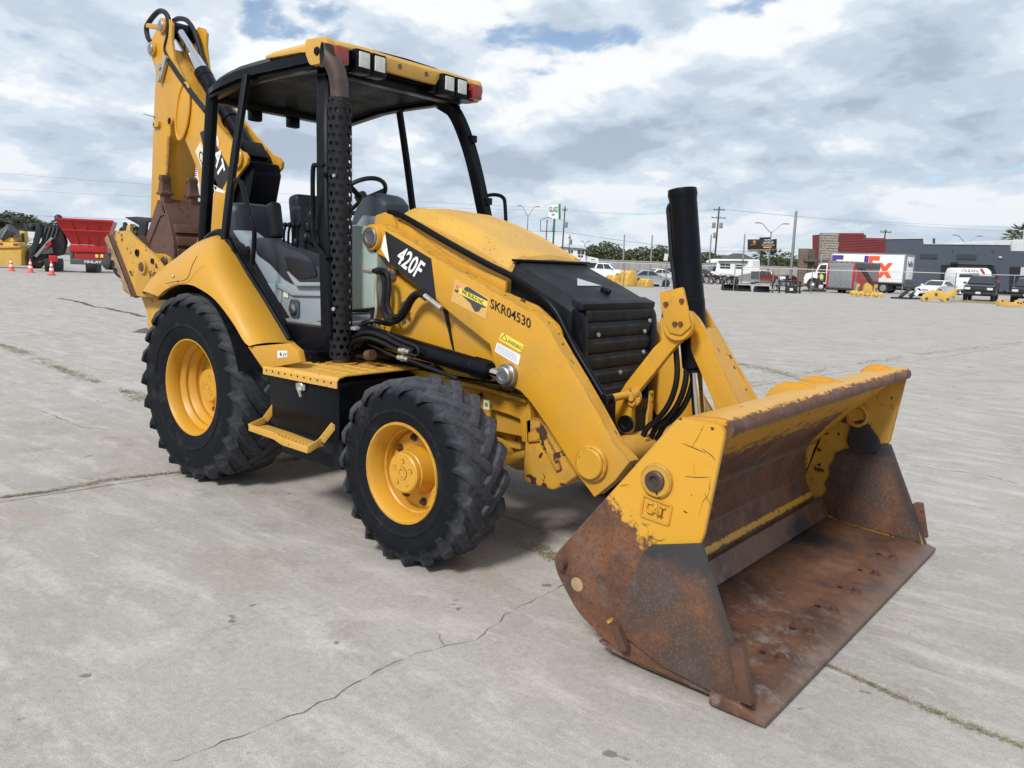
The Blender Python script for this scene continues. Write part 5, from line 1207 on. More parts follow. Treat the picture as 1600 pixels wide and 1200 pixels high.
b = MB(); b.tube([(q[0], -BY - .014, q[2]) for q in el], .012, 8, 1); b.build('boom_relief_rim', M['yellow'], BH, angle=60)
for (px, r, m_) in (([(-2.056,-0.170,3.310)][0], .045, 'steel'), ([(-1.868,-0.170,3.474)][0], .045, 'steel'), ([(-0.749,-0.170,2.314)][0], .060, 'steel'), ([(-1.765,-0.170,2.676)][0], .03, 'soot')):
    b = MB(); b.lathe([(r * 1.4, 0), (r * 1.4, .02), (r * 1.3, .026), (r, .026)], (px[0], -BY, px[2]), (0, -1, 0), 24); b.build('pin_boss', M['yellow'], BH)
    b = MB(); b.lathe([(r, .01), (r, .032 if m_ == 'steel' else .012), (r * .8, .038 if m_ == 'steel' else .012), (0, .038 if m_ == 'steel' else .012)], (px[0], -BY, px[2]), (0, -1, 0), 24); b.build('boom_pin', M[m_], BH)
# stick: box with toothed front edges
stick = [(-2.110,3.147),(-2.166,2.768),(-2.232,2.238),(-2.278,1.865),(-2.006,1.864),(-1.971,2.100),(-1.878,2.598),(-1.841,2.903)]
b = MB(); b.prism(stick, -.13, .13); b.build('stick', M['yellow'], BH, bevel=.006)
t0, t1 = [(-1.891,2.572),(-1.972,2.089)]
for y in (-.13, .13):
    b = MB()
    for i in range(27):
        f_ = i / 27; p = Vector(t0).lerp(Vector(t1), f_)
        b.prism([(p.x - .03, p.y), (p.x + .016, p.y - .003), (p.x + .016, p.y - .011), (p.x - .03, p.y - .014)], y - .008, y + .008)
    b.build('stick_teeth', M['yellow_worn'], BH)
p = [(-2.092,-0.135,2.678)][0]; b = MB(); b.box((p[0], -.14, p[2]), (.10, .03, .05)); b.build('stick_lug', M['yellow_worn'], BH, bevel=.006)
p = [(-2.203,-0.135,2.770)][0]; b = MB(); b.bar((p[0] - .12, -.14, p[2] + .02), (p[0] + .06, -.14, p[2] - .02), .01, .012); b.build('grease_line', M['zinc'], BH)
# stick cylinder
c0, c1 = [Vector(p) for p in [(-1.948,0.000,3.477),(-1.497,0.000,3.034)]]
c2, c3 = [Vector(p) for p in [(-1.557,0.000,3.093),(-0.797,0.000,2.346)]]
b = MB(); b.cyl(c0, c1, .060, seg=24); b.build('stick_rod', M['chrome'], BH)
b = MB(); b.rod(c2, c3, [(0, .05), (.0, .070), (.08, .070), (.08, .066), (.55, .066), (.55, .076), (.58, .076), (.58, .066), (1, .066)], 28); b.build('stick_cylinder', M['black'], BH)
b = MB(); b.cyl((c0.x, -.14, c0.z), (c0.x, .14, c0.z), .075, seg=20); b.build('rod_eye', M['black'], BH, bevel=.01)
b = MB(); b.cyl((c3.x - .06, -.145, c3.z - .06), (c3.x - .06, .145, c3.z - .06), .12, seg=24); b.box((c3.x - .02, 0, c3.z + .03), (.16, .2, .12), RY(.9)); b.build('cylinder_clevis', M['black'], BH, bevel=.012)
b = MB(); q = [(-0.900,0.000,2.270),(-0.823,0.000,1.918)]
b.rod(Vector(q[0]), Vector((-.98, 0, 1.35)), [(0, .11), (.1, .095), (1, .095)], 24); b.build('boom_cylinder', M['black'], BH)
b = MB(); b.prism([(-0.812,2.253),(-0.738,2.309),(-0.648,2.295),(-0.614,2.205),(-0.690,1.969),(-0.747,1.833),(-0.878,1.833),(-0.891,2.064)], -.12, .14); b.build('boom_linkage', M['black'], BH, bevel=.01)
# boom decal
q = [(-1.314,2.554),(-1.254,2.565),(-1.156,2.528),(-0.867,2.239),(-0.917,2.146),(-0.985,2.082),(-1.120,2.126)]
dd_ = decal('maker_decal', q, M['black_print'], -BY - .0005)
bl, br, tl = [(-1.146,-0.173,2.466),(-1.029,-0.173,2.159),(-1.047,-0.173,2.545)]
text('CAT', bl, br, tl, M['white'], dd_, bold=.03, normal=(0, -1, 0))
decal('control_label', [(-1.391,2.408),(-1.307,2.476),(-1.052,2.114),(-1.123,2.023)], M['label_cream'], -BY - .0005)
bl, br, tl = [(-1.340,-0.173,2.368),(-1.121,-0.173,2.033),(-1.297,-0.173,2.418)]
text('Carolina', bl, br, tl, M['black_print'], BH, normal=(0, -1, 0), lift=.002)
decal('decal_flash', [(-1.120,2.116),(-0.985,2.077),(-0.938,2.065),(-0.957,2.050),(-1.073,2.069)], M['white'], -BY - .0005)
# hoses over the boom top
for pts in ([(-2.118,-0.160,3.379),(-2.173,-0.160,3.429),(-2.191,-0.160,3.512),(-2.130,-0.160,3.557),(-2.014,-0.160,3.603),(-1.924,-0.160,3.610),(-1.838,-0.160,3.571),(-1.798,-0.160,3.497),(-1.814,-0.160,3.390),(-1.863,-0.160,3.292),(-1.812,-0.160,3.212),(-1.771,-0.160,3.170)], [(-2.196,0.100,3.634),(-2.105,0.100,3.637),(-1.973,0.100,3.601),(-1.867,0.100,3.510),(-1.786,0.100,3.381),(-1.727,0.100,3.245),(-1.667,0.100,3.163),(-1.627,0.100,3.094)], [(-1.755,-0.180,3.159),(-1.652,-0.180,3.069),(-1.530,-0.180,2.968),(-1.410,-0.180,2.869),(-1.272,-0.180,2.769),(-1.195,-0.180,2.712)]):
    b = MB(); b.tube([Vector(p) for p in pts], .022, 10, 4); b.build('hose', M['hose'], BH)
b = MB(); p = [(-1.818,-0.170,3.158)][0]; b.bar((p[0] - .10, -.19, p[2] - .14), (p[0] + .02, -.19, p[2] + .06), .03, .05); b.build('hose_clamp', M['zinc'], BH, bevel=.006)
for q in ([(-1.899,-0.180,3.134)][0], [(-1.916,-0.180,3.040)][0]):
    b = MB(); b.cyl((q[0], -.17, q[2]), (q[0], -.215, q[2]), .03, seg=10); b.build('clamp_bolt', M['zinc'], BH)
p = [(-2.167,-0.160,3.525)][0]; b = MB(); b.bar((p[0], -.16, p[2]), (p[0] + .28, -.16, p[2] - .06), .04, .04); b.build('hose_guide', M['yellow_worn'], BH, bevel=.006)
# the digging bucket, curled up behind the near stabilizer
prof = [(-1.829,1.972),(-1.748,2.009),(-1.686,1.932),(-1.624,1.851),(-1.586,1.754),(-1.548,1.646),(-1.542,1.538),(-1.569,1.418),(-1.662,1.326),(-1.841,1.352),(-1.950,1.450),(-2.036,1.594)]
b = MB(); b.prism(rounded(prof, .02, 2), -.30, -.285); b.build('digging_bucket_side', M['rust_bucket'], BH, bevel=.004)
b = MB(); b.prism(rounded(prof, .02, 2), .285, .30); b.build('digging_bucket_side', M['rust_bucket'], BH, bevel=.004)
bk = [p for p in [(-1.748,2.009),(-1.686,1.932),(-1.624,1.851),(-1.586,1.754),(-1.548,1.646),(-1.542,1.538),(-1.569,1.418),(-1.662,1.326)]]
b = MB(); n = len(bk)
b.loft([[(p[0], y, p[1]) for p in bk] + [(p[0] - .03, y, p[1]) for p in reversed(bk)] for y in (-.285, .285)]); b.build('digging_bucket_back', M['rust_bucket'], BH, angle=30)
for a_, c_ in ((3, 4), (4, 5), (5, 6)):
    p, q = Vector(bk[a_ - 1]).lerp(Vector(bk[a_]), .5), Vector(bk[a_]).lerp(Vector(bk[a_ + 1]), .35)
    b = MB(); b.loft([[(p.x - .01, y, p.y), (p.x + .022, y, p.y - .008), (q.x + .022, y, q.y + .012), (q.x - .01, y, q.y)] for y in (-.27, .27)]); b.build('wear_strip', M['rust_bucket'], BH, bevel=.006)
b = MB(); p = [(-1.782,2.004),(-1.720,1.906),(-1.678,1.873),(-1.745,1.862),(-2.014,1.561),(-2.059,1.605)]; b.prism(p, -.312, -.27); b.build('side_cutter', M['rust_bucket'], BH, bevel=.008)
lp = [(-1.759,2.015),(-1.699,1.884)]
b = MB(); b.loft([[(lp[0][0], y, lp[0][1]), (lp[0][0] + .03, y, lp[0][1]), (lp[1][0] + .035, y, lp[1][1]), (lp[1][0], y, lp[1][1])] for y in (-.30, .30)]); b.build('bucket_lip', M['rust_bucket'], BH, bevel=.006)
for k, y in enumerate((-.26, -.01, .24)):
    tx, tz = lp[0]
    b = MB()
    b.loft([[(tx + a, y + c * w, tz + h) for a, c in ((-.01, -1), (.05, -1), (.05, 1), (-.01, 1))] for h, w in ((-.15, .022), (-.03, .036), (.035, .036))])
    b.loft([[(tx + a * k2 + .015, y + c * w, tz + h) for a, c in ((-.04, -1), (.04, -1), (.04, 1), (-.04, 1))] for h, w, k2 in ((.030, .058, 1.1), (.055, .058, 1.1), (.060, .048, .9), (.15, .038, .7), (.165, .046, .75), (.20, .040, .6))])
    b.build('bucket_tooth', M['rust_bucket'], BH, bevel=.008)

# ---- hoses and pipes by the loader tower
def hose(pts, r=.014, m='hose', nm='hose'):
    b = MB(); b.tube([Vector(p) for p in pts], r, 10, 5); return b.build(nm, M[m], BH)
hose([(1.341,-0.550,1.498),(1.382,-0.550,1.507),(1.418,-0.550,1.486),(1.442,-0.550,1.402),(1.433,-0.550,1.305),(1.446,-0.550,1.240),(1.493,-0.550,1.204),(1.561,-0.550,1.217),(1.627,-0.550,1.268),(1.669,-0.550,1.331),(1.711,-0.550,1.371),(1.754,-0.550,1.380),(1.797,-0.550,1.361)], .019)
hose([(1.394,-0.580,1.492),(1.445,-0.580,1.509),(1.497,-0.580,1.481),(1.510,-0.580,1.405),(1.501,-0.580,1.306),(1.537,-0.580,1.247),(1.593,-0.580,1.243),(1.647,-0.580,1.300),(1.695,-0.580,1.359),(1.753,-0.580,1.388),(1.816,-0.580,1.377)], .015)
hose([(1.301,-0.530,1.473),(1.297,-0.530,1.355),(1.311,-0.530,1.238),(1.295,-0.530,1.117),(1.247,-0.530,1.072)], .016)
hose([(1.371,-0.560,1.476),(1.366,-0.560,1.398),(1.375,-0.560,1.282),(1.364,-0.560,1.203),(1.354,-0.560,1.115)], .010, 'zinc', 'pipe')
b = MB(); q = [(1.816,-0.580,1.377),(1.952,-0.580,1.312)]; b.cyl(q[0], q[1], .016, seg=8); b.build('hose_fitting', M['zinc'], BH)
b = MB(); q = [(1.251,-0.550,1.507),(1.335,-0.550,1.498)]; b.cyl(q[0], q[1], .020, seg=8); b.build('hose_fitting', M['zinc'], BH)
b = MB(); q = [(1.426,-0.480,1.483)][0]; b.lathe([(.034, 0), (.034, .02), (.018, .024), (0, .024)], (q[0], -.47, q[2]), (0, -1, 0), 20); b.build('tower_plug', M['steel'], BH)
b = MB(); b.prism([(1.495,1.311),(1.529,1.329),(1.549,1.194),(1.510,1.180)], -.471, -.4725); b.build('tower_sticker', M['blue_print' if False else 'steel'], BH)
b = MB(); q = [(1.574,-0.480,1.262)][0]; b.cyl((q[0], -.47, q[2]), (q[0], -.51, q[2]), .012, seg=8); b.box((q[0], -.51, q[2]), (.05, .012, .02), RY(.5)); b.build('wing_nut', M['zinc'], BH, bevel=.003)
for k in range(7):
    o = Vector((0, -.012 * k, .016 * (k % 3)))
    q = [Vector(p) + o for p in [(1.210,-0.600,0.952),(1.258,-0.600,1.037),(1.330,-0.600,1.083),(1.436,-0.600,1.104),(1.563,-0.600,1.089),(1.686,-0.600,1.059),(1.826,-0.600,1.035)]]
    hose(q, .012 + .003 * (k % 2))
for px in ([(1.718,-0.680,1.059),(1.804,-0.680,1.056)], [(1.708,-0.680,1.017),(1.795,-0.680,1.011)]):
    b = MB(); b.cyl(px[0], px[1], .014, seg=8); m_ = Vector(px[0]).lerp(Vector(px[1]), .5); d_ = (Vector(px[1]) - Vector(px[0])).normalized(); b.cyl(m_ - d_ * .012, m_ + d_ * .012, .019, seg=6); b.build('hose_fitting', M['zinc'], BH)
hose([(1.793,-0.680,1.052),(1.857,-0.680,1.040),(1.882,-0.680,1.064),(1.845,-0.680,1.097),(1.749,-0.680,1.114),(1.651,-0.680,1.138),(1.617,-0.680,1.150)], .009)
hose([(1.795,-0.680,1.011),(1.911,-0.680,0.991),(2.063,-0.680,0.968),(2.186,-0.680,0.947)], .011)
b = MB(); q = [(1.414,-0.700,0.995)][0]; b.cyl((q[0], -.66, q[2]), (q[0] + .05, -.66, q[2] + .01), .032, seg=16); b.build('pipe_clamp', M['rust'], BH)
for zc in (.98, 1.08, 1.18): hose([(1.32, -.62, zc), (1.40, -.60, zc + .02), (1.44, -.50, zc)], .016)


# ================================================================== what stands round the yard
HR = Vector((0.77286, 0.63458, 0.0))                       # across the view, along the ground
RZ0 = math.atan2(HR.y, HR.x)
def col(name, c, rough=.6, metal=0.0, vary=.12, vs=1.5, **k):
    M[name] = mat(name, c, rough, metal, vary=vary, vscale=vs, **k); return M[name]
col('far_yellow', (0.64, 0.40, 0.07), .55, vary=.2, chips=(6, .68, (.16, .10, .05)), dust=(.4, (.40, .30, .16)))
col('far_red', (0.42, 0.018, 0.018), .35)
col('far_black', (0.016, 0.017, 0.020), .6, vary=.35)
col('far_grey', (0.23, 0.24, 0.25), .6, vary=.2)
col('far_dark_grey', (0.075, 0.08, 0.085), .6, vary=.2)
col('far_tyre', (0.017, 0.017, 0.018), .85)
col('galvanised', (0.24, 0.25, 0.26), .5, .5)
col('pole_wood', (0.085, 0.07, 0.058), .9, vary=.25)
col('white_paint', (0.78, 0.79, 0.80), .35, vary=.06)
col('off_white', (0.55, 0.56, 0.56), .6, vary=.12)
col('silver_paint', (0.46, 0.49, 0.53), .28, .4)
col('black_paint_car', (0.008, 0.009, 0.011), .15, spec=.6)
col('maroon_paint', (0.16, 0.02, 0.022), .3)
col('far_glass', (0.020, 0.028, 0.036), .06, spec=.8)
col('far_chrome', (0.55, 0.55, 0.56), .25, .8)
col('far_lamp', (0.62, 0.63, 0.62), .15)
col('far_tail', (0.35, 0.02, 0.02), .3)
col('far_orange', (0.80, 0.085, 0.02), .5)
col('cone_orange', (0.80, 0.10, 0.085), .6)
col('purple_print', (0.075, 0.045, 0.22), .5)
col('orange_print', (0.82, 0.105, 0.03), .5)
col('green_sign', (0.01, 0.20, 0.10), .5)
col('wall_stone', (0.34, 0.30, 0.27), .9, vary=.3, vs=1.2)
col('wall_red', (0.20, 0.032, 0.036), .6)
col('wall_grey', (0.066, 0.084, 0.112), .7)
col('wall_brown', (0.155, 0.115, 0.082), .8, vary=.25)
col('freeway_concrete', (0.36, 0.345, 0.325), .9, vary=.2, vs=.12)
col('brick_brown', (0.10, 0.075, 0.055), .8)
col('roof_shingle', (0.085, 0.075, 0.07), .9, vary=.25)
col('metal_roof', (0.62, 0.64, 0.66), .5)
col('bark', (0.085, 0.065, 0.05), .95, vary=.3)
col('sign_black', (0.018, 0.018, 0.020), .5)
col('sign_amber', (0.72, 0.34, 0.03), .5)
col('sign_pink', (0.36, 0.15, 0.13), .7)
col('hi_vis', (0.42, 0.80, 0.06), .7)
col('skin', (0.36, 0.21, 0.15), .6)
col('trouser', (0.035, 0.04, 0.055), .8)
col('garage_door', (0.30, 0.285, 0.265), .7)
col('straw_ground', (0.34, 0.28, 0.15), .95)
def leafmat(name, a_, c_):
    m, nt, b = new_mat(name)
    oi = _n(nt, 'ShaderNodeObjectInfo')
    n_ = noise(nt, 1.1, 5, .6)
    c = mixc(nt, ramp(nt, n_, [(.3, 0.), (.7, 1.)]), a_, c_)
    setin(nt, b.inputs['Base Color'], c); b.inputs['Roughness'].default_value = .6
    return m
M['leaf'] = leafmat('tree_leaves', (0.045, 0.060, 0.030), (0.115, 0.140, 0.065))
M['palm_leaf'] = leafmat('palm_leaves', (0.04, 0.055, 0.015), (0.11, 0.12, 0.035))

def at(name, label, cat, loc, yaw=0.0, group=None): return thing(name, label, cat, loc, RZ0 + yaw, group)
def bxp(name, parent, c, d, m, bevel=.02, rot=None):
    b = MB(); b.box(c, d, rot); return b.build(name, M[m], parent, bevel=bevel)
def far_wheel(parent, c, r, w, rimm='far_chrome', axis=(0, 1, 0), rk=.6):
    b = MB(); ax = Vector(axis); b.lathe([(r * rk, w * .42), (r * .92, w * .5), (r, w * .36), (r, -w * .36), (r * .92, -w * .5), (r * rk, -w * .42)], (0, 0, 0), ax, 24)
    o = b.build('wheel', M['far_tyre'], parent); o.location = c
    b = MB(); b.lathe([(r * rk, w * .40), (r * rk * .85, w * .30), (r * .25, w * .38), (0, w * .38)], (0, 0, 0), ax, 20); b.lathe([(r * rk, -w * .40), (r * rk * .85, -w * .30), (r * .25, -w * .38), (0, -w * .38)], (0, 0, 0), ax, 20)
    b.build('rim', M[rimm], o); return o
CARS = {
 'sedan': dict(L=4.7, W=1.80, body=[(2.35, .32), (2.35, .60), (2.20, .74), (1.30, .90), (.85, .95), (-1.35, .97), (-2.25, .96), (-2.36, .80), (-2.36, .34), (-1.9, .22), (1.9, .20)],
      cab=[(.95, .93), (.10, 1.38), (-.30, 1.44), (-.95, 1.42), (-1.85, .96)], wb=(1.40, -1.40), r=.32),
 'pickup': dict(L=5.8, W=2.0, body=[(2.9, .48), (2.92, .90), (2.75, 1.12), (1.45, 1.24), (1.2, 1.28), (-.95, 1.30), (-2.85, 1.30), (-2.9, .60), (-2.4, .42), (2.4, .40)],
      cab=[(1.35, 1.24), (.60, 1.83), (.2, 1.90), (-.75, 1.90), (-1.0, 1.28)], wb=(1.85, -1.75), r=.40),
 'suv': dict(L=4.9, W=1.95, body=[(2.42, .42), (2.45, .82), (2.25, 1.02), (1.2, 1.12), (-2.3, 1.14), (-2.44, .95), (-2.42, .45), (-1.9, .32), (1.9, .30)],
      cab=[(1.25, 1.10), (.45, 1.70), (.0, 1.78), (-1.7, 1.76), (-2.3, 1.12)], wb=(1.45, -1.45), r=.37),
}
def car(name, label, cat, loc, yaw, style, paint, group=None, scale=1.0):
    """local x is the way the car faces"""
    k = CARS[style]; t = at(name, label, cat, loc, yaw, group); hw = k['W'] / 2
    t.scale = (scale,) * 3
    b = MB(); B = k['body']
    b.loft([[(x * .985, s * (hw * f_), z if f_ > .97 else z) for x, z in B] for s, f_ in ((-1, .93), (-1, 1.0), (1, 1.0), (1, .93))])
    b.build('body', M[paint], t, bevel=.04, angle=40)
    C = k['cab']; b = MB()
    zb = C[0][1]
    def yy(z): return hw * (.93 - .20 * (z - zb) / (max(p[1] for p in C) - zb))
    b.loft([[(x, s * yy(z), z) for x, z in C] for s in (-1, 1)]); b.build('cabin', M[paint], t, bevel=.05, angle=40)
    # glass: windscreen, rear window, side panes
    (x0, z0), (x1, z1) = C[0], C[1]
    def pane(nm, q):
        b = MB(); q = [Vector(p) for p in q]; n = (q[1] - q[0]).cross(q[2] - q[0]).normalized()
        c_ = sum(q, Vector()) / len(q)
        if n.dot(c_ - Vector((-.4, 0, .9))) < 0: n = -n
        b.loft([[p + n * .004 for p in q], [p + n * .018 for p in q]]); b.build(nm, M['far_glass'], t)
    f = lambda a_, c_, w: a_ + (c_ - a_) * w
    pane('windscreen', [(f(x0, x1, .10), -yy(z0) + .10, f(z0, z1, .10)), (f(x0, x1, .10), yy(z0) - .10, f(z0, z1, .10)), (f(x0, x1, .93), yy(z1) - .08, f(z0, z1, .93)), (f(x0, x1, .93), -yy(z1) + .08, f(z0, z1, .93))])
    (x0, z0), (x1, z1) = C[-1], C[-2]
    pane('rear_window', [(f(x0, x1, .15), -yy(z0) + .12, f(z0, z1, .15)), (f(x0, x1, .15), yy(z0) - .12, f(z0, z1, .15)), (f(x0, x1, .9), yy(z1) - .1, f(z0, z1, .9)), (f(x0, x1, .9), -yy(z1) + .1, f(z0, z1, .9))])
    top = max(p[1] for p in C) - .10; bot = zb + .05
    for s in (-1, 1):
        xa, xb = C[0][0] - .22, C[-1][0] + .20; n_ = 3 if style == 'suv' else 2
        ua, ub = C[1][0] - .02, C[-2][0] + .05
        for i in range(n_):
            l0, l1 = i / n_ + .02, (i + 1) / n_ - .02
            pane('side_window', [(f(xa, xb, l0), s * yy(bot), bot), (f(xa, xb, l1), s * yy(bot), bot), (f(ua, ub, l1), s * yy(top), top), (f(ua, ub, l0), s * yy(top), top)])
        bxp('mirror', t, (C[0][0] - .25, s * (hw + .08), zb + .08), (.12, .20, .14), paint if style == 'sedan' else 'far_black')
        bxp('headlight', t, (B[1][0] - .03, s * (hw - .28), B[1][1] + .02), (.10, .38, .17), 'far_lamp')
        bxp('tail_light', t, (-k['L'] / 2 - .0, s * (hw - .20), B[-4][1] + .18 if style == 'pickup' else .82), (.06, .30, .16), 'far_tail')
        for wx in k['wb']:
            b = MB(); b.cyl((wx, s * (hw - .23), k['r'] * 1.0), (wx, s * (hw + .003), k['r'] * 1.0), k['r'] * 1.16, seg=24); b.build('wheel_arch', M['far_black'], t)
            far_wheel(t, (wx, s * (hw - .10), k['r']), k['r'], .22)
        bxp('door_handle', t, (-.25, s * (hw + .005), B[4][1] - .12), (.16, .03, .03), 'far_chrome', .005)
    bxp('grille', t, (B[1][0] + .012, 0, B[1][1] - .0), (.05, 1.0 if style != 'sedan' else .55, .22 if style != 'sedan' else .14), 'far_chrome' if style == 'sedan' else 'far_black', .01)
    bxp('bumper', t, (B[0][0] + .02, 0, B[0][1] + .10), (.16, k['W'] * .95, .20), paint if style == 'sedan' else 'far_black', .04)
    bxp('rear_bumper', t, (-k['L'] / 2 - .02, 0, .48), (.14, k['W'] * .95, .20), paint if style == 'sedan' else 'far_chrome', .04)
    bxp('number_plate', t, (B[0][0] + .11, 0, B[0][1] + .14), (.02, .32, .16), 'off_white', .0)
    return t

# ---- traffic cones
def cone(loc, label, base):
    t = at('traffic_cone', label, 'traffic cone', loc, .3, 'traffic cones left of the backhoe')
    b = MB(); b.prism(rounded([(-.19, -.19), (.19, -.19), (.19, .19), (-.19, .19)], .05, 3), 0, .035, 'z'); b.build('base', M[base], t, bevel=.008)
    b = MB(); b.lathe([(.145, .035), (.135, .06), (.032, .72), (.02, .735), (0, .735)], (0, 0, 0), (0, 0, 1), 24); b.build('body', M['cone_orange'], t)
    for z0, z1 in ((.26, .37), (.48, .60)):
        r = lambda z: .135 - (z - .06) / .66 * .103 + .004
        b = MB(); b.lathe([(r(z0) - .003, z0), (r(z0), z0), (r(z1), z1), (r(z1) - .003, z1)], (0, 0, 0), (0, 0, 1), 24); b.build('reflective_band', M['white_paint'], t)
cone((-45.975,13.647,0.0), 'orange and white traffic cone in front of the yellow grader', 'cone_orange')
cone((-43.500,13.739,0.0), 'orange and white traffic cone between the grader and the red crusher', 'cone_orange')
cone((-39.927,13.437,0.0), 'orange and white traffic cone on a black base, in front of the red crusher', 'far_black')
tag(bxp('drain_plate', None, Vector((-36.550,12.975,0.0)) + Vector((0, 0, .04)), (.62, .34, .07), 'rust', .01), 'flat rusty plate lying on the concrete in front of the red crusher', 'metal plate').rotation_euler = (0, 0, RZ0 + .15)

# ---- red crusher with its hopper
t = at('mobile_crusher', 'red and black tracked crusher with a flared red hopper', 'crusher', (-45.374,16.728,0.0), .40)
def B2(l): return [Vector((p[0], 0, p[1])) for p in l]
top = [(-0.727,3.058),(2.256,3.023)]; botq = [(-0.043,1.613),(1.756,1.644)]
b = MB(); z0, z1 = .5 * (top[0][1] + top[1][1]), .5 * (botq[0][1] + botq[1][1])
def hring(x0, x1, y0, y1, z, th=0): return [(x0 + th, y0 + th, z), (x1 - th, y0 + th, z), (x1 - th, y1 - th, z), (x0 + th, y1 - th, z)]
b.loft([hring(botq[0][0], botq[1][0], -.4, 2.6, z1), hring(top[0][0], top[1][0], -1.0, 3.0, z0), hring(top[0][0], top[1][0], -1.0, 3.0, z0, .07), hring(botq[0][0], botq[1][0], -.4, 2.6, z1, .07)], caps=False)
b.build('hopper', M['far_red'], t)
W0 = top[1][0] - top[0][0]
for i in range(1, 4):
    f_ = i / 4; b = MB(); b.bar((botq[0][0] + (botq[1][0] - botq[0][0]) * f_, -.43, z1), (top[0][0] + W0 * f_, -1.04, z0), .07, .07); b.build('hopper_rib', M['far_red'], t)
for g, nm in ((.0, 'hopper_rim'), (.42, 'hopper_rib')):
    a_ = Vector((top[0][0], -1.03, z0)).lerp(Vector((botq[0][0], -.43, z1)), g); c_ = Vector((top[1][0], -1.03, z0)).lerp(Vector((botq[1][0], -.43, z1)), g)
    b = MB(); b.bar(a_, c_, .09, .10); b.build(nm, M['far_red'], t)
q = [(-0.118,1.610),(1.852,1.204)]
bxp('body_panel', t, ((q[0][0] + q[1][0]) / 2, .6, (q[0][1] + q[1][1]) / 2), (q[1][0] - q[0][0], 2.0, q[0][1] - q[1][1]), 'far_red')
q = [(0.089,1.211),(1.724,0.791)]
bxp('rear_panel', t, ((q[0][0] + q[1][0]) / 2, .3, (q[0][1] + q[1][1]) / 2), (q[1][0] - q[0][0], 1.2, q[0][1] - q[1][1]), 'far_red')
bxp('panel_slot', t, ((q[0][0] + q[1][0]) / 2 - .0, -.31, q[0][1] + .02), (1.3, .04, .16), 'far_black')
for px in [(1.281,0.997),(1.545,1.007)]:
    bxp('reflector', t, (px[0], -.32, px[1]), (.16, .03, .20), 'label_yellow', .01)
q = [(-0.116,0.796),(1.826,0.497)]
bxp('bumper', t, ((q[0][0] + q[1][0]) / 2, .0, (q[0][1] + q[1][1]) / 2), (q[1][0] - q[0][0], .8, .34), 'far_dark_grey', .05)
for px in [(-0.035,0.947),(1.770,1.015)]: bxp('bumper_post', t, (px[0], -.1, px[1]), (.16, .5, .75), 'far_dark_grey', .03)
q = [(0.626,0.564),(1.528,0.579),(0.632,0.713)]
text('FINLAY', (q[0][0], -.42, q[0][1]), (q[1][0], -.42, q[1][1]), (q[2][0], -.42, q[2][1]), M['white'], t, bold=.02, lift=.01)
for px in [(-1.153,0.311),(0.951,0.241)]:
    b = MB(); b.prism(rounded([(-1.9, .02), (1.9, .02), (2.1, .40), (1.9, .72), (-1.9, .72), (-2.1, .40)], .2, 3), -.28, .28, 'y')
    o = b.build('track', M['far_tyre'], t, bevel=.03); o.location = (px[0], 1.6, 0); o.rotation_euler = (0, 0, PI / 2)
    for k in range(14):
        z = .03 if k % 2 == 0 else .70
        bx_ = bxp('track_shoe', o, (-1.7 + k * .26, 0, .37), (.10, .58, .75), 'far_dark_grey', .01)
q = [(-1.716,2.655),(-0.674,0.923)]
b = MB(); b.prism(rounded([(-1.713,2.728),(-0.594,2.697),(-0.337,1.750),(-0.520,1.003),(-1.129,0.832),(-1.971,0.503),(-2.111,0.721),(-1.530,1.852),(-1.877,2.428)], .08, 2), .0, 1.3); b.build('engine_housing', M['far_black'], t, bevel=.05)
b = MB(); b.prism([(-2.235,0.493),(-2.124,0.460),(-1.516,2.148),(-1.597,2.806),(-1.750,2.727)], -.2, .1); b.build('conveyor_arm', M['far_black'], t, bevel=.02)
b = MB(); b.prism([(-1.953,0.875),(-1.806,0.806),(-0.927,1.949),(-1.075,1.980)], -.3, -.1); b.build('side_rail', M['far_grey'], t, bevel=.02)
b = MB(); b.prism([(-1.874,0.952),(-0.968,1.060),(-1.026,1.428),(-1.555,1.334)], -.25, .5); b.build('belt_guard', M['far_dark_grey'], t, bevel=.02)
bxp('side_box', t, ([(-0.982,0.763)][0][0], -.3, [(-0.982,0.763)][0][1]), (.42, .4, .38), 'far_red')
b = MB(); b.prism([(-1.394,1.562),(-1.082,1.832),(-1.019,1.576),(-1.333,1.269)], -.3, .0); b.build('belt_head', M['far_red'], t, bevel=.02)
for px in [(-0.727,3.058),(-2.098,2.493)]: 
    b = MB(); b.sphere((px[0], .6, px[1] + .05), .22); b.build('beacon', M['far_black'], t)
for k in range(5):
    bxp('radiator_slat', t, ([(-1.215,2.196)][0][0] + k * .2 - .4, -.04, [(-1.215,2.196)][0][1]), (.06, .08, .8), 'far_dark_grey', .01, Matrix.Rotation(.3, 3, 'Y'))

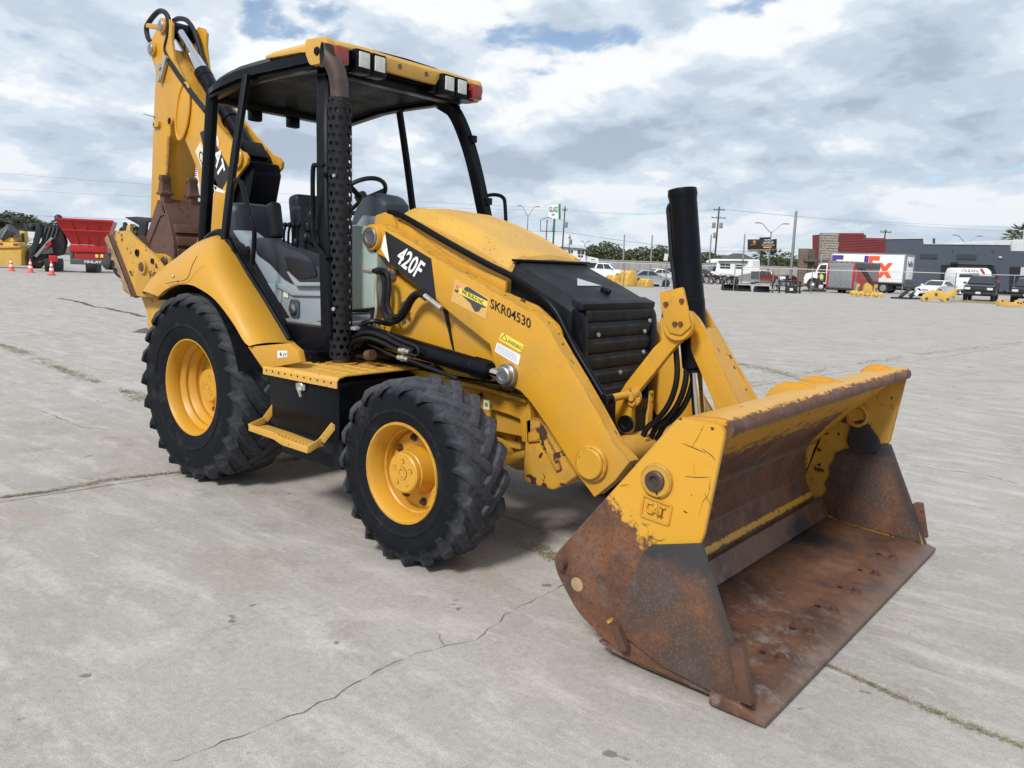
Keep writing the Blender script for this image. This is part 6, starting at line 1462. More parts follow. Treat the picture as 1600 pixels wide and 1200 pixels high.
# ---- yellow grader at the left edge
t = at('motor_grader', 'yellow motor grader with a black canopy cut off by the left edge', 'grader', (-52.892,15.731,0.0))
b = MB(); b.prism(rounded([(-1.562,1.157),(1.128,1.298),(1.069,0.171),(-1.627,0.069)], .1, 2), -.2, 1.0); b.build('rear_body', M['far_yellow'], t, bevel=.04)
b = MB(); b.prism([(-1.538,1.558),(1.063,1.616),(1.128,1.298),(-1.562,1.157)], -.35, .6); b.build('tail_beam', M['far_yellow'], t, bevel=.03)
for px in [(-0.080,1.493),(0.894,1.490)]: bxp('tail_lamp', t, (px[0], -.37, px[1]), (.30, .06, .12), 'far_tail', .01)
b = MB(); b.prism([(-1.112,1.894),(0.511,1.915),(0.659,1.641),(-1.131,1.574)], -.1, 1.5); b.build('engine_deck', M['far_yellow'], t, bevel=.05)
b = MB(); b.cyl(Vector([(-0.218,1.928)][0]).to_3d().xzy, Vector([(0.541,2.474)][0]).to_3d().xzy, .36, seg=18); b.build('exhaust_drum', M['far_dark_grey'], t)
b = MB(); b.cyl(Vector([(0.021,1.857)][0]).to_3d().xzy - Vector((0, .4, 0)), Vector([(0.417,2.430)][0]).to_3d().xzy - Vector((0, .4, 0)), .05, seg=8); b.build('drum_strap', M['far_grey'], t)
b = MB(); b.prism([(-1.447,3.075),(0.578,3.151),(0.571,3.032),(-1.454,2.956)], 1.0, 1.6); b.build('canopy', M['far_black'], t, bevel=.02)
for px in [(-0.509,2.514),(0.140,2.539)]:
    b = MB(); b.cyl((px[0], 2.0, 1.6), (px[0], 2.0, px[1] + .6), .09, seg=8); b.build('canopy_post', M['far_black'], t)
b = MB(); b.prism([(-0.417,2.717),(0.241,2.900),(0.377,2.428),(0.107,1.940),(-0.466,1.838)], 1.6, 1.9); b.build('cab_seat', M['far_dark_grey'], t, bevel=.05)
px = [(1.425,0.748)][0]; far_wheel(t, (px[0], .9, .74), .74, .45, 'far_yellow', (1, 0, 0), .5)
b = MB(); b.prism([(1.671,1.599),(1.919,1.688),(1.867,0.644),(1.614,0.473)], .9, 1.4); b.build('rear_fender', M['far_yellow'], t, bevel=.04)
b = MB(); b.prism([(0.697,2.361),(1.018,2.293),(1.065,1.656),(0.740,1.644)], .4, .8); b.build('hose_stack', M['far_yellow'], t, bevel=.04)
b = MB(); b.cyl(([(0.956,1.892)][0][0], .3, [(0.943,1.652)][0][1]), ([(0.956,1.892)][0][0], .3, [(0.973,2.212)][0][1]), .08, seg=8); b.build('hand_rail', M['far_black'], t)
# white low trailer beyond, between grader and crusher
t = at('box_trailer', 'pale box trailer with worn dark lettering between grader and crusher', 'trailer', (-82.482,27.665,0.0))
b = MB(); b.prism([(-0.733,2.729),(1.509,2.691),(1.455,1.583),(-0.791,1.622)], 0, 2.5); b.build('trailer_box', M['off_white'], t, bevel=.03)
q = [(-0.531,1.816),(0.841,1.806),(-0.515,2.124)]
text('RTO.C', (q[0][0], -.01, q[0][1]), (q[1][0], -.01, q[1][1]), (q[2][0], -.01, q[2][1]), M['slate_print'], t, lift=.01)
for px in [(-0.175,1.460),(0.576,1.489)]: far_wheel(t, (px[0], .3, .42), .42, .3, 'far_grey', (0, 1, 0))
b = MB(); b.box((0, .6, .9), (3, .3, .2)); b.build('trailer_chassis', M['far_black'], t)
# dark machine behind the crusher
t = at('wheel_loader', 'dark wheeled machine half hidden right of the red crusher', 'loader', (-51.586,21.979,0.0))
far_wheel(t, ([(-0.587,0.755)][0][0], .4, .72), .72, .5, 'far_dark_grey', (.6, .8, 0)); far_wheel(t, ([(0.071,0.780)][0][0], 1.4, .72), .72, .5, 'far_dark_grey', (.6, .8, 0))
b = MB(); b.prism([(-0.686,1.615),(0.317,1.566),(0.469,0.881),(-0.668,0.925)], .2, 1.6); b.build('chassis', M['far_black'], t, bevel=.05)
b = MB(); b.prism([(-0.655,1.271),(-0.305,1.284),(-0.314,1.025),(-0.665,1.011)], .0, .2); b.build('side_panel', M['far_red'], t, bevel=.02)
# second backhoe behind the stabilizer
t = at('canopy_loader', 'yellow loader with flat black canopy behind the rear stabilizer', 'loader', (-34.529,15.282,0.0))
b = MB(); b.prism([(-0.652,3.020),(-0.060,3.072),(0.747,3.042),(1.492,3.039),(1.489,2.917),(0.742,2.889),(0.429,2.816),(0.282,2.046),(-0.034,1.911),(0.051,2.650),(-0.132,2.765)], .2, .5); b.prism([(-0.589,3.022),(1.492,3.039),(1.489,2.948),(-0.499,2.934)], .5, 1.2); b.build('canopy', M['far_black'], t, bevel=.02)
b = MB(); b.prism([(0.271,1.677),(0.606,2.487),(1.165,2.447),(1.115,0.596),(0.237,0.563)], .1, 1.5); b.build('body', M['far_yellow'], t, bevel=.05)
b = MB(); b.prism(rounded([(-0.785,2.740),(-0.690,2.805),(-0.603,2.625),(-0.646,2.256),(-0.771,2.252)], .04, 2), .3, .5); b.build('mirror', M['far_black'], t)
b = MB(); b.prism([(-0.540,2.627),(-0.351,2.726),(-0.394,2.358),(-0.613,2.319)], .2, .5); b.build('arm_end', M['far_yellow'], t, bevel=.03)
for x in (-.9, .9): far_wheel(t, (x, .7, .6), .6, .4, 'far_yellow')
# worn marker: the far stabilizer foot shows as a yellow lobe beside the mud

# ---- fence with thin posts and a top rail
FD = 63
t = at('wire_fence', 'thin galvanised fence of slim posts and one top rail across the yard', 'fence', (-17.855,58.732,0.0))
posts = [(-17.069,0.757),(-13.627,0.887),(-10.384,1.010),(-5.141,0.720),(-2.145,0.833),(0.801,0.945),(4.187,1.073),(7.815,1.210),(11.833,1.362),(16.289,1.531),(20.985,1.709)]
for k, p in enumerate(posts):
    b = MB(); b.cyl((p[0], 0, 0), (p[0] + random.uniform(-.03, .05), 0, 2.05), .035, seg=8); b.build('fence_post', M['galvanised'], t)
rail = [(-17.123,1.851),(-8.031,1.854),(4.253,1.880),(8.274,1.959),(12.106,1.958),(17.011,2.021),(20.937,2.048)]
b = MB(); b.tube([(p[0], -.02, p[1]) for p in rail], .032, 6, 2); b.build('top_rail', M['off_white'], t)
for z in (.15, .55, .95, 1.35, 1.7):
    b = MB(); b.cyl((posts[0][0], .03, z), (posts[-1][0], .03, z), .004, seg=4); b.build('fence_wire', M['galvanised'], t)
# plate on a fence post
t = at('small_sign', 'small white sign plate on a thin post left of the black cylinder', 'sign', (-24.879,50.377,0.0))
q = [(-0.281,2.103),(0.020,2.583),(-0.031,2.628)]
b = MB(); b.cyl((0, 0, 0), (0, 0, 2.9), .03, seg=8); b.build('post', M['galvanised'], t)
b = MB(); b.prism([(-0.305,2.102),(-0.019,2.089),(0.019,2.593),(-0.244,2.620)], -.05, -.035); b.build('plate', M['off_white'], t)

# ---- tall bare poles
for px, ty, lab in ((973, 366, 'tall bare grey pole rising between the white pickup and the silver sedan'), (1016, 367, 'tall bare grey pole rising behind the silver sedan'), (1107, 366, 'tall bare grey pole just right of the black cylinder'), (1159, 365, 'tall bare grey pole in front of the motorhome')):
    z = {973: [(-0.196,5.387)], 1016: [(-0.227,5.436)], 1107: [(-0.271,5.778)], 1159: [(-0.286,6.006)]}[px]
    loc = {973: (-48.264,81.638,0.0), 1016: (-45.663,83.773,0.0), 1107: (-40.160,88.292,0.0), 1159: (-37.016,90.874,0.0)}[px]
    b = MB(); b.rod((0, 0, 0), (0, 0, z[0][1]), [(0, .10), (.98, .085), (1, .04)], 10); o = b.build('pole', M['galvanised']); o.location = loc; tag(o, lab, 'pole', 'tall bare poles along the road')
z = [(-0.178,8.964)]
b = MB(); b.rod((0, 0, 0), (0, 0, z[0][1]), [(0, .20), (.98, .15), (1, .1)], 12); o = b.build('mast', M['galvanised']); o.location = (-32.420,94.647,0.0); tag(o, 'tallest plain grey mast left of the stone and red building', 'mast')

# ---- street lamps
def street_lamp(loc, H, arm, label, group=None):
    t = at('street_lamp', label, 'street lamp', loc, 0, group)
    b = MB(); b.rod((0, 0, 0), (0, 0, H * .86), [(0, .14), (1, .08)], 10); b.build('pole', M['galvanised'], t)
    for s in (-1, 1):
        b = MB(); b.tube([(0, 0, H * .84), (s * arm * .35, 0, H * .90), (s * arm * .75, 0, H * .985), (s * arm, 0, H)], .055, 6, 4); b.build('arm', M['galvanised'], t)
        bxp('lamp_head', t, (s * (arm + .3), 0, H + .02), (.75, .3, .14), 'galvanised', .03)
street_lamp((-88.665,113.161,0.0), [(-0.294,11.636)][0][1], 1.35, 'double arm street lamp standing left of the glass sign', 'double arm street lamps')
street_lamp((-42.538,112.218,0.0), [(-0.393,8.488)][0][1], 1.75, 'double arm street lamp standing in front of the billboard', 'double arm street lamps')
street_lamp((-26.986,163.804,0.0), [(-0.893,9.362)][0][1], 2.0, 'double arm street lamp rising behind the dark grey building', 'double arm street lamps')
street_lamp((-97.604,144.638,0.0), [(-0.196,6.593)][0][1], .45, 'small twin headed lamp near the white building', 'double arm street lamps')
# ---- utility poles and wires
def utility_pole(loc, top, label, arms, lean=0.0, boxes=(), r=.16):
    t = at('utility_pole', label, 'utility pole', loc, 0, 'wooden utility poles')
    tp = Vector((lean, 0, top))
    b = MB(); b.cyl((0, 0, 0), tp, r * 1.25, r * .8, seg=10); b.build('pole', M['pole_wood'], t)
    for fz, w in arms:
        c = Vector((lean * fz, -.12, top * fz)); b = MB(); b.bar(c - Vector((w / 2, 0, 0)), c + Vector((w / 2, 0, 0)), .12, .14); b.build('cross_arm', M['pole_wood'], t)
        for k in range(4):
            b = MB(); b.cyl(c + Vector((-w * .45 + k * w * .3, 0, .05)), c + Vector((-w * .45 + k * w * .3, 0, .28)), .06, seg=6); b.build('insulator', M['far_grey'], t)
    for fz, dx in boxes:
        b = MB(); c = Vector((lean * fz + dx, -.2, top * fz)); b.cyl(c - Vector((0, 0, .5)), c + Vector((0, 0, .5)), .32, seg=12); b.build('transformer', M['far_grey'], t, bevel=.05)
    return t
za = [(0.198,11.895)][0]; zb_1 = [(0.201,12.822)][0]
utility_pole((-83.680,117.254,0.0), za[1], 'leaning wooden utility pole just right of the glass sign', ((.94, .9),), za[0], ((.72, .35),), .13)
utility_pole((-62.153,134.929,0.0), zb_1[1], 'wooden utility pole with two cross arms and transformers right of the black cylinder', ((.955, 2.1), (.845, 2.6)), zb_1[0], ((.74, -.75), (.74, .55), (.60, -.4)))
for d_, px, ty, lab in ((260, 943, 0, 'distant utility pole above the trees, larger of two'), (300, 964, 1, 'distant utility pole above the trees, smaller of two')):
    pass
zc_ = [(-0.371,8.651)][0]; utility_pole((-138.449,214.613,0.0), zc_[1], 'faint distant utility pole above the trees right of the white building', ((.97, 3.2), (.86, 2.6)), 0, (), .14)
zc_ = [(-0.378,8.413)][0]; utility_pole((-135.152,217.320,0.0), zc_[1], 'smallest distant utility pole above the trees', ((.97, 2.6),), 0, (), .12)
zc_ = [(-0.162,7.266)][0]; utility_pole((-88.593,126.159,0.0), zc_[1], 'short thin utility pole beside the white building', ((.90, .5),), .1, ((.8, .2),), .08)
zc_ = [(-0.468,8.779)][0]; utility_pole((-32.969,133.013,0.0), zc_[1], 'utility pole showing above the red roof of the building', ((.955, 1.7),), .4, (), .12)
def wire(pts, r=.022, sag=0.0):
    b = MB(); P_ = []
    for a_, c_ in zip(pts, pts[1:]):
        a_, c_ = Vector(a_), Vector(c_)
        for k in range(8): f_ = k / 8; P_.append(a_.lerp(c_, f_) - Vector((0, 0, sag * 4 * f_ * (1 - f_))))
    P_.append(Vector(pts[-1])); b.tube(P_, r, 4, 1); return b.build('power_line', M['far_black'])
def wpt(loc, x, z): return Vector(loc) + HR * x + Vector((0, 0, z))
A0, B0 = (-83.680,117.254,0.0), (-62.153,134.929,0.0)
R0 = (-9.039,178.539,0.0); L0 = (-190.315,29.698,0.0)
wl_ = [(0.219,11.442),(0.065,7.332),(0.295,9.853)]
WIRES = [
 ([wpt(L0, 0, [(1.430,15.604)][0][1]), wpt(A0, za[0], za[1] - .5), wpt(B0, zb_1[0] - .9, zb_1[1] - .4), wpt(R0, 0, 11.5)], .020, .8, 'highest power line crossing the whole sky'),
 ([wpt(L0, 0, [(1.089,11.881)][0][1]), wpt(A0, za[0] * .9, za[1] * .93), wpt(B0, zb_1[0] + .9, zb_1[1] - .4), wpt(R0, 0, 10.6)], .018, .8, 'second power line crossing the whole sky'),
 ([wpt(A0, za[0] * .6, [(0.065,7.332)][0][1]), wpt(B0, .6, [(0.098,4.935)][0][1]), wpt(R0, 0, 7.6)], .035, .3, 'thick dark cable sloping from the leaning pole'),
 ([wpt(L0, 0, [(0.640,6.988)][0][1]), wpt(A0, za[0] * .7, [(0.065,7.332)][0][1]), ], .035, .6, 'dark low cable above the red crusher'),
 ([wpt(B0, .4, [(0.055,5.509)][0][1]), wpt(R0, 0, 9.0)], .02, .4, 'thin cable passing behind the billboard')]
for pts_, r_, sg, lab in WIRES: tag(wire(pts_, r_ * .62, sg), lab, 'power line', 'overhead power lines')
# ---- roadside signs
t = at('pole_sign', 'white and green roadside sign reading GLASS on a pole', 'sign', (-78.386,108.661,0.0))
q = [(-1.717,9.090),(-0.034,9.026),(-0.145,11.430),(-1.814,11.262)]
b = MB(); b.prism(q, -.1, .5); b.build('sign_face', M['white_paint'], t)
b = MB(); b.prism([(-0.023,9.026),(0.349,8.955),(0.226,11.571),(-0.135,11.441)], -.1, .5); b.build('sign_side', M['green_sign'], t)
q = [(-1.654,10.102),(-0.195,10.156),(-1.694,11.002)]
text('GLASS', (q[0][0], -.12, q[0][1]), (q[1][0], -.12, q[1][1]), (q[2][0], -.12, q[2][1]), M['slate_print'], t, lift=.01, bold=.02)
for k, px in enumerate([(-1.138,9.697),(-0.965,9.703),(-0.792,9.710)]):
    b = MB(); b.box((px[0], -.11, px[1]), (.12, .02, .30)); b.build('small_print', M['far_dark_grey'] if k < 2 else M['green_sign'], t)
zt = [(-0.847,9.017),(-0.750,6.888)]
b = MB(); b.cyl(([(-0.793,9.019)][0][0], .2, 0), ([(-0.685,9.023)][0][0], .2, zt[0][1]), .17, seg=10); b.build('pole', M['green_sign'], t)
b = MB(); b.cyl(([(-0.793,9.019)][0][0], .2, zt[1][1]), ([(-0.685,9.023)][0][0], .2, zt[0][1]), .175, seg=10); b.build('pole_upper', M['far_dark_grey'], t)
t = at('sign_frame', 'empty dark sign frame on a pole left of the glass sign', 'sign frame', (-78.359,106.096,0.0))
b = MB(); fr_p = [(-1.429,6.888),(-1.503,8.619),(-1.034,8.899),(-0.190,9.140),(0.350,9.003)]
b.tube([(p[0], 0, p[1]) for p in fr_p], .06, 6, 1); b.build('frame', M['far_black'], t)
q = [(-1.480,6.833),(1.088,6.877)]; b = MB(); b.bar((q[0][0], 0, q[0][1]), (q[1][0], 0, q[1][1]), .12, .12); b.build('frame_bar', M['far_black'], t)
b = MB(); b.cyl(([(-0.489,8.657)][0][0], 0, 0), ([(-0.383,8.661)][0][0], 0, [(-0.387,8.766)][0][1]), .08, seg=8); b.build('pole', M['far_black'], t)
for k in range(3):
    z = [(-0.369,5.926),(-0.350,5.504),(-0.332,5.082)][k][1]; x = [(-0.369,5.926)][0][0]; b = MB(); b.bar((x - .65, 0, z), (x + .65, 0, z), .06, .06); b.build('frame_bar', M['far_grey'], t)
t = at('billboard', 'black billboard with white and amber lines of text on a single post', 'billboard', (-75.388,188.756,0.0))
q = [(-3.978,6.651),(2.907,7.064),(2.781,9.432),(-4.176,9.095)]
b = MB(); b.prism(q, -.2, .3); b.build('panel', M['sign_black'], t, bevel=.02)
q = [(-1.313,9.202),(1.159,9.341),(1.117,9.828),(-1.351,9.659)]; b = MB(); b.prism(q, -.2, .3); b.build('panel_top', M['sign_black'], t, bevel=.02)
q = [(-3.790,6.259),(2.789,6.630),(2.833,7.030),(-3.820,6.627)]; b = MB(); b.prism(q, -.9, .2); b.build('catwalk', M['sign_pink'], t, bevel=.02)
for body, pts_, m_ in (('INJURED?', [(-0.199,8.877),(1.809,8.998),(-0.232,9.273)], 'white'), ('LAWYER UP', [(-0.455,8.225),(2.017,8.379),(-0.491,8.652)], 'white'), ('956-800-0246', [(-0.708,7.541),(2.382,7.749),(-0.752,8.060)], 'sign_amber')):
    text(body, *[(p[0], -.22, p[1]) for p in pts_], M[m_], t, lift=.01, bold=.02)
b = MB(); b.prism([(-0.295,7.250),(1.714,7.387),(1.701,7.540),(-0.308,7.403)], -.23, -.21); b.build('print_strip', M['white'], t)
b = MB(); c_ = [(-2.708,8.232)][0]
for k in range(4): b.box((c_[0] + (k - 1.5) * .12, -.22, c_[1] - .35 + .06 * k), (1.3 - .2 * k, .02, .08), Matrix.Rotation(-.2, 3, 'Y'))
b.lathe([(.10, .02), (.30, .02), (.32, .0), (.08, 0)], (c_[0] + .1, -.21, c_[1] + .35), (0, -1, 0), 12); b.build('emblem', M['sign_amber'], t)
b = MB(); b.cyl((0, .3, 0), ([(-0.464,6.477)][0][0], .3, [(-0.464,6.477)][0][1]), .38, seg=12); b.build('post', M['far_dark_grey'], t)

# ---- freeway wall, white building, houses
t = at('freeway_wall', 'long pale concrete freeway wall running behind the parked vehicles', 'wall', (-67.446,156.460,0.0))
q = [(-39.975,2.482),(62.100,2.661)]
seg_ = 46
for k in range(seg_):
    x0 = q[0][0] + (q[1][0] - q[0][0]) * k / seg_; x1 = q[0][0] + (q[1][0] - q[0][0]) * (k + 1) / seg_
    if k == 0: pm = None
    if pm is None:
        b = MB(); w_ = x1 - x0 - .04; b.box((w_ / 2, .2, 1.25), (w_, .4, 2.5)); b.box((w_ / 2, .1, 2.62), (w_, .5, .24)); pm = b.mesh('wall_panel', M['freeway_concrete'], bevel=.02)
    o = link('wall_panel', pm, t); o.location = (x0, 0, 0)
t = at('office_building', 'small white two storey building with tall windows beyond the hood', 'building', (-89.232,132.103,0.0))
q = [(-3.974,2.220),(0.536,2.135),(0.271,4.792),(-4.105,5.007)]
b = MB(); b.prism(q, 0, 8); b.build('wall', M['white_paint'], t)
b = MB(); b.prism([(0.542,2.008),(3.247,1.983),(3.199,2.872),(0.471,3.404)], 1, 8); b.build('side_wing', M['white_paint'], t)
b = MB(); b.prism([(-4.615,4.925),(0.533,4.700),(-0.008,5.224),(-3.617,5.532)], -.6, 8.4); b.build('roof', M['metal_roof'], t)
for q in ([(-1.146,3.597),(0.205,3.572),(0.162,4.408),(-1.187,4.420)], [(-1.054,3.029),(-0.024,3.004),(-0.043,3.385),(-1.073,3.409)], [(-3.019,3.780),(-2.118,3.751),(-2.146,4.321),(-3.046,4.337)], [(1.675,2.496),(2.319,2.495),(2.307,2.711),(1.663,2.725)]):
    b = MB(); b.prism(q, -.06, .02); f_ = b.build('window', M['far_dark_grey'], t)
    b = MB(); xs_ = [p[0] for p in q]; zs_ = [p[1] for p in q]
    b.box(((min(xs_) + max(xs_)) / 2, -.07, (min(zs_) + max(zs_)) / 2), ((max(xs_) - min(xs_)) * .9, .02, (max(zs_) - min(zs_)) * .8)); b.build('pane', M['far_glass'], f_)
    b = MB(); b.box(((min(xs_) + max(xs_)) / 2, -.09, (min(zs_) + max(zs_)) / 2), (.08, .03, (max(zs_) - min(zs_)))); b.build('mullion', M['white_paint'], f_)
def house(loc, l, label):
    t = at('house', label, 'house', loc, 0, 'houses beyond the freeway wall')
    xs_ = [p[0] for p in l]; w0, w1 = min(xs_), max(xs_); zt_1 = max(p[1] for p in l); ze = min(p[1] for p in l)
    b = MB(); b.box(((w0 + w1) / 2, 6, ze / 2), ((w1 - w0) * .94, 10, ze)); b.build('wall', M['brick_brown'], t)
    b = MB(); b.loft([[(w0, .5, ze), (w1, .5, ze), (w1, 11.5, ze), (w0, 11.5, ze)], [(w0 + (w1 - w0) * .36, 5.5, zt_1), (w0 + (w1 - w0) * .64, 5.5, zt_1), (w0 + (w1 - w0) * .64, 6.5, zt_1), (w0 + (w1 - w0) * .36, 6.5, zt_1)]]); b.build('roof', M['roof_shingle'], t)
house((-94.226,212.106,0.0), [(-3.931,4.454),(-1.882,5.770),(2.872,4.534)], 'house with a dark hipped roof above the motorhome, nearer the pole')
house((-87.816,207.018,0.0), [(-5.519,4.092),(-1.192,6.219),(4.152,4.285)], 'larger house with a dark hipped roof above the motorhome, nearer the billboard')

# ---- trees
def leafy(b, c, r, n, size, rnd, sq=.75):
    for _ in range(n):
        while True:
            p = Vector((rnd.uniform(-1, 1), rnd.uniform(-1, 1), rnd.uniform(-1, 1)))
            if .25 < p.length < 1: break
        p = p.normalized() * (p.length ** .45)
        q = Vector(c) + Vector((p.x * r, p.y * r, p.z * r * sq))
        a_ = Vector((rnd.gauss(0, 1), rnd.gauss(0, 1), rnd.gauss(0, 1))).normalized(); u_, w_ = orth(a_)
        s_ = size * rnd.uniform(.6, 1.4)
        b.poly([q - u_ * s_, q + w_ * s_ * .6, q + u_ * s_, q - w_ * s_ * .6])
def tree(loc, H, Wd, label, seed, group, leaf=.30, n=1500, kind='broad_tree'):
    rnd = random.Random(seed); t = at(kind, label, 'tree', loc, rnd.uniform(0, 6), group)
    b = MB(); b.cyl((0, 0, 0), (rnd.uniform(-.2, .2), 0, H * .5), .22, .12, seg=8)
    for k in range(5):
        a_ = rnd.uniform(0, 6.28); b.cyl((0, 0, H * rnd.uniform(.25, .45)), (math.cos(a_) * Wd * .3, math.sin(a_) * Wd * .3, H * rnd.uniform(.55, .8)), .08, .03, seg=6)
    b.build('trunk', M['bark'], t)
    b = MB(); nb = 11
    for k in range(nb):
        a_ = rnd.uniform(0, 6.28); d_ = rnd.uniform(0, .36) * Wd
        leafy(b, (math.cos(a_) * d_, math.sin(a_) * d_, H * rnd.uniform(.35, .86)), Wd * rnd.uniform(.16, .28), n // nb, leaf, rnd, .8)
    b.build('crown', M['leaf'], t)
TLAB = ['leafy tree just right of the white office building', 'second leafy tree right of the white office building', 'tall leafy tree below the fainter far utility poles', 'leafy tree between the two faint far utility poles', 'low leafy tree left of the bare pole behind the white pickup', 'leafy tree right behind the bare pole by the white pickup', 'leafy tree midway between the two bare poles over the silver sedan', 'leafy tree just left of the bare pole behind the silver sedan', 'leafy tree just right of the bare pole behind the silver sedan', 'leafy tree above the small white sign plate', 'leafy tree under the slim palm left of the black cylinder', 'leafy tree hidden mostly behind the black cylinder',
 'leafy tree right beside the black cylinder', 'leafy tree behind the bare pole right of the black cylinder', 'leafy tree behind the utility pole with transformers', 'leafy tree right of the billboard post', 'rounded leafy tree between the two right hand fan palms', 'dark leafy tree left of the tallest mast', 'leafy tree at the foot of the tallest mast', 'leafy tree left of the brown entrance column']
TL = [((-113.985,170.005,0.0), 7.2, 8), ((-114.705,174.589,0.0), 8.2, 8), ((-109.583,171.031,0.0), 8.6, 9), ((-109.999,175.865,0.0), 7.6, 8), ((-105.530,173.065,0.0), 6.6, 8), ((-105.614,176.878,0.0), 6.4, 8), ((-106.695,182.459,0.0), 7.6, 8), ((-101.543,177.633,0.0), 6.6, 8), ((-101.804,182.594,0.0), 7.0, 8), ((-98.276,180.315,0.0), 7.8, 9), ((-99.221,186.008,0.0), 7.4, 8), ((-98.867,190.181,0.0), 6.5, 8),
      ((-90.064,184.470,0.0), 6.2, 8), ((-90.393,189.375,0.0), 6.6, 7), ((-90.794,194.222,0.0), 6.0, 7), ((-86.587,218.378,0.0), 6.0, 8), ((-83.351,215.859,0.0), 6.8, 9), ((-83.883,223.186,0.0), 6.4, 8), ((-80.693,220.630,0.0), 5.6, 8), ((-79.781,223.967,0.0), 5.4, 8)]
for k, (loc, H, w_) in enumerate(TL): tree(loc, H * .86, w_, TLAB[k], k, 'trees beyond the freeway wall')
TLAB2 = ['leafy tree cut by the left edge above the grader canopy', 'leafy tree right of the grader canopy', 'tallest leafy tree between grader and crusher', 'leafy tree above the pale trailer', 'leafy tree left of the red hopper', 'leafy tree hidden behind the left edge of the red hopper', 'low leafy tree just right of the red hopper', 'lower leafy tree between the hopper and the flat black canopy', 'leafy tree under the left part of the flat black canopy', 'leafy tree behind the post of the flat black canopy', 'leafy tree under the right part of the flat black canopy', 'leafy tree behind the yellow stick of the backhoe']
TL = [((-162.217,52.769,0.0), 8.2, 7), ((-160.767,53.959,0.0), 8.2, 7), ((-161.693,55.787,0.0), 8.6, 7), ((-158.411,55.894,0.0), 7.4, 6), ((-162.551,58.964,0.0), 7.6, 7), ((-166.703,62.025,0.0), 7.4, 6), ((-148.440,64.080,0.0), 5.2, 6), ((-147.353,64.973,0.0), 4.6, 6), ((-139.991,64.548,0.0), 6.0, 6), ((-141.921,66.845,0.0), 6.4, 6), ((-142.640,68.843,0.0), 5.4, 6), ((-141.371,69.885,0.0), 5.6, 6)]
for k, (loc, H, w_) in enumerate(TL): tree(loc, H * .86, w_, TLAB2[k], 40 + k, 'trees beyond the machines on the left')
def palm(loc, H, label, seed, fr=1.6, group=None):
    rnd = random.Random(seed); t = at('palm_tree', label, 'palm tree', loc, 0, group)
    b = MB(); b.cyl((0, 0, 0), (.2, 0, H - fr * .4), .20, .16, seg=8); b.build('trunk', M['bark'], t)
    b = MB()
    for k in range(26):
        a_ = 2 * PI * k / 26 + rnd.uniform(-.2, .2); el_ = rnd.uniform(-.7, 1.3); d_ = Vector((math.cos(a_) * math.cos(el_), math.sin(a_) * math.cos(el_), math.sin(el_)))
        c_ = Vector((.2, 0, H - fr * .45)); w_ = d_.cross(Vector((0, 0, 1))).normalized()
        for j in range(7):
            ang_ = (j - 3) * .28; dd_ = (d_ * math.cos(ang_) + w_ * math.sin(ang_)).normalized(); tip_ = c_ + d_ * fr * .45 + dd_ * fr * .55 - Vector((0, 0, fr * .12)); m_ = c_ + d_ * fr * .45; s_ = dd_.cross(d_ + Vector((.01, .02, .3))).normalized() * fr * .05
            b.poly([m_ - s_, tip_, m_ + s_])
        b.poly([c_ - w_ * .02, c_ + d_ * fr * .5, c_ + w_ * .02])
    b.build('fronds', M['palm_leaf'], t)
palm((-72.100,178.517,0.0), [(-0.489,5.903)][0][1], 'fan palm just left of the billboard post', 1, 2.2, 'fan palms')
palm((-70.379,179.930,0.0), [(-0.507,5.986)][0][1], 'fan palm just right of the billboard post', 2, 2.2, 'fan palms')
palm((-69.231,180.873,0.0), [(-0.531,6.187)][0][1], 'fan palm beyond the red pickup', 3, 2.2, 'fan palms')
palm((-66.936,182.757,0.0), [(-0.504,5.716)][0][1], 'fan palm left of the tall grey mast', 4, 2.4, 'fan palms')
palm((-97.750,183.335,0.0), [(-0.453,6.797)][0][1], 'slim fan palm left of the black cylinder', 5, 2.0, 'fan palms')
palm((-14.646,135.118,0.0), [(-1.226,9.444)][0][1], 'tallest fan palm behind the grey building roof', 6, 2.1, 'fan palms')
palm((-15.312,131.984,0.0), [(-1.084,8.462)][0][1], 'lower fan palm behind the grey building roof', 7, 1.8, 'fan palms')

# ---- parked vehicles
car('sedan', 'silver sedan parked beyond the hood beside the yellow buckets', 'car', (-29.532,55.614,0.0), .38, 'sedan', 'silver_paint', scale=.93)
car('pickup_truck', 'white pickup truck parked left of the silver sedan', 'pickup truck', (-42.176,68.522,0.0), -.42, 'pickup', 'white_paint', scale=.95)
car('parked_car', 'white car parked just behind the silver sedan', 'car', (-40.643,77.544,0.0), .5, 'sedan', 'white_paint')
car('parked_car', 'dark car half hidden left of the black cylinder', 'car', (-41.594,81.939,0.0), .5, 'suv', 'black_paint_car', scale=.85)
car('parked_car', 'dark red car just right of the black cylinder', 'car', (-39.040,84.036,0.0), .4, 'suv', 'maroon_paint', scale=.9)
car('parked_car', 'white car on the far road behind the red pickup', 'car', (-54.630,141.106,0.0), .2, 'suv', 'white_paint')
car('pickup_truck', 'red pickup truck parked behind the motorhome', 'pickup truck', (-39.383,104.457,0.0), PI - .5, 'pickup', 'maroon_paint', scale=.85)
car('parked_car', 'dark red car behind the pile of black attachments', 'car', (-36.878,106.514,0.0), .1, 'sedan', 'maroon_paint', scale=.85)
car('sedan', 'white old sedan facing the yard, right of the delivery truck', 'car', (-11.444,73.053,0.0), PI + .72, 'sedan', 'white_paint', scale=.97)
car('pickup_truck', 'black pickup truck facing the yard in front of the grey building', 'pickup truck', (-6.998,67.000,0.0), PI + .98, 'pickup', 'black_paint_car', scale=1.0)
car('parked_suv', 'black vehicle cut off by the right edge of the view', 'car', (-4.120,68.715,0.0), PI + .95, 'suv', 'black_paint_car', scale=1.05)
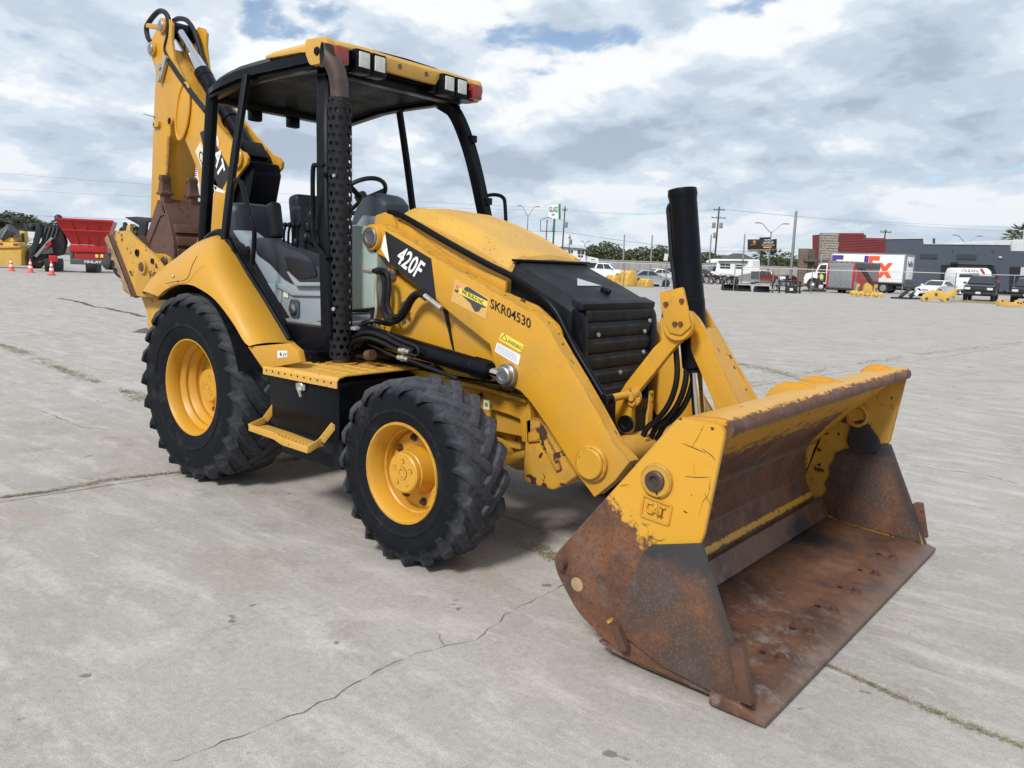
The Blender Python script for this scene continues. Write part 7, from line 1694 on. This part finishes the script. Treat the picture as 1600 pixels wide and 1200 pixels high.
# motorbikes in a row in front of the motorhome
def motorbike(loc, yaw, label, paint, s=1.0):
    t = at('motorcycle', label, 'motorcycle', loc, yaw, 'motorcycles parked along the yard'); t.scale = (s,) * 3
    for x in (.72, -.72): far_wheel(t, (x, 0, .33), .33, .14, 'far_chrome', rk=.65)
    b = MB(); b.prism(rounded([(.35, .72), (.30, .98), (-.05, 1.0), (-.15, .75)], .08, 3), -.14, .14); b.build('fuel_tank', M[paint], t, bevel=.03)
    b = MB(); b.prism(rounded([(-.10, .80), (-.20, .72), (-.85, .70), (-.95, .85), (-.45, .82)], .05, 3), -.15, .15); b.build('seat', M['far_black'], t, bevel=.03)
    b = MB(); b.prism(rounded([(.3, .35), (.25, .70), (-.25, .70), (-.3, .35)], .05, 2), -.16, .16); b.build('engine', M['far_grey'], t, bevel=.02)
    for y in (-.09, .09):
        b = MB(); b.cyl((.72, y, .33), (.45, y, 1.05), .035, seg=8); b.build('fork', M['far_chrome'], t)
    b = MB(); b.tube([(.30, -.40, 1.12), (.42, -.2, 1.12), (.46, 0, 1.06), (.42, .2, 1.12), (.30, .40, 1.12)], .02, 6, 3); b.build('handlebar', M['far_black'], t)
    b = MB(); b.sphere((.58, 0, .96), .11); b.build('headlight', M['far_lamp'], t)
    b = MB(); b.tube([(.1, -.2, .35), (-.3, -.22, .30), (-.95, -.24, .38)], .05, 8, 3); b.build('exhaust_pipe', M['far_chrome'], t)
for k, (loc, yaw, lab, pnt) in enumerate((
    ((-34.814,77.154,0.0), 2.1, 'motorcycle nearest the black cylinder, in front of the dark red car', 'far_black'), ((-35.236,79.396,0.0), 2.3, 'motorcycle under the cab of the motorhome', 'maroon_paint'), ((-34.854,79.709,0.0), 2.2, 'second motorcycle under the motorhome cab', 'far_black'),
    ((-35.190,82.022,0.0), 2.4, 'motorcycle in front of the first side window of the motorhome', 'far_black'), ((-34.745,82.387,0.0), 2.2, 'silver tanked motorcycle in front of the motorhome wheel', 'silver_paint'), ((-34.411,82.661,0.0), 2.0, 'motorcycle nearest the rear wheel of the motorhome', 'far_black'),
    ((-36.297,73.350,0.0), 2.1, 'motorcycle just left of the black cylinder', 'far_black'), ((-26.177,76.483,0.0), 1.9, 'white and black motorcycle standing behind the black attachments', 'white_paint'))):
    motorbike(loc, yaw, lab, pnt, 1.0 if k < 7 else 1.15)
# ---- motorhome
t = at('motorhome', 'white and grey motorhome with awning arms parked beyond the yard', 'motorhome', (-37.620,90.377,0.0))
b = MB(); b.prism(rounded([(-2.351,0.047),(-2.450,1.360),(-2.297,2.447),(-3.147,2.338),(-3.164,2.569),(-2.640,2.858),(2.803,2.986),(3.024,0.328),(-0.623,-0.043)], .15, 3), 0, 2.4); b.build('body', M['white_paint'], t, bevel=.06)
b = MB(); b.prism(rounded([(-3.131,0.017),(-3.188,0.790),(-2.850,1.500),(-2.352,2.137),(-2.041,2.148),(-1.883,0.064)], .15, 2), .15, 2.2); b.build('cab', M['white_paint'], t, bevel=.08)
b = MB(); b.prism([(-2.884,1.421),(-2.499,2.015),(-2.304,2.023),(-2.255,1.368)], .10, .14); b.build('cab_window', M['far_glass'], t)
b = MB(); b.prism([(-3.100,1.181),(-2.781,1.618),(-2.466,2.094),(-2.543,2.091),(-2.859,1.615),(-3.139,1.180)], .25, 2.1); b.build('windscreen', M['far_glass'], t)
for q in ([(-1.931,1.728),(-0.683,1.736),(-0.731,2.352),(-1.978,2.344)], [(0.017,1.763),(0.875,1.772),(0.833,2.295),(-0.025,2.302)]):
    b = MB(); b.prism(q, -.04, .02); w_ = b.build('window', M['far_grey'], t, bevel=.01)
    b = MB(); xs_ = [p[0] for p in q]; zs_ = [p[1] for p in q]
    for f0, f1 in ((.05, .47), (.53, .95)):
        xa = min(xs_) + (max(xs_) - min(xs_)) * f0; xb = min(xs_) + (max(xs_) - min(xs_)) * f1
        bxp('pane', w_, ((xa + xb) / 2, -.05, sum(zs_) / 4), (xb - xa, .02, (max(zs_) - min(zs_)) * .8), 'far_glass', 0)
b = MB(); b.prism([(-1.733,0.148),(3.024,0.328),(2.915,1.640),(1.617,1.282),(0.084,0.914),(-1.756,0.457)], -.02, .0); b.build('side_stripe', M['far_grey'], t)
b = MB(); b.prism([(-2.222,2.489),(1.352,2.623),(1.340,2.777),(-2.234,2.642)], -.25, .0); b.build('awning', M['far_dark_grey'], t, bevel=.03)
q = [(1.272,2.659),(0.777,2.023)]; b = MB(); b.bar((q[0][0], -.2, q[0][1]), (q[1][0], -.05, q[1][1]), .06, .06); b.build('awning_arm', M['far_dark_grey'], t)
b = MB(); b.prism([(1.871,1.524),(2.844,1.560),(2.921,0.634),(1.947,0.597)], -.05, .0); b.build('compartment_door', M['far_dark_grey'], t)
b = MB(); b.prism([(1.958,2.839),(2.738,2.830),(2.805,2.022),(2.021,2.070)], -.03, .0); b.build('entry_door', M['off_white'], t)
for px in [(0.127,0.373),(-2.602,0.270),(2.316,0.378)]: far_wheel(t, (px[0], .25, .40), .40, .28)
# ---- delivery truck
FY = .75
t = at('delivery_truck', 'white box delivery truck with purple and orange lettering, cab at the left', 'truck', (-19.214,77.025,0.0), -FY)
SX0, SX1 = -2.72, 4.12
zT, zB = 3.62, .98
bxp('cargo_box', t, ((SX0 + SX1) / 2, 1.25, (zT + zB) / 2), (SX1 - SX0, 2.5, zT - zB), 'white_paint', .05)
for z in (zT - .02, zB + .02): bxp('edge_rail', t, ((SX0 + SX1) / 2, -.01, z), (SX1 - SX0, .04, .10), 'far_grey', .01)
for x in (SX0 + .04, SX1 - .04): bxp('corner_post', t, (x, -.01, (zT + zB) / 2), (.10, .05, zT - zB), 'far_grey', .01)
zf = zT - .22
def cap(s, x0, x1, z0, z1, m): text(s, (x0, -.02, z0), (x1, -.02, z0), (x0, -.02, z1), M[m], t, lift=.01, bold=.035)
cap('Fed', SX0 + .12, .84, 1.42, zf, 'purple_print'); cap('Ex', .87, 3.10, 1.42, zf, 'orange_print')
# rear door end
bxp('rear_frame', t, (SX1 + .02, 1.25, (zT + zB) / 2), (.06, 2.5, zT - zB), 'far_grey', .01)
bxp('rear_door', t, (SX1 + .06, 1.30, 2.25), (.04, 1.75, 2.3), 'white_paint', .01)
text('FedEx', (SX1 + .09, .55, 2.5), (SX1 + .09, 2.0, 2.5), (SX1 + .09, .55, 3.0), M['purple_print'], t, lift=.006, bold=.03)
bxp('lift_gate', t, (SX1 + .25, 1.25, .75), (.5, 2.2, .12), 'far_dark_grey'); bxp('gate_frame', t, (SX1 + .08, 1.25, .95), (.12, 2.1, .8), 'far_dark_grey')
bxp('chassis', t, (-.4, 1.25, .80), (8.6, .9, .28), 'far_black'); bxp('side_skirt', t, (.2, .25, .72), (1.6, .4, .5), 'far_dark_grey')
for x in (2.35, -4.35):
    for y in (.28, 2.2): far_wheel(t, (x, y, .50), .50, .38, 'white_paint' if x < 0 else 'far_grey')
b = MB(); b.prism(rounded([(-5.30, .55), (-5.30, 1.25), (-5.15, 1.55), (-4.25, 1.75), (-3.85, 2.55), (-2.90, 2.6), (-2.90, .6)], .12, 3), .15, 2.35); b.build('cab', M['white_paint'], t, bevel=.07)
b = MB(); b.prism([(-4.02, 1.78), (-3.72, 2.42), (-3.15, 2.44), (-3.15, 1.72)], .12, .16); b.build('cab_window', M['far_glass'], t)
b = MB(); b.prism([(-4.32, 1.78), (-3.90, 2.50), (-3.83, 2.48), (-4.25, 1.76)], .3, 2.2); b.build('windscreen', M['far_glass'], t)
b = MB(); b.prism([(-3.95, .75), (-3.95, 1.65), (-3.10, 1.65), (-3.10, .75)], .11, .16); b.build('open_doorway', M['far_black'], t)
b = MB(); b.cyl((-4.35, .14, .52), (-4.35, .20, .52), .64, seg=24); b.build('wheel_arch', M['far_black'], t)
bxp('bumper', t, (-5.38, 1.25, .62), (.18, 2.2, .32), 'far_chrome'); bxp('grille', t, (-5.32, 1.25, 1.1), (.08, 1.1, .5), 'far_dark_grey')
for y in (.35, 2.15): bxp('headlight', t, (-5.30, y, 1.05), (.1, .3, .25), 'far_lamp')
bxp('mirror', t, (-4.20, -.02, 2.1), (.12, .2, .5), 'far_black'); b = MB(); b.cyl((-3.70, .1, 2.55), (-3.70, .1, 3.5), .06, seg=8); b.build('exhaust_stack', M['far_chrome'], t)
# ---- enclosed trailer beside it
t = at('enclosed_trailer', 'red enclosed trailer with a silver diamond plate end parked before the delivery truck', 'trailer', (-18.733,67.069,0.0), -.70)
w_ = 2.27
bxp('body', t, (w_ / 2, 3.35, 1.45), (w_, 6.7, 2.3), 'far_red', .05)
bxp('roof_cap', t, (w_ / 2, 3.35, 2.62), (w_ + .03, 6.73, .14), 'far_grey', .03)
bxp('rear_panel', t, (w_ / 2, -.03, 1.45), (w_ - .3, .05, 2.0), 'galvanised', .01)
bxp('rear_rail', t, (w_ / 2, -.06, 2.38), (w_ - .2, .04, .30), 'far_grey', .01)
for k in range(5): bxp('marker_lamp', t, (w_ / 2 + (k - 2) * .42, -.09, 2.62), (.12, .03, .06), 'far_tail', 0)
tr = random.Random(2); tm = None
for i in range(9):
    for j in range(9):
        if tm is None: b = MB(); b.box((0, 0, 0), (.24, .012, .05), Matrix.Rotation(.5, 3, 'Y')); tm = b.mesh('tread_plate', M['far_chrome'])
        o = link('tread_plate', tm, t); o.location = (.24 + i * .222, -.06, .60 + j * .20); o.rotation_euler = (0, (1.1 if (i + j) % 2 else 0), 0)
for s in (.06, w_ - .06): bxp('corner_post', t, (s, -.04, 1.45), (.14, .08, 2.35), 'far_red', .02)
bxp('step_bumper', t, (w_ / 2, -.12, .36), (w_, .25, .16), 'far_black')
bxp('upper_side', t, (w_ + .02, 3.35, 2.35), (.04, 6.6, .42), 'far_dark_grey', .01)
b = MB(); b.prism([(.5, 2.05), (1.3, 2.05), (4.6, .75), (6.2, .75), (6.2, 1.0), (4.7, 1.05), (2.3, 2.15), (.5, 2.15)], w_ + .01, w_ + .05, 'x'); b.build('swoosh_stripe', M['far_black'], t)
b = MB(); b.prism([(2.7, 2.0), (5.2, 1.95), (6.0, 1.2), (4.9, 1.15)], w_ + .012, w_ + .045, 'x'); b.build('swoosh_stripe', M['far_grey'], t)
for y in (2.6, 3.7): far_wheel(t, (w_ - .2, y, .34), .34, .25, axis=(1, 0, 0)); far_wheel(t, (.3, y, .34), .34, .25, axis=(1, 0, 0))
bxp('lower_side', t, (w_ + .02, .5, .65), (.04, .9, .7), 'far_grey', .01)
# ---- person in a yellow vest beside the truck cab
t = at('person', 'person in a bright yellow green vest and dark trousers stooping at the truck cab', 'person', (-22.275,76.064,0.0), .2)
def skin_body(name, nodes, edges, m, parent, sub=2):
    me = bpy.data.meshes.new(name); me.from_pydata([n[0] for n in nodes], edges, []); o = bpy.data.objects.new(name, me); COL.objects.link(o)
    md = o.modifiers.new('skin', 'SKIN'); o.modifiers.new('sub', 'SUBSURF').levels = sub; o.modifiers['sub'].render_levels = sub
    for i, n in enumerate(nodes): me.skin_vertices[0].data[i].radius = n[1]
    me.skin_vertices[0].data[0].use_root = True
    bpy.context.view_layer.update()
    m2 = bpy.data.meshes.new_from_object(o.evaluated_get(bpy.context.evaluated_depsgraph_get())); bpy.data.objects.remove(o); bpy.data.meshes.remove(me)
    m2.materials.append(M[m]); m2.name = name
    for p in m2.polygons: p.use_smooth = True
    return link(name, m2, parent)
body = [((0, 0, .92), (.15, .12)), ((0, -.02, 1.15), (.15, .11)), ((0, .08, 1.40), (.19, .12)), ((0, .16, 1.52), (.06, .06)), ((0, .22, 1.66), (.085, .10)), ((0, .22, 1.74), (.07, .08)),
        ((.11, 0, .85), (.095, .10)), ((.13, .06, .48), (.065, .07)), ((.14, -.02, .10), (.045, .05)), ((.14, .12, .04), (.045, .035)),
        ((-.11, 0, .85), (.095, .10)), ((-.13, .02, .48), (.065, .07)), ((-.15, -.08, .10), (.045, .05)), ((-.15, .06, .04), (.045, .035)),
        ((.22, .08, 1.38), (.06, .06)), ((.30, .22, 1.14), (.045, .045)), ((.26, .44, 1.02), (.035, .035)), ((.25, .52, 1.0), (.035, .02)),
        ((-.22, .08, 1.38), (.06, .06)), ((-.30, .22, 1.14), (.045, .045)), ((-.24, .46, 1.06), (.035, .035)), ((-.23, .54, 1.05), (.035, .02))]
be = [(0, 1), (1, 2), (2, 3), (3, 4), (4, 5), (0, 6), (6, 7), (7, 8), (8, 9), (0, 10), (10, 11), (11, 12), (12, 13), (2, 14), (14, 15), (15, 16), (16, 17), (2, 18), (18, 19), (19, 20), (20, 21)]
skin_body('body', body, be, 'skin', t)
skin_body('vest', [((0, 0, 1.02), (.185, .15)), ((0, -.02, 1.15), (.185, .14)), ((0, .08, 1.40), (.225, .145)), ((0, .13, 1.47), (.12, .09))], [(0, 1), (1, 2), (2, 3)], 'hi_vis', t)
skin_body('trousers', [((0, 0, .93), (.17, .14)), ((.11, 0, .84), (.115, .12)), ((.13, .06, .48), (.085, .09)), ((.14, -.02, .14), (.07, .075)), ((-.11, 0, .84), (.115, .12)), ((-.13, .02, .48), (.085, .09)), ((-.15, -.08, .14), (.07, .075))], [(0, 1), (1, 2), (2, 3), (0, 4), (4, 5), (5, 6)], 'trouser', t)
skin_body('hair', [((0, .205, 1.70), (.09, .10)), ((0, .20, 1.77), (.075, .085))], [(0, 1)], 'far_black', t)
for x in (.14, -.15):
    b = MB(); b.box((x, .06 if x > 0 else .0, .05), (.11, .28, .10)); b.build('shoe', M['far_black'], t, bevel=.03)

# ---- machine buckets and attachments laid out on the concrete
def bucket(loc, L, H, D, label, m, yaw, group, teeth=0):
    t = at('loose_bucket', label, 'bucket', loc, yaw, group)
    prof = [(-D * .5, .02), (D * .5, .0), (D * .5, .05), (-D * .1, .10), (-D * .32, H * .35), (-D * .30, H * .75), (-D * .05, H * .95), (D * .18, H), (D * .16, H * 1.03), (-D * .2, H), (-D * .48, H * .6)]
    b = MB(); b.prism([(x, z) for x, z in prof], -L / 2, L / 2, 'x') if False else b.loft([[(x_, y, z) for y, z in prof] for x_ in (-L / 2, L / 2)]); b.build('shell', M[m], t, bevel=.01)
    for x_ in (-L / 2, L / 2):
        b = MB(); b.loft([[(x_ + e, y, z) for y, z in ((-D * .5, .02), (D * .5, 0), (D * .30, H * .6), (D * .18, H), (-D * .2, H), (-D * .48, H * .6))] for e in (-.02, .02)]); b.build('side_plate', M[m], t, bevel=.008)
    for x_ in (-L * .2, L * .2):
        b = MB(); b.loft([[(x_ + e, y, z) for y, z in ((-D * .45, H * .3), (-D * .75, H * .45), (-D * .7, H * .75), (-D * .3, H * .9))] for e in (-.03, .03)]); b.build('hinge_ear', M[m], t, bevel=.01)
    return t
GB = 'yellow buckets beside the silver sedan'
bucket((-36.109,60.565,0.0), 1.15, .72, .9, 'small yellow bucket half hidden by the hood nose, leftmost of its row', 'far_yellow', -.9, GB)
bucket((-29.707,52.882,0.0), 1.25, 1.22, 1.25, 'largest yellow bucket standing in front of the silver sedan', 'far_yellow', -1.0, GB)
bucket((-28.075,52.928,0.0), .95, .64, .85, 'small yellow bucket standing by the front wheel of the silver sedan', 'far_yellow', -.9, GB)
GK = 'black skid steer buckets on the concrete'
for loc, lab in (((-22.524,56.192,0.0), 'black bucket on the concrete nearest the black cylinder'), ((-21.461,56.418,0.0), 'black bucket on the concrete, middle of the three'), ((-19.942,56.371,0.0), 'black bucket on the concrete beside the pile of black attachments')):
    bucket(loc, 1.05, .46, .6, lab, 'far_black', 3.3, GK)
t = at('attachment_pile', 'heap of black fork and grapple attachments stacked on the concrete', 'attachments', (-18.694,58.043,0.0))
for k in range(5):
    x = -1.05 + k * .52
    b = MB(); b.loft([[(x + e, y, z) for y, z in ((-.1, .02), (.1, .02), (.12, .85), (-.02, .95))] for e in (-.05, .05)]); b.build('fork_upright', M['far_black'], t, bevel=.01)
    b = MB(); b.bar((x, 0, .06), (x - .25, -.8, .12), .12, .06); b.build('fork_tine', M['far_black'], t, bevel=.01)
for z in (.15, .55, .88): bxp('fork_rail', t, (0, .08, z), (2.5, .08, .10), 'far_black', .01)
b = MB(); b.bar((-.9, -.35, .15), (-.2, -.1, 1.05), .08, .08); b.build('grapple_arm', M['far_dark_grey'], t); b = MB(); b.bar((-1.15, -.3, .1), (-.75, 0, 1.0), .08, .1); b.build('grapple_arm', M['far_grey'], t)
bxp('mounting_plate', t, (.25, -.5, .28), (.9, .08, .5), 'far_black', .02); bxp('tool_tag', t, (.2, -.56, .3), (.25, .02, .2), 'far_lamp', 0)
t = at('fork_frame', 'low black fork frame lying in front of the delivery truck cab', 'attachment', (-18.787,64.436,0.0))
for k in range(3): b = MB(); b.bar((-.9, -.3 + k * .3, .12), (.9, -.25 + k * .3, .16 + .06 * k), .14, .12); b.build('fork_bar', M['far_black'], t, bevel=.01)
bxp('cross_bar', t, (.1, 0, .30), (.9, .5, .14), 'far_dark_grey'); bxp('hydraulic_motor', t, (.55, .1, .5), (.3, .3, .3), 'off_white', .06)
t = at('yellow_grapple', 'yellow grapple attachment with three arms in front of the red trailer', 'attachment', (-13.009,58.829,0.0))
b = MB(); b.cyl((-1.15, 0, .28), (1.15, 0, .22), .17, seg=14); b.build('roller', M['far_yellow'], t, bevel=.03)
for x, h_ in ((-.65, .95), (.0, 1.05), (.65, .95)):
    b = MB(); b.loft([[(x + e, y, z) for y, z in ((-.25, .12), (.1, .10), (.22, h_ * .6), (.05, h_), (-.12, h_ * .95), (.02, h_ * .55), (-.2, .4))] for e in (-.10, .10)]); b.build('grapple_arm', M['far_yellow'], t, bevel=.03)
    b = MB(); b.cyl((x, -.16, h_ * .35), (x + .05, .05, h_ * .85), .07, seg=8); b.build('cylinder', M['far_dark_grey'], t)
b = MB(); b.prism(rounded([(-.28, .35), (.28, .35), (.34, .75), (.12, .98), (-.22, .95)], .08, 3), -.2, .1); b.build('centre_housing', M['far_yellow'], t, bevel=.03)
for x in (-.9, -.3, .35, .95): b = MB(); b.cyl((x, -.1, .0), (x, -.1, .24), .10, seg=8); b.build('foot', M['far_yellow'], t)
t = at('black_hitch', 'black hitch frame with a white label lying left of the white old sedan', 'attachment', (-10.115,58.618,0.0))
b = MB(); b.bar((-1.2, 0, .08), (.9, -.1, .10), .12, .12); b.build('skid_bar', M['far_black'], t); b = MB(); b.bar((-.5, .1, .15), (.35, .1, .95), .5, .10); b.build('tilted_plate', M['far_black'], t, bevel=.02)
b = MB(); b.bar((.1, -.1, .2), (.75, -.1, .75), .22, .22); b.build('hitch_block', M['far_black'], t, bevel=.02); bxp('label', t, (.50, -.26, .50), (.28, .02, .42), 'white_paint', 0, Matrix.Rotation(.5, 3, 'Y'))
t = at('excavator_boom', 'yellow bent excavator arm section lying before the black pickup', 'attachment', (-7.414,55.659,0.0))
b = MB(); b.prism(rounded([(-1.15, .02), (-1.2, .25), (-.75, .72), (.0, .78), (.35, .55), (.9, .92), (1.2, .85), (1.1, .62), (.55, .28), (.35, .02), (.0, .20), (-.4, .22), (-.75, .08)], .08, 3), -.12, .22); b.build('arm_plate', M['far_yellow'], t, bevel=.03)
for x, z in ((-.95, .22), (-.35, .52), (.45, .22), (1.05, .78)): b = MB(); b.cyl((x, -.18, z), (x, .28, z), .09, seg=12); b.build('pin', M['far_dark_grey'], t)
t = at('yellow_coupler', 'flat yellow coupler frame lying at the right edge of the yard', 'attachment', (-3.337,55.125,0.0))
b = MB(); b.prism(rounded([(-.72, .02), (-.72, .36), (-.60, .46), (-.42, .34), (-.15, .30), (.1, .24), (.36, .28), (.46, .42), (.62, .42), (.72, .30), (.74, .02)], .04, 3), -.15, .2); b.build('frame', M['far_yellow'], t, bevel=.03)
for x, z in ((-.55, .33), (.42, .26), (.60, .22)): b = MB(); b.cyl((x, -.16, z), (x, -.14, z), .06, seg=14); b.build('pin_hole', M['far_black'], t)
b = MB(); rnd2 = random.Random(8)
scl = [(-7.445,59.994),(-5.378,59.480),(-3.910,59.767)]
for _ in range(1400):
    f_ = rnd2.random(); q = Vector((scl[0][0], scl[0][1], 0)).lerp(Vector((scl[2][0], scl[2][1], 0)), f_) + Vector((rnd2.gauss(0, .4), rnd2.gauss(0, .8), 0))
    a_ = rnd2.uniform(0, 6.28); h_ = rnd2.uniform(.04, .16); d_ = Vector((math.cos(a_), math.sin(a_), 0)) * .03
    b.poly([q - d_, q + d_, q + d_ * 2 + Vector((0, 0, h_))])
b.build('dry_weeds', M['straw_ground'], kind='stuff')

# ---- the commercial building on the right
t = at('commercial_building', 'dark grey commercial building with red siding and a stone clad tower', 'building', (-22.381,102.890,0.0))
def wallp(name, q, y0, y1, m, bevel=.0):
    b = MB(); b.prism(q, y0, y1); return b.build(name, M[m], t, bevel=bevel)
wallp('stone_tower', [(-9.459,-0.097),(-7.314,-0.016),(-7.948,6.502),(-9.840,6.432)], -.6, .3, 'wall_brown' if False else 'wall_stone')
rw = [(-7.307,-0.016),(-1.275,0.213),(-1.903,6.119),(-4.533,6.059),(-4.589,6.613),(-7.941,6.503)]
wallp('red_wall', rw, 0, 8, 'wall_red')
pl0, pl1 = [(-7.925,6.503),(-1.918,6.119)]
zt0 = pl0[1]; n = 0; z = zt0 - .10
sl = None
x_step = [(-4.529,6.021)][0]
while z > 1.0:
    xe = pl1[0] if z < x_step[1] else x_step[0]
    b = MB(); b.box(((pl0[0] + xe) / 2, -.035, z), (xe - pl0[0], .05, .11)); b.build('siding_plank', M['wall_red'], t, bevel=.01); z -= .19
# rough stone courses on the tower
rs = random.Random(5); q = [(-9.840,6.432),(-7.337,0.216)]
z = q[0][1] - .2; sm_ = None
while z > 3.2:
    x = q[0][0] + .15 + rs.uniform(0, .2)
    while x < q[1][0] - .38:
        if sm_ is None: b = MB(); b.box((0, 0, 0), (.42, .10, .20)); sm_ = b.mesh('stone', M['wall_stone'], bevel=.02)
        o = link('stone', sm_, t); o.location = (x, -.62 - rs.uniform(0, .05), z); o.scale = (rs.uniform(.7, 1.2), 1, rs.uniform(.8, 1.1)); x += .52
    z -= .30
grey = [(-1.267,0.213),(31.207,0.589),(30.433,5.576),(13.416,5.166),(13.282,5.903),(2.807,5.609),(2.694,6.261),(-1.887,6.043)]
wallp('grey_wall', grey, .15, 12, 'wall_grey')
wallp('coping', [(-1.890,5.998),(2.722,6.217),(2.729,6.293),(-1.900,6.089)], .05, .4, 'off_white'); wallp('coping', [(2.812,5.563),(13.312,5.851),(13.302,5.927),(2.803,5.639)], .05, .4, 'off_white')
for q in ([(-1.653,4.138),(0.326,4.174),(0.300,4.411),(-1.678,4.367)], [(2.619,3.838),(4.715,3.871),(4.642,4.498),(2.546,4.480)], [(7.048,3.882),(9.415,3.925),(9.327,4.636),(6.963,4.593)]):
    f_ = wallp('window', q, .08, .14, 'far_dark_grey'); b = MB(); xs_ = [p[0] for p in q]; zs_ = [p[1] for p in q]
    for a_, c_ in ((.03, .48), (.52, .97)):
        xa = min(xs_) + (max(xs_) - min(xs_)) * a_; xb = min(xs_) + (max(xs_) - min(xs_)) * c_
        bxp('pane', f_, ((xa + xb) / 2, .06, (min(zs_) + max(zs_)) / 2), (xb - xa, .03, (max(zs_) - min(zs_)) * .8), 'far_glass', 0)
dr = wallp('door', [(5.384,0.465),(6.746,0.517),(6.427,3.212),(5.225,3.167)], .08, .14, 'far_black'); 
wallp('door_canopy', [(6.338,3.301),(11.468,3.371),(11.431,3.663),(6.306,3.577)], -1.6, .15, 'far_dark_grey')
wallp('garage_door', [(7.525,0.546),(11.182,0.685),(10.854,3.302),(7.202,3.241)], .08, .14, 'garage_door')
wallp('shop_opening', [(13.886,0.321),(18.721,0.426),(18.311,3.429),(13.586,3.251)], .06, .14, 'far_black'); bxp('opening_sign', t, ([(15.128,2.769)][0][0], .03, [(15.128,2.769)][0][1]), (.5, .05, 1.0), 'off_white', 0)
bxp('wall_lamp', t, ([(12.199,4.353)][0][0], .05, [(12.199,4.353)][0][1]), (.3, .2, .22), 'far_lamp', .02)
for px in [(6.450,4.980),(11.252,5.084)]: bxp('wall_vent', t, (px[0], .1, px[1]), (.22, .12, .16), 'far_dark_grey', .01)
wallp('roof_vent', [(-3.455,6.137),(-2.992,6.155),(-3.036,6.572),(-3.499,6.555)], 3, 4, 'far_dark_grey'); wallp('vent_pipe', [(5.495,5.710),(5.665,5.716),(5.575,6.476),(5.421,6.471)], 3, 3.3, 'far_dark_grey')
t2 = t
t = at('metal_shed', 'pale corrugated metal roof and gable behind the grey building', 'building', (-14.871,124.583,0.0))
b = MB(); b.prism([(-6.432,6.172),(16.464,7.032),(16.342,7.840),(2.557,7.194),(-6.015,6.316)], 0, 10); b.build('roof', M['metal_roof'], t)
b = MB(); b.prism([(0.921,5.076),(16.695,5.498),(16.400,7.458),(0.765,6.956)], -.3, 0); b.build('gable', M['metal_roof'], t)
q = [(0.975,5.335),(11.217,7.306)]
for k in range(24): x = q[0][0] + k * .45; b = MB(); b.box((x, -.33, (q[0][1] + q[1][1]) / 2), (.06, .06, q[1][1] - q[0][1])); b.build('corrugation_rib', M['metal_roof'], t)
# brown tiled entrance column and its canopy slab
t = at('entrance_column', 'square brown tiled entrance column with a flat canopy slab beside the stone tower', 'column', (-29.402,91.950,0.0))
b = MB(); b.prism([(-1.041,-0.124),(-0.142,-0.090),(-0.328,4.387),(-1.220,4.354)], -.2, .3); b.build('column_face', M['wall_brown'], t)
b = MB(); b.prism([(-0.127,-0.089),(0.981,-0.047),(0.716,4.390),(-0.313,4.388)], .3, 2.0); b.build('column_side', M['brick_brown'], t)
q = [(-0.993,0.177),(-0.399,4.348)]
for k in range(16):
    z = .3 + k * .34
    if z < q[1][1] - .1: b = MB(); b.box((0.0 - .62, -.215, z), (.86, .03, .30)); b.build('tile', M['wall_brown'], t, bevel=.01)
b = MB(); b.prism([(-0.715,2.898),(2.425,2.905),(2.394,3.229),(-0.740,3.170)], -.5, 3.0); b.build('canopy_slab', M['far_dark_grey'], t, bevel=.02)
t = at('shop_van', 'white van with printed signwriting parked behind the black pickup', 'van', (-10.935,86.409,0.0))
b = MB(); b.prism(rounded([(-1.821,0.562),(-1.968,1.797),(-1.808,2.545),(-1.571,2.646),(0.976,2.711),(1.387,2.418),(1.729,0.696)], .15, 3), 0, 2.2); b.build('body', M['white_paint'], t, bevel=.06)
b = MB(); b.prism([(-1.712,1.745),(0.276,1.820),(0.231,2.189),(-1.632,2.119)], -.03, .0); b.build('windscreen', M['far_glass'], t)
q = [(-1.464,2.280),(-0.033,2.303),(-1.494,2.526)]; b = MB(); rq = random.Random(4)
for r_ in range(2):
    x_ = q[0][0]
    while x_ < q[1][0]:
        l_ = rq.uniform(.08, .20); b.box((x_ + l_ / 2, -.02, q[2][1] - .05 - r_ * .14), (l_, .02, .06)); x_ += l_ + rq.uniform(.06, .16)
b.build('signwriting', M['slate_print'], t)
b = MB(); b.prism([(0.239,2.622),(0.488,2.631),(0.867,2.090),(0.618,2.080)], -.03, -.005); b.build('stripe', M['far_red'], t)
for px in [(-1.477,0.823),(1.200,0.925)]: far_wheel(t, (px[0], .2, .36), .36, .25)
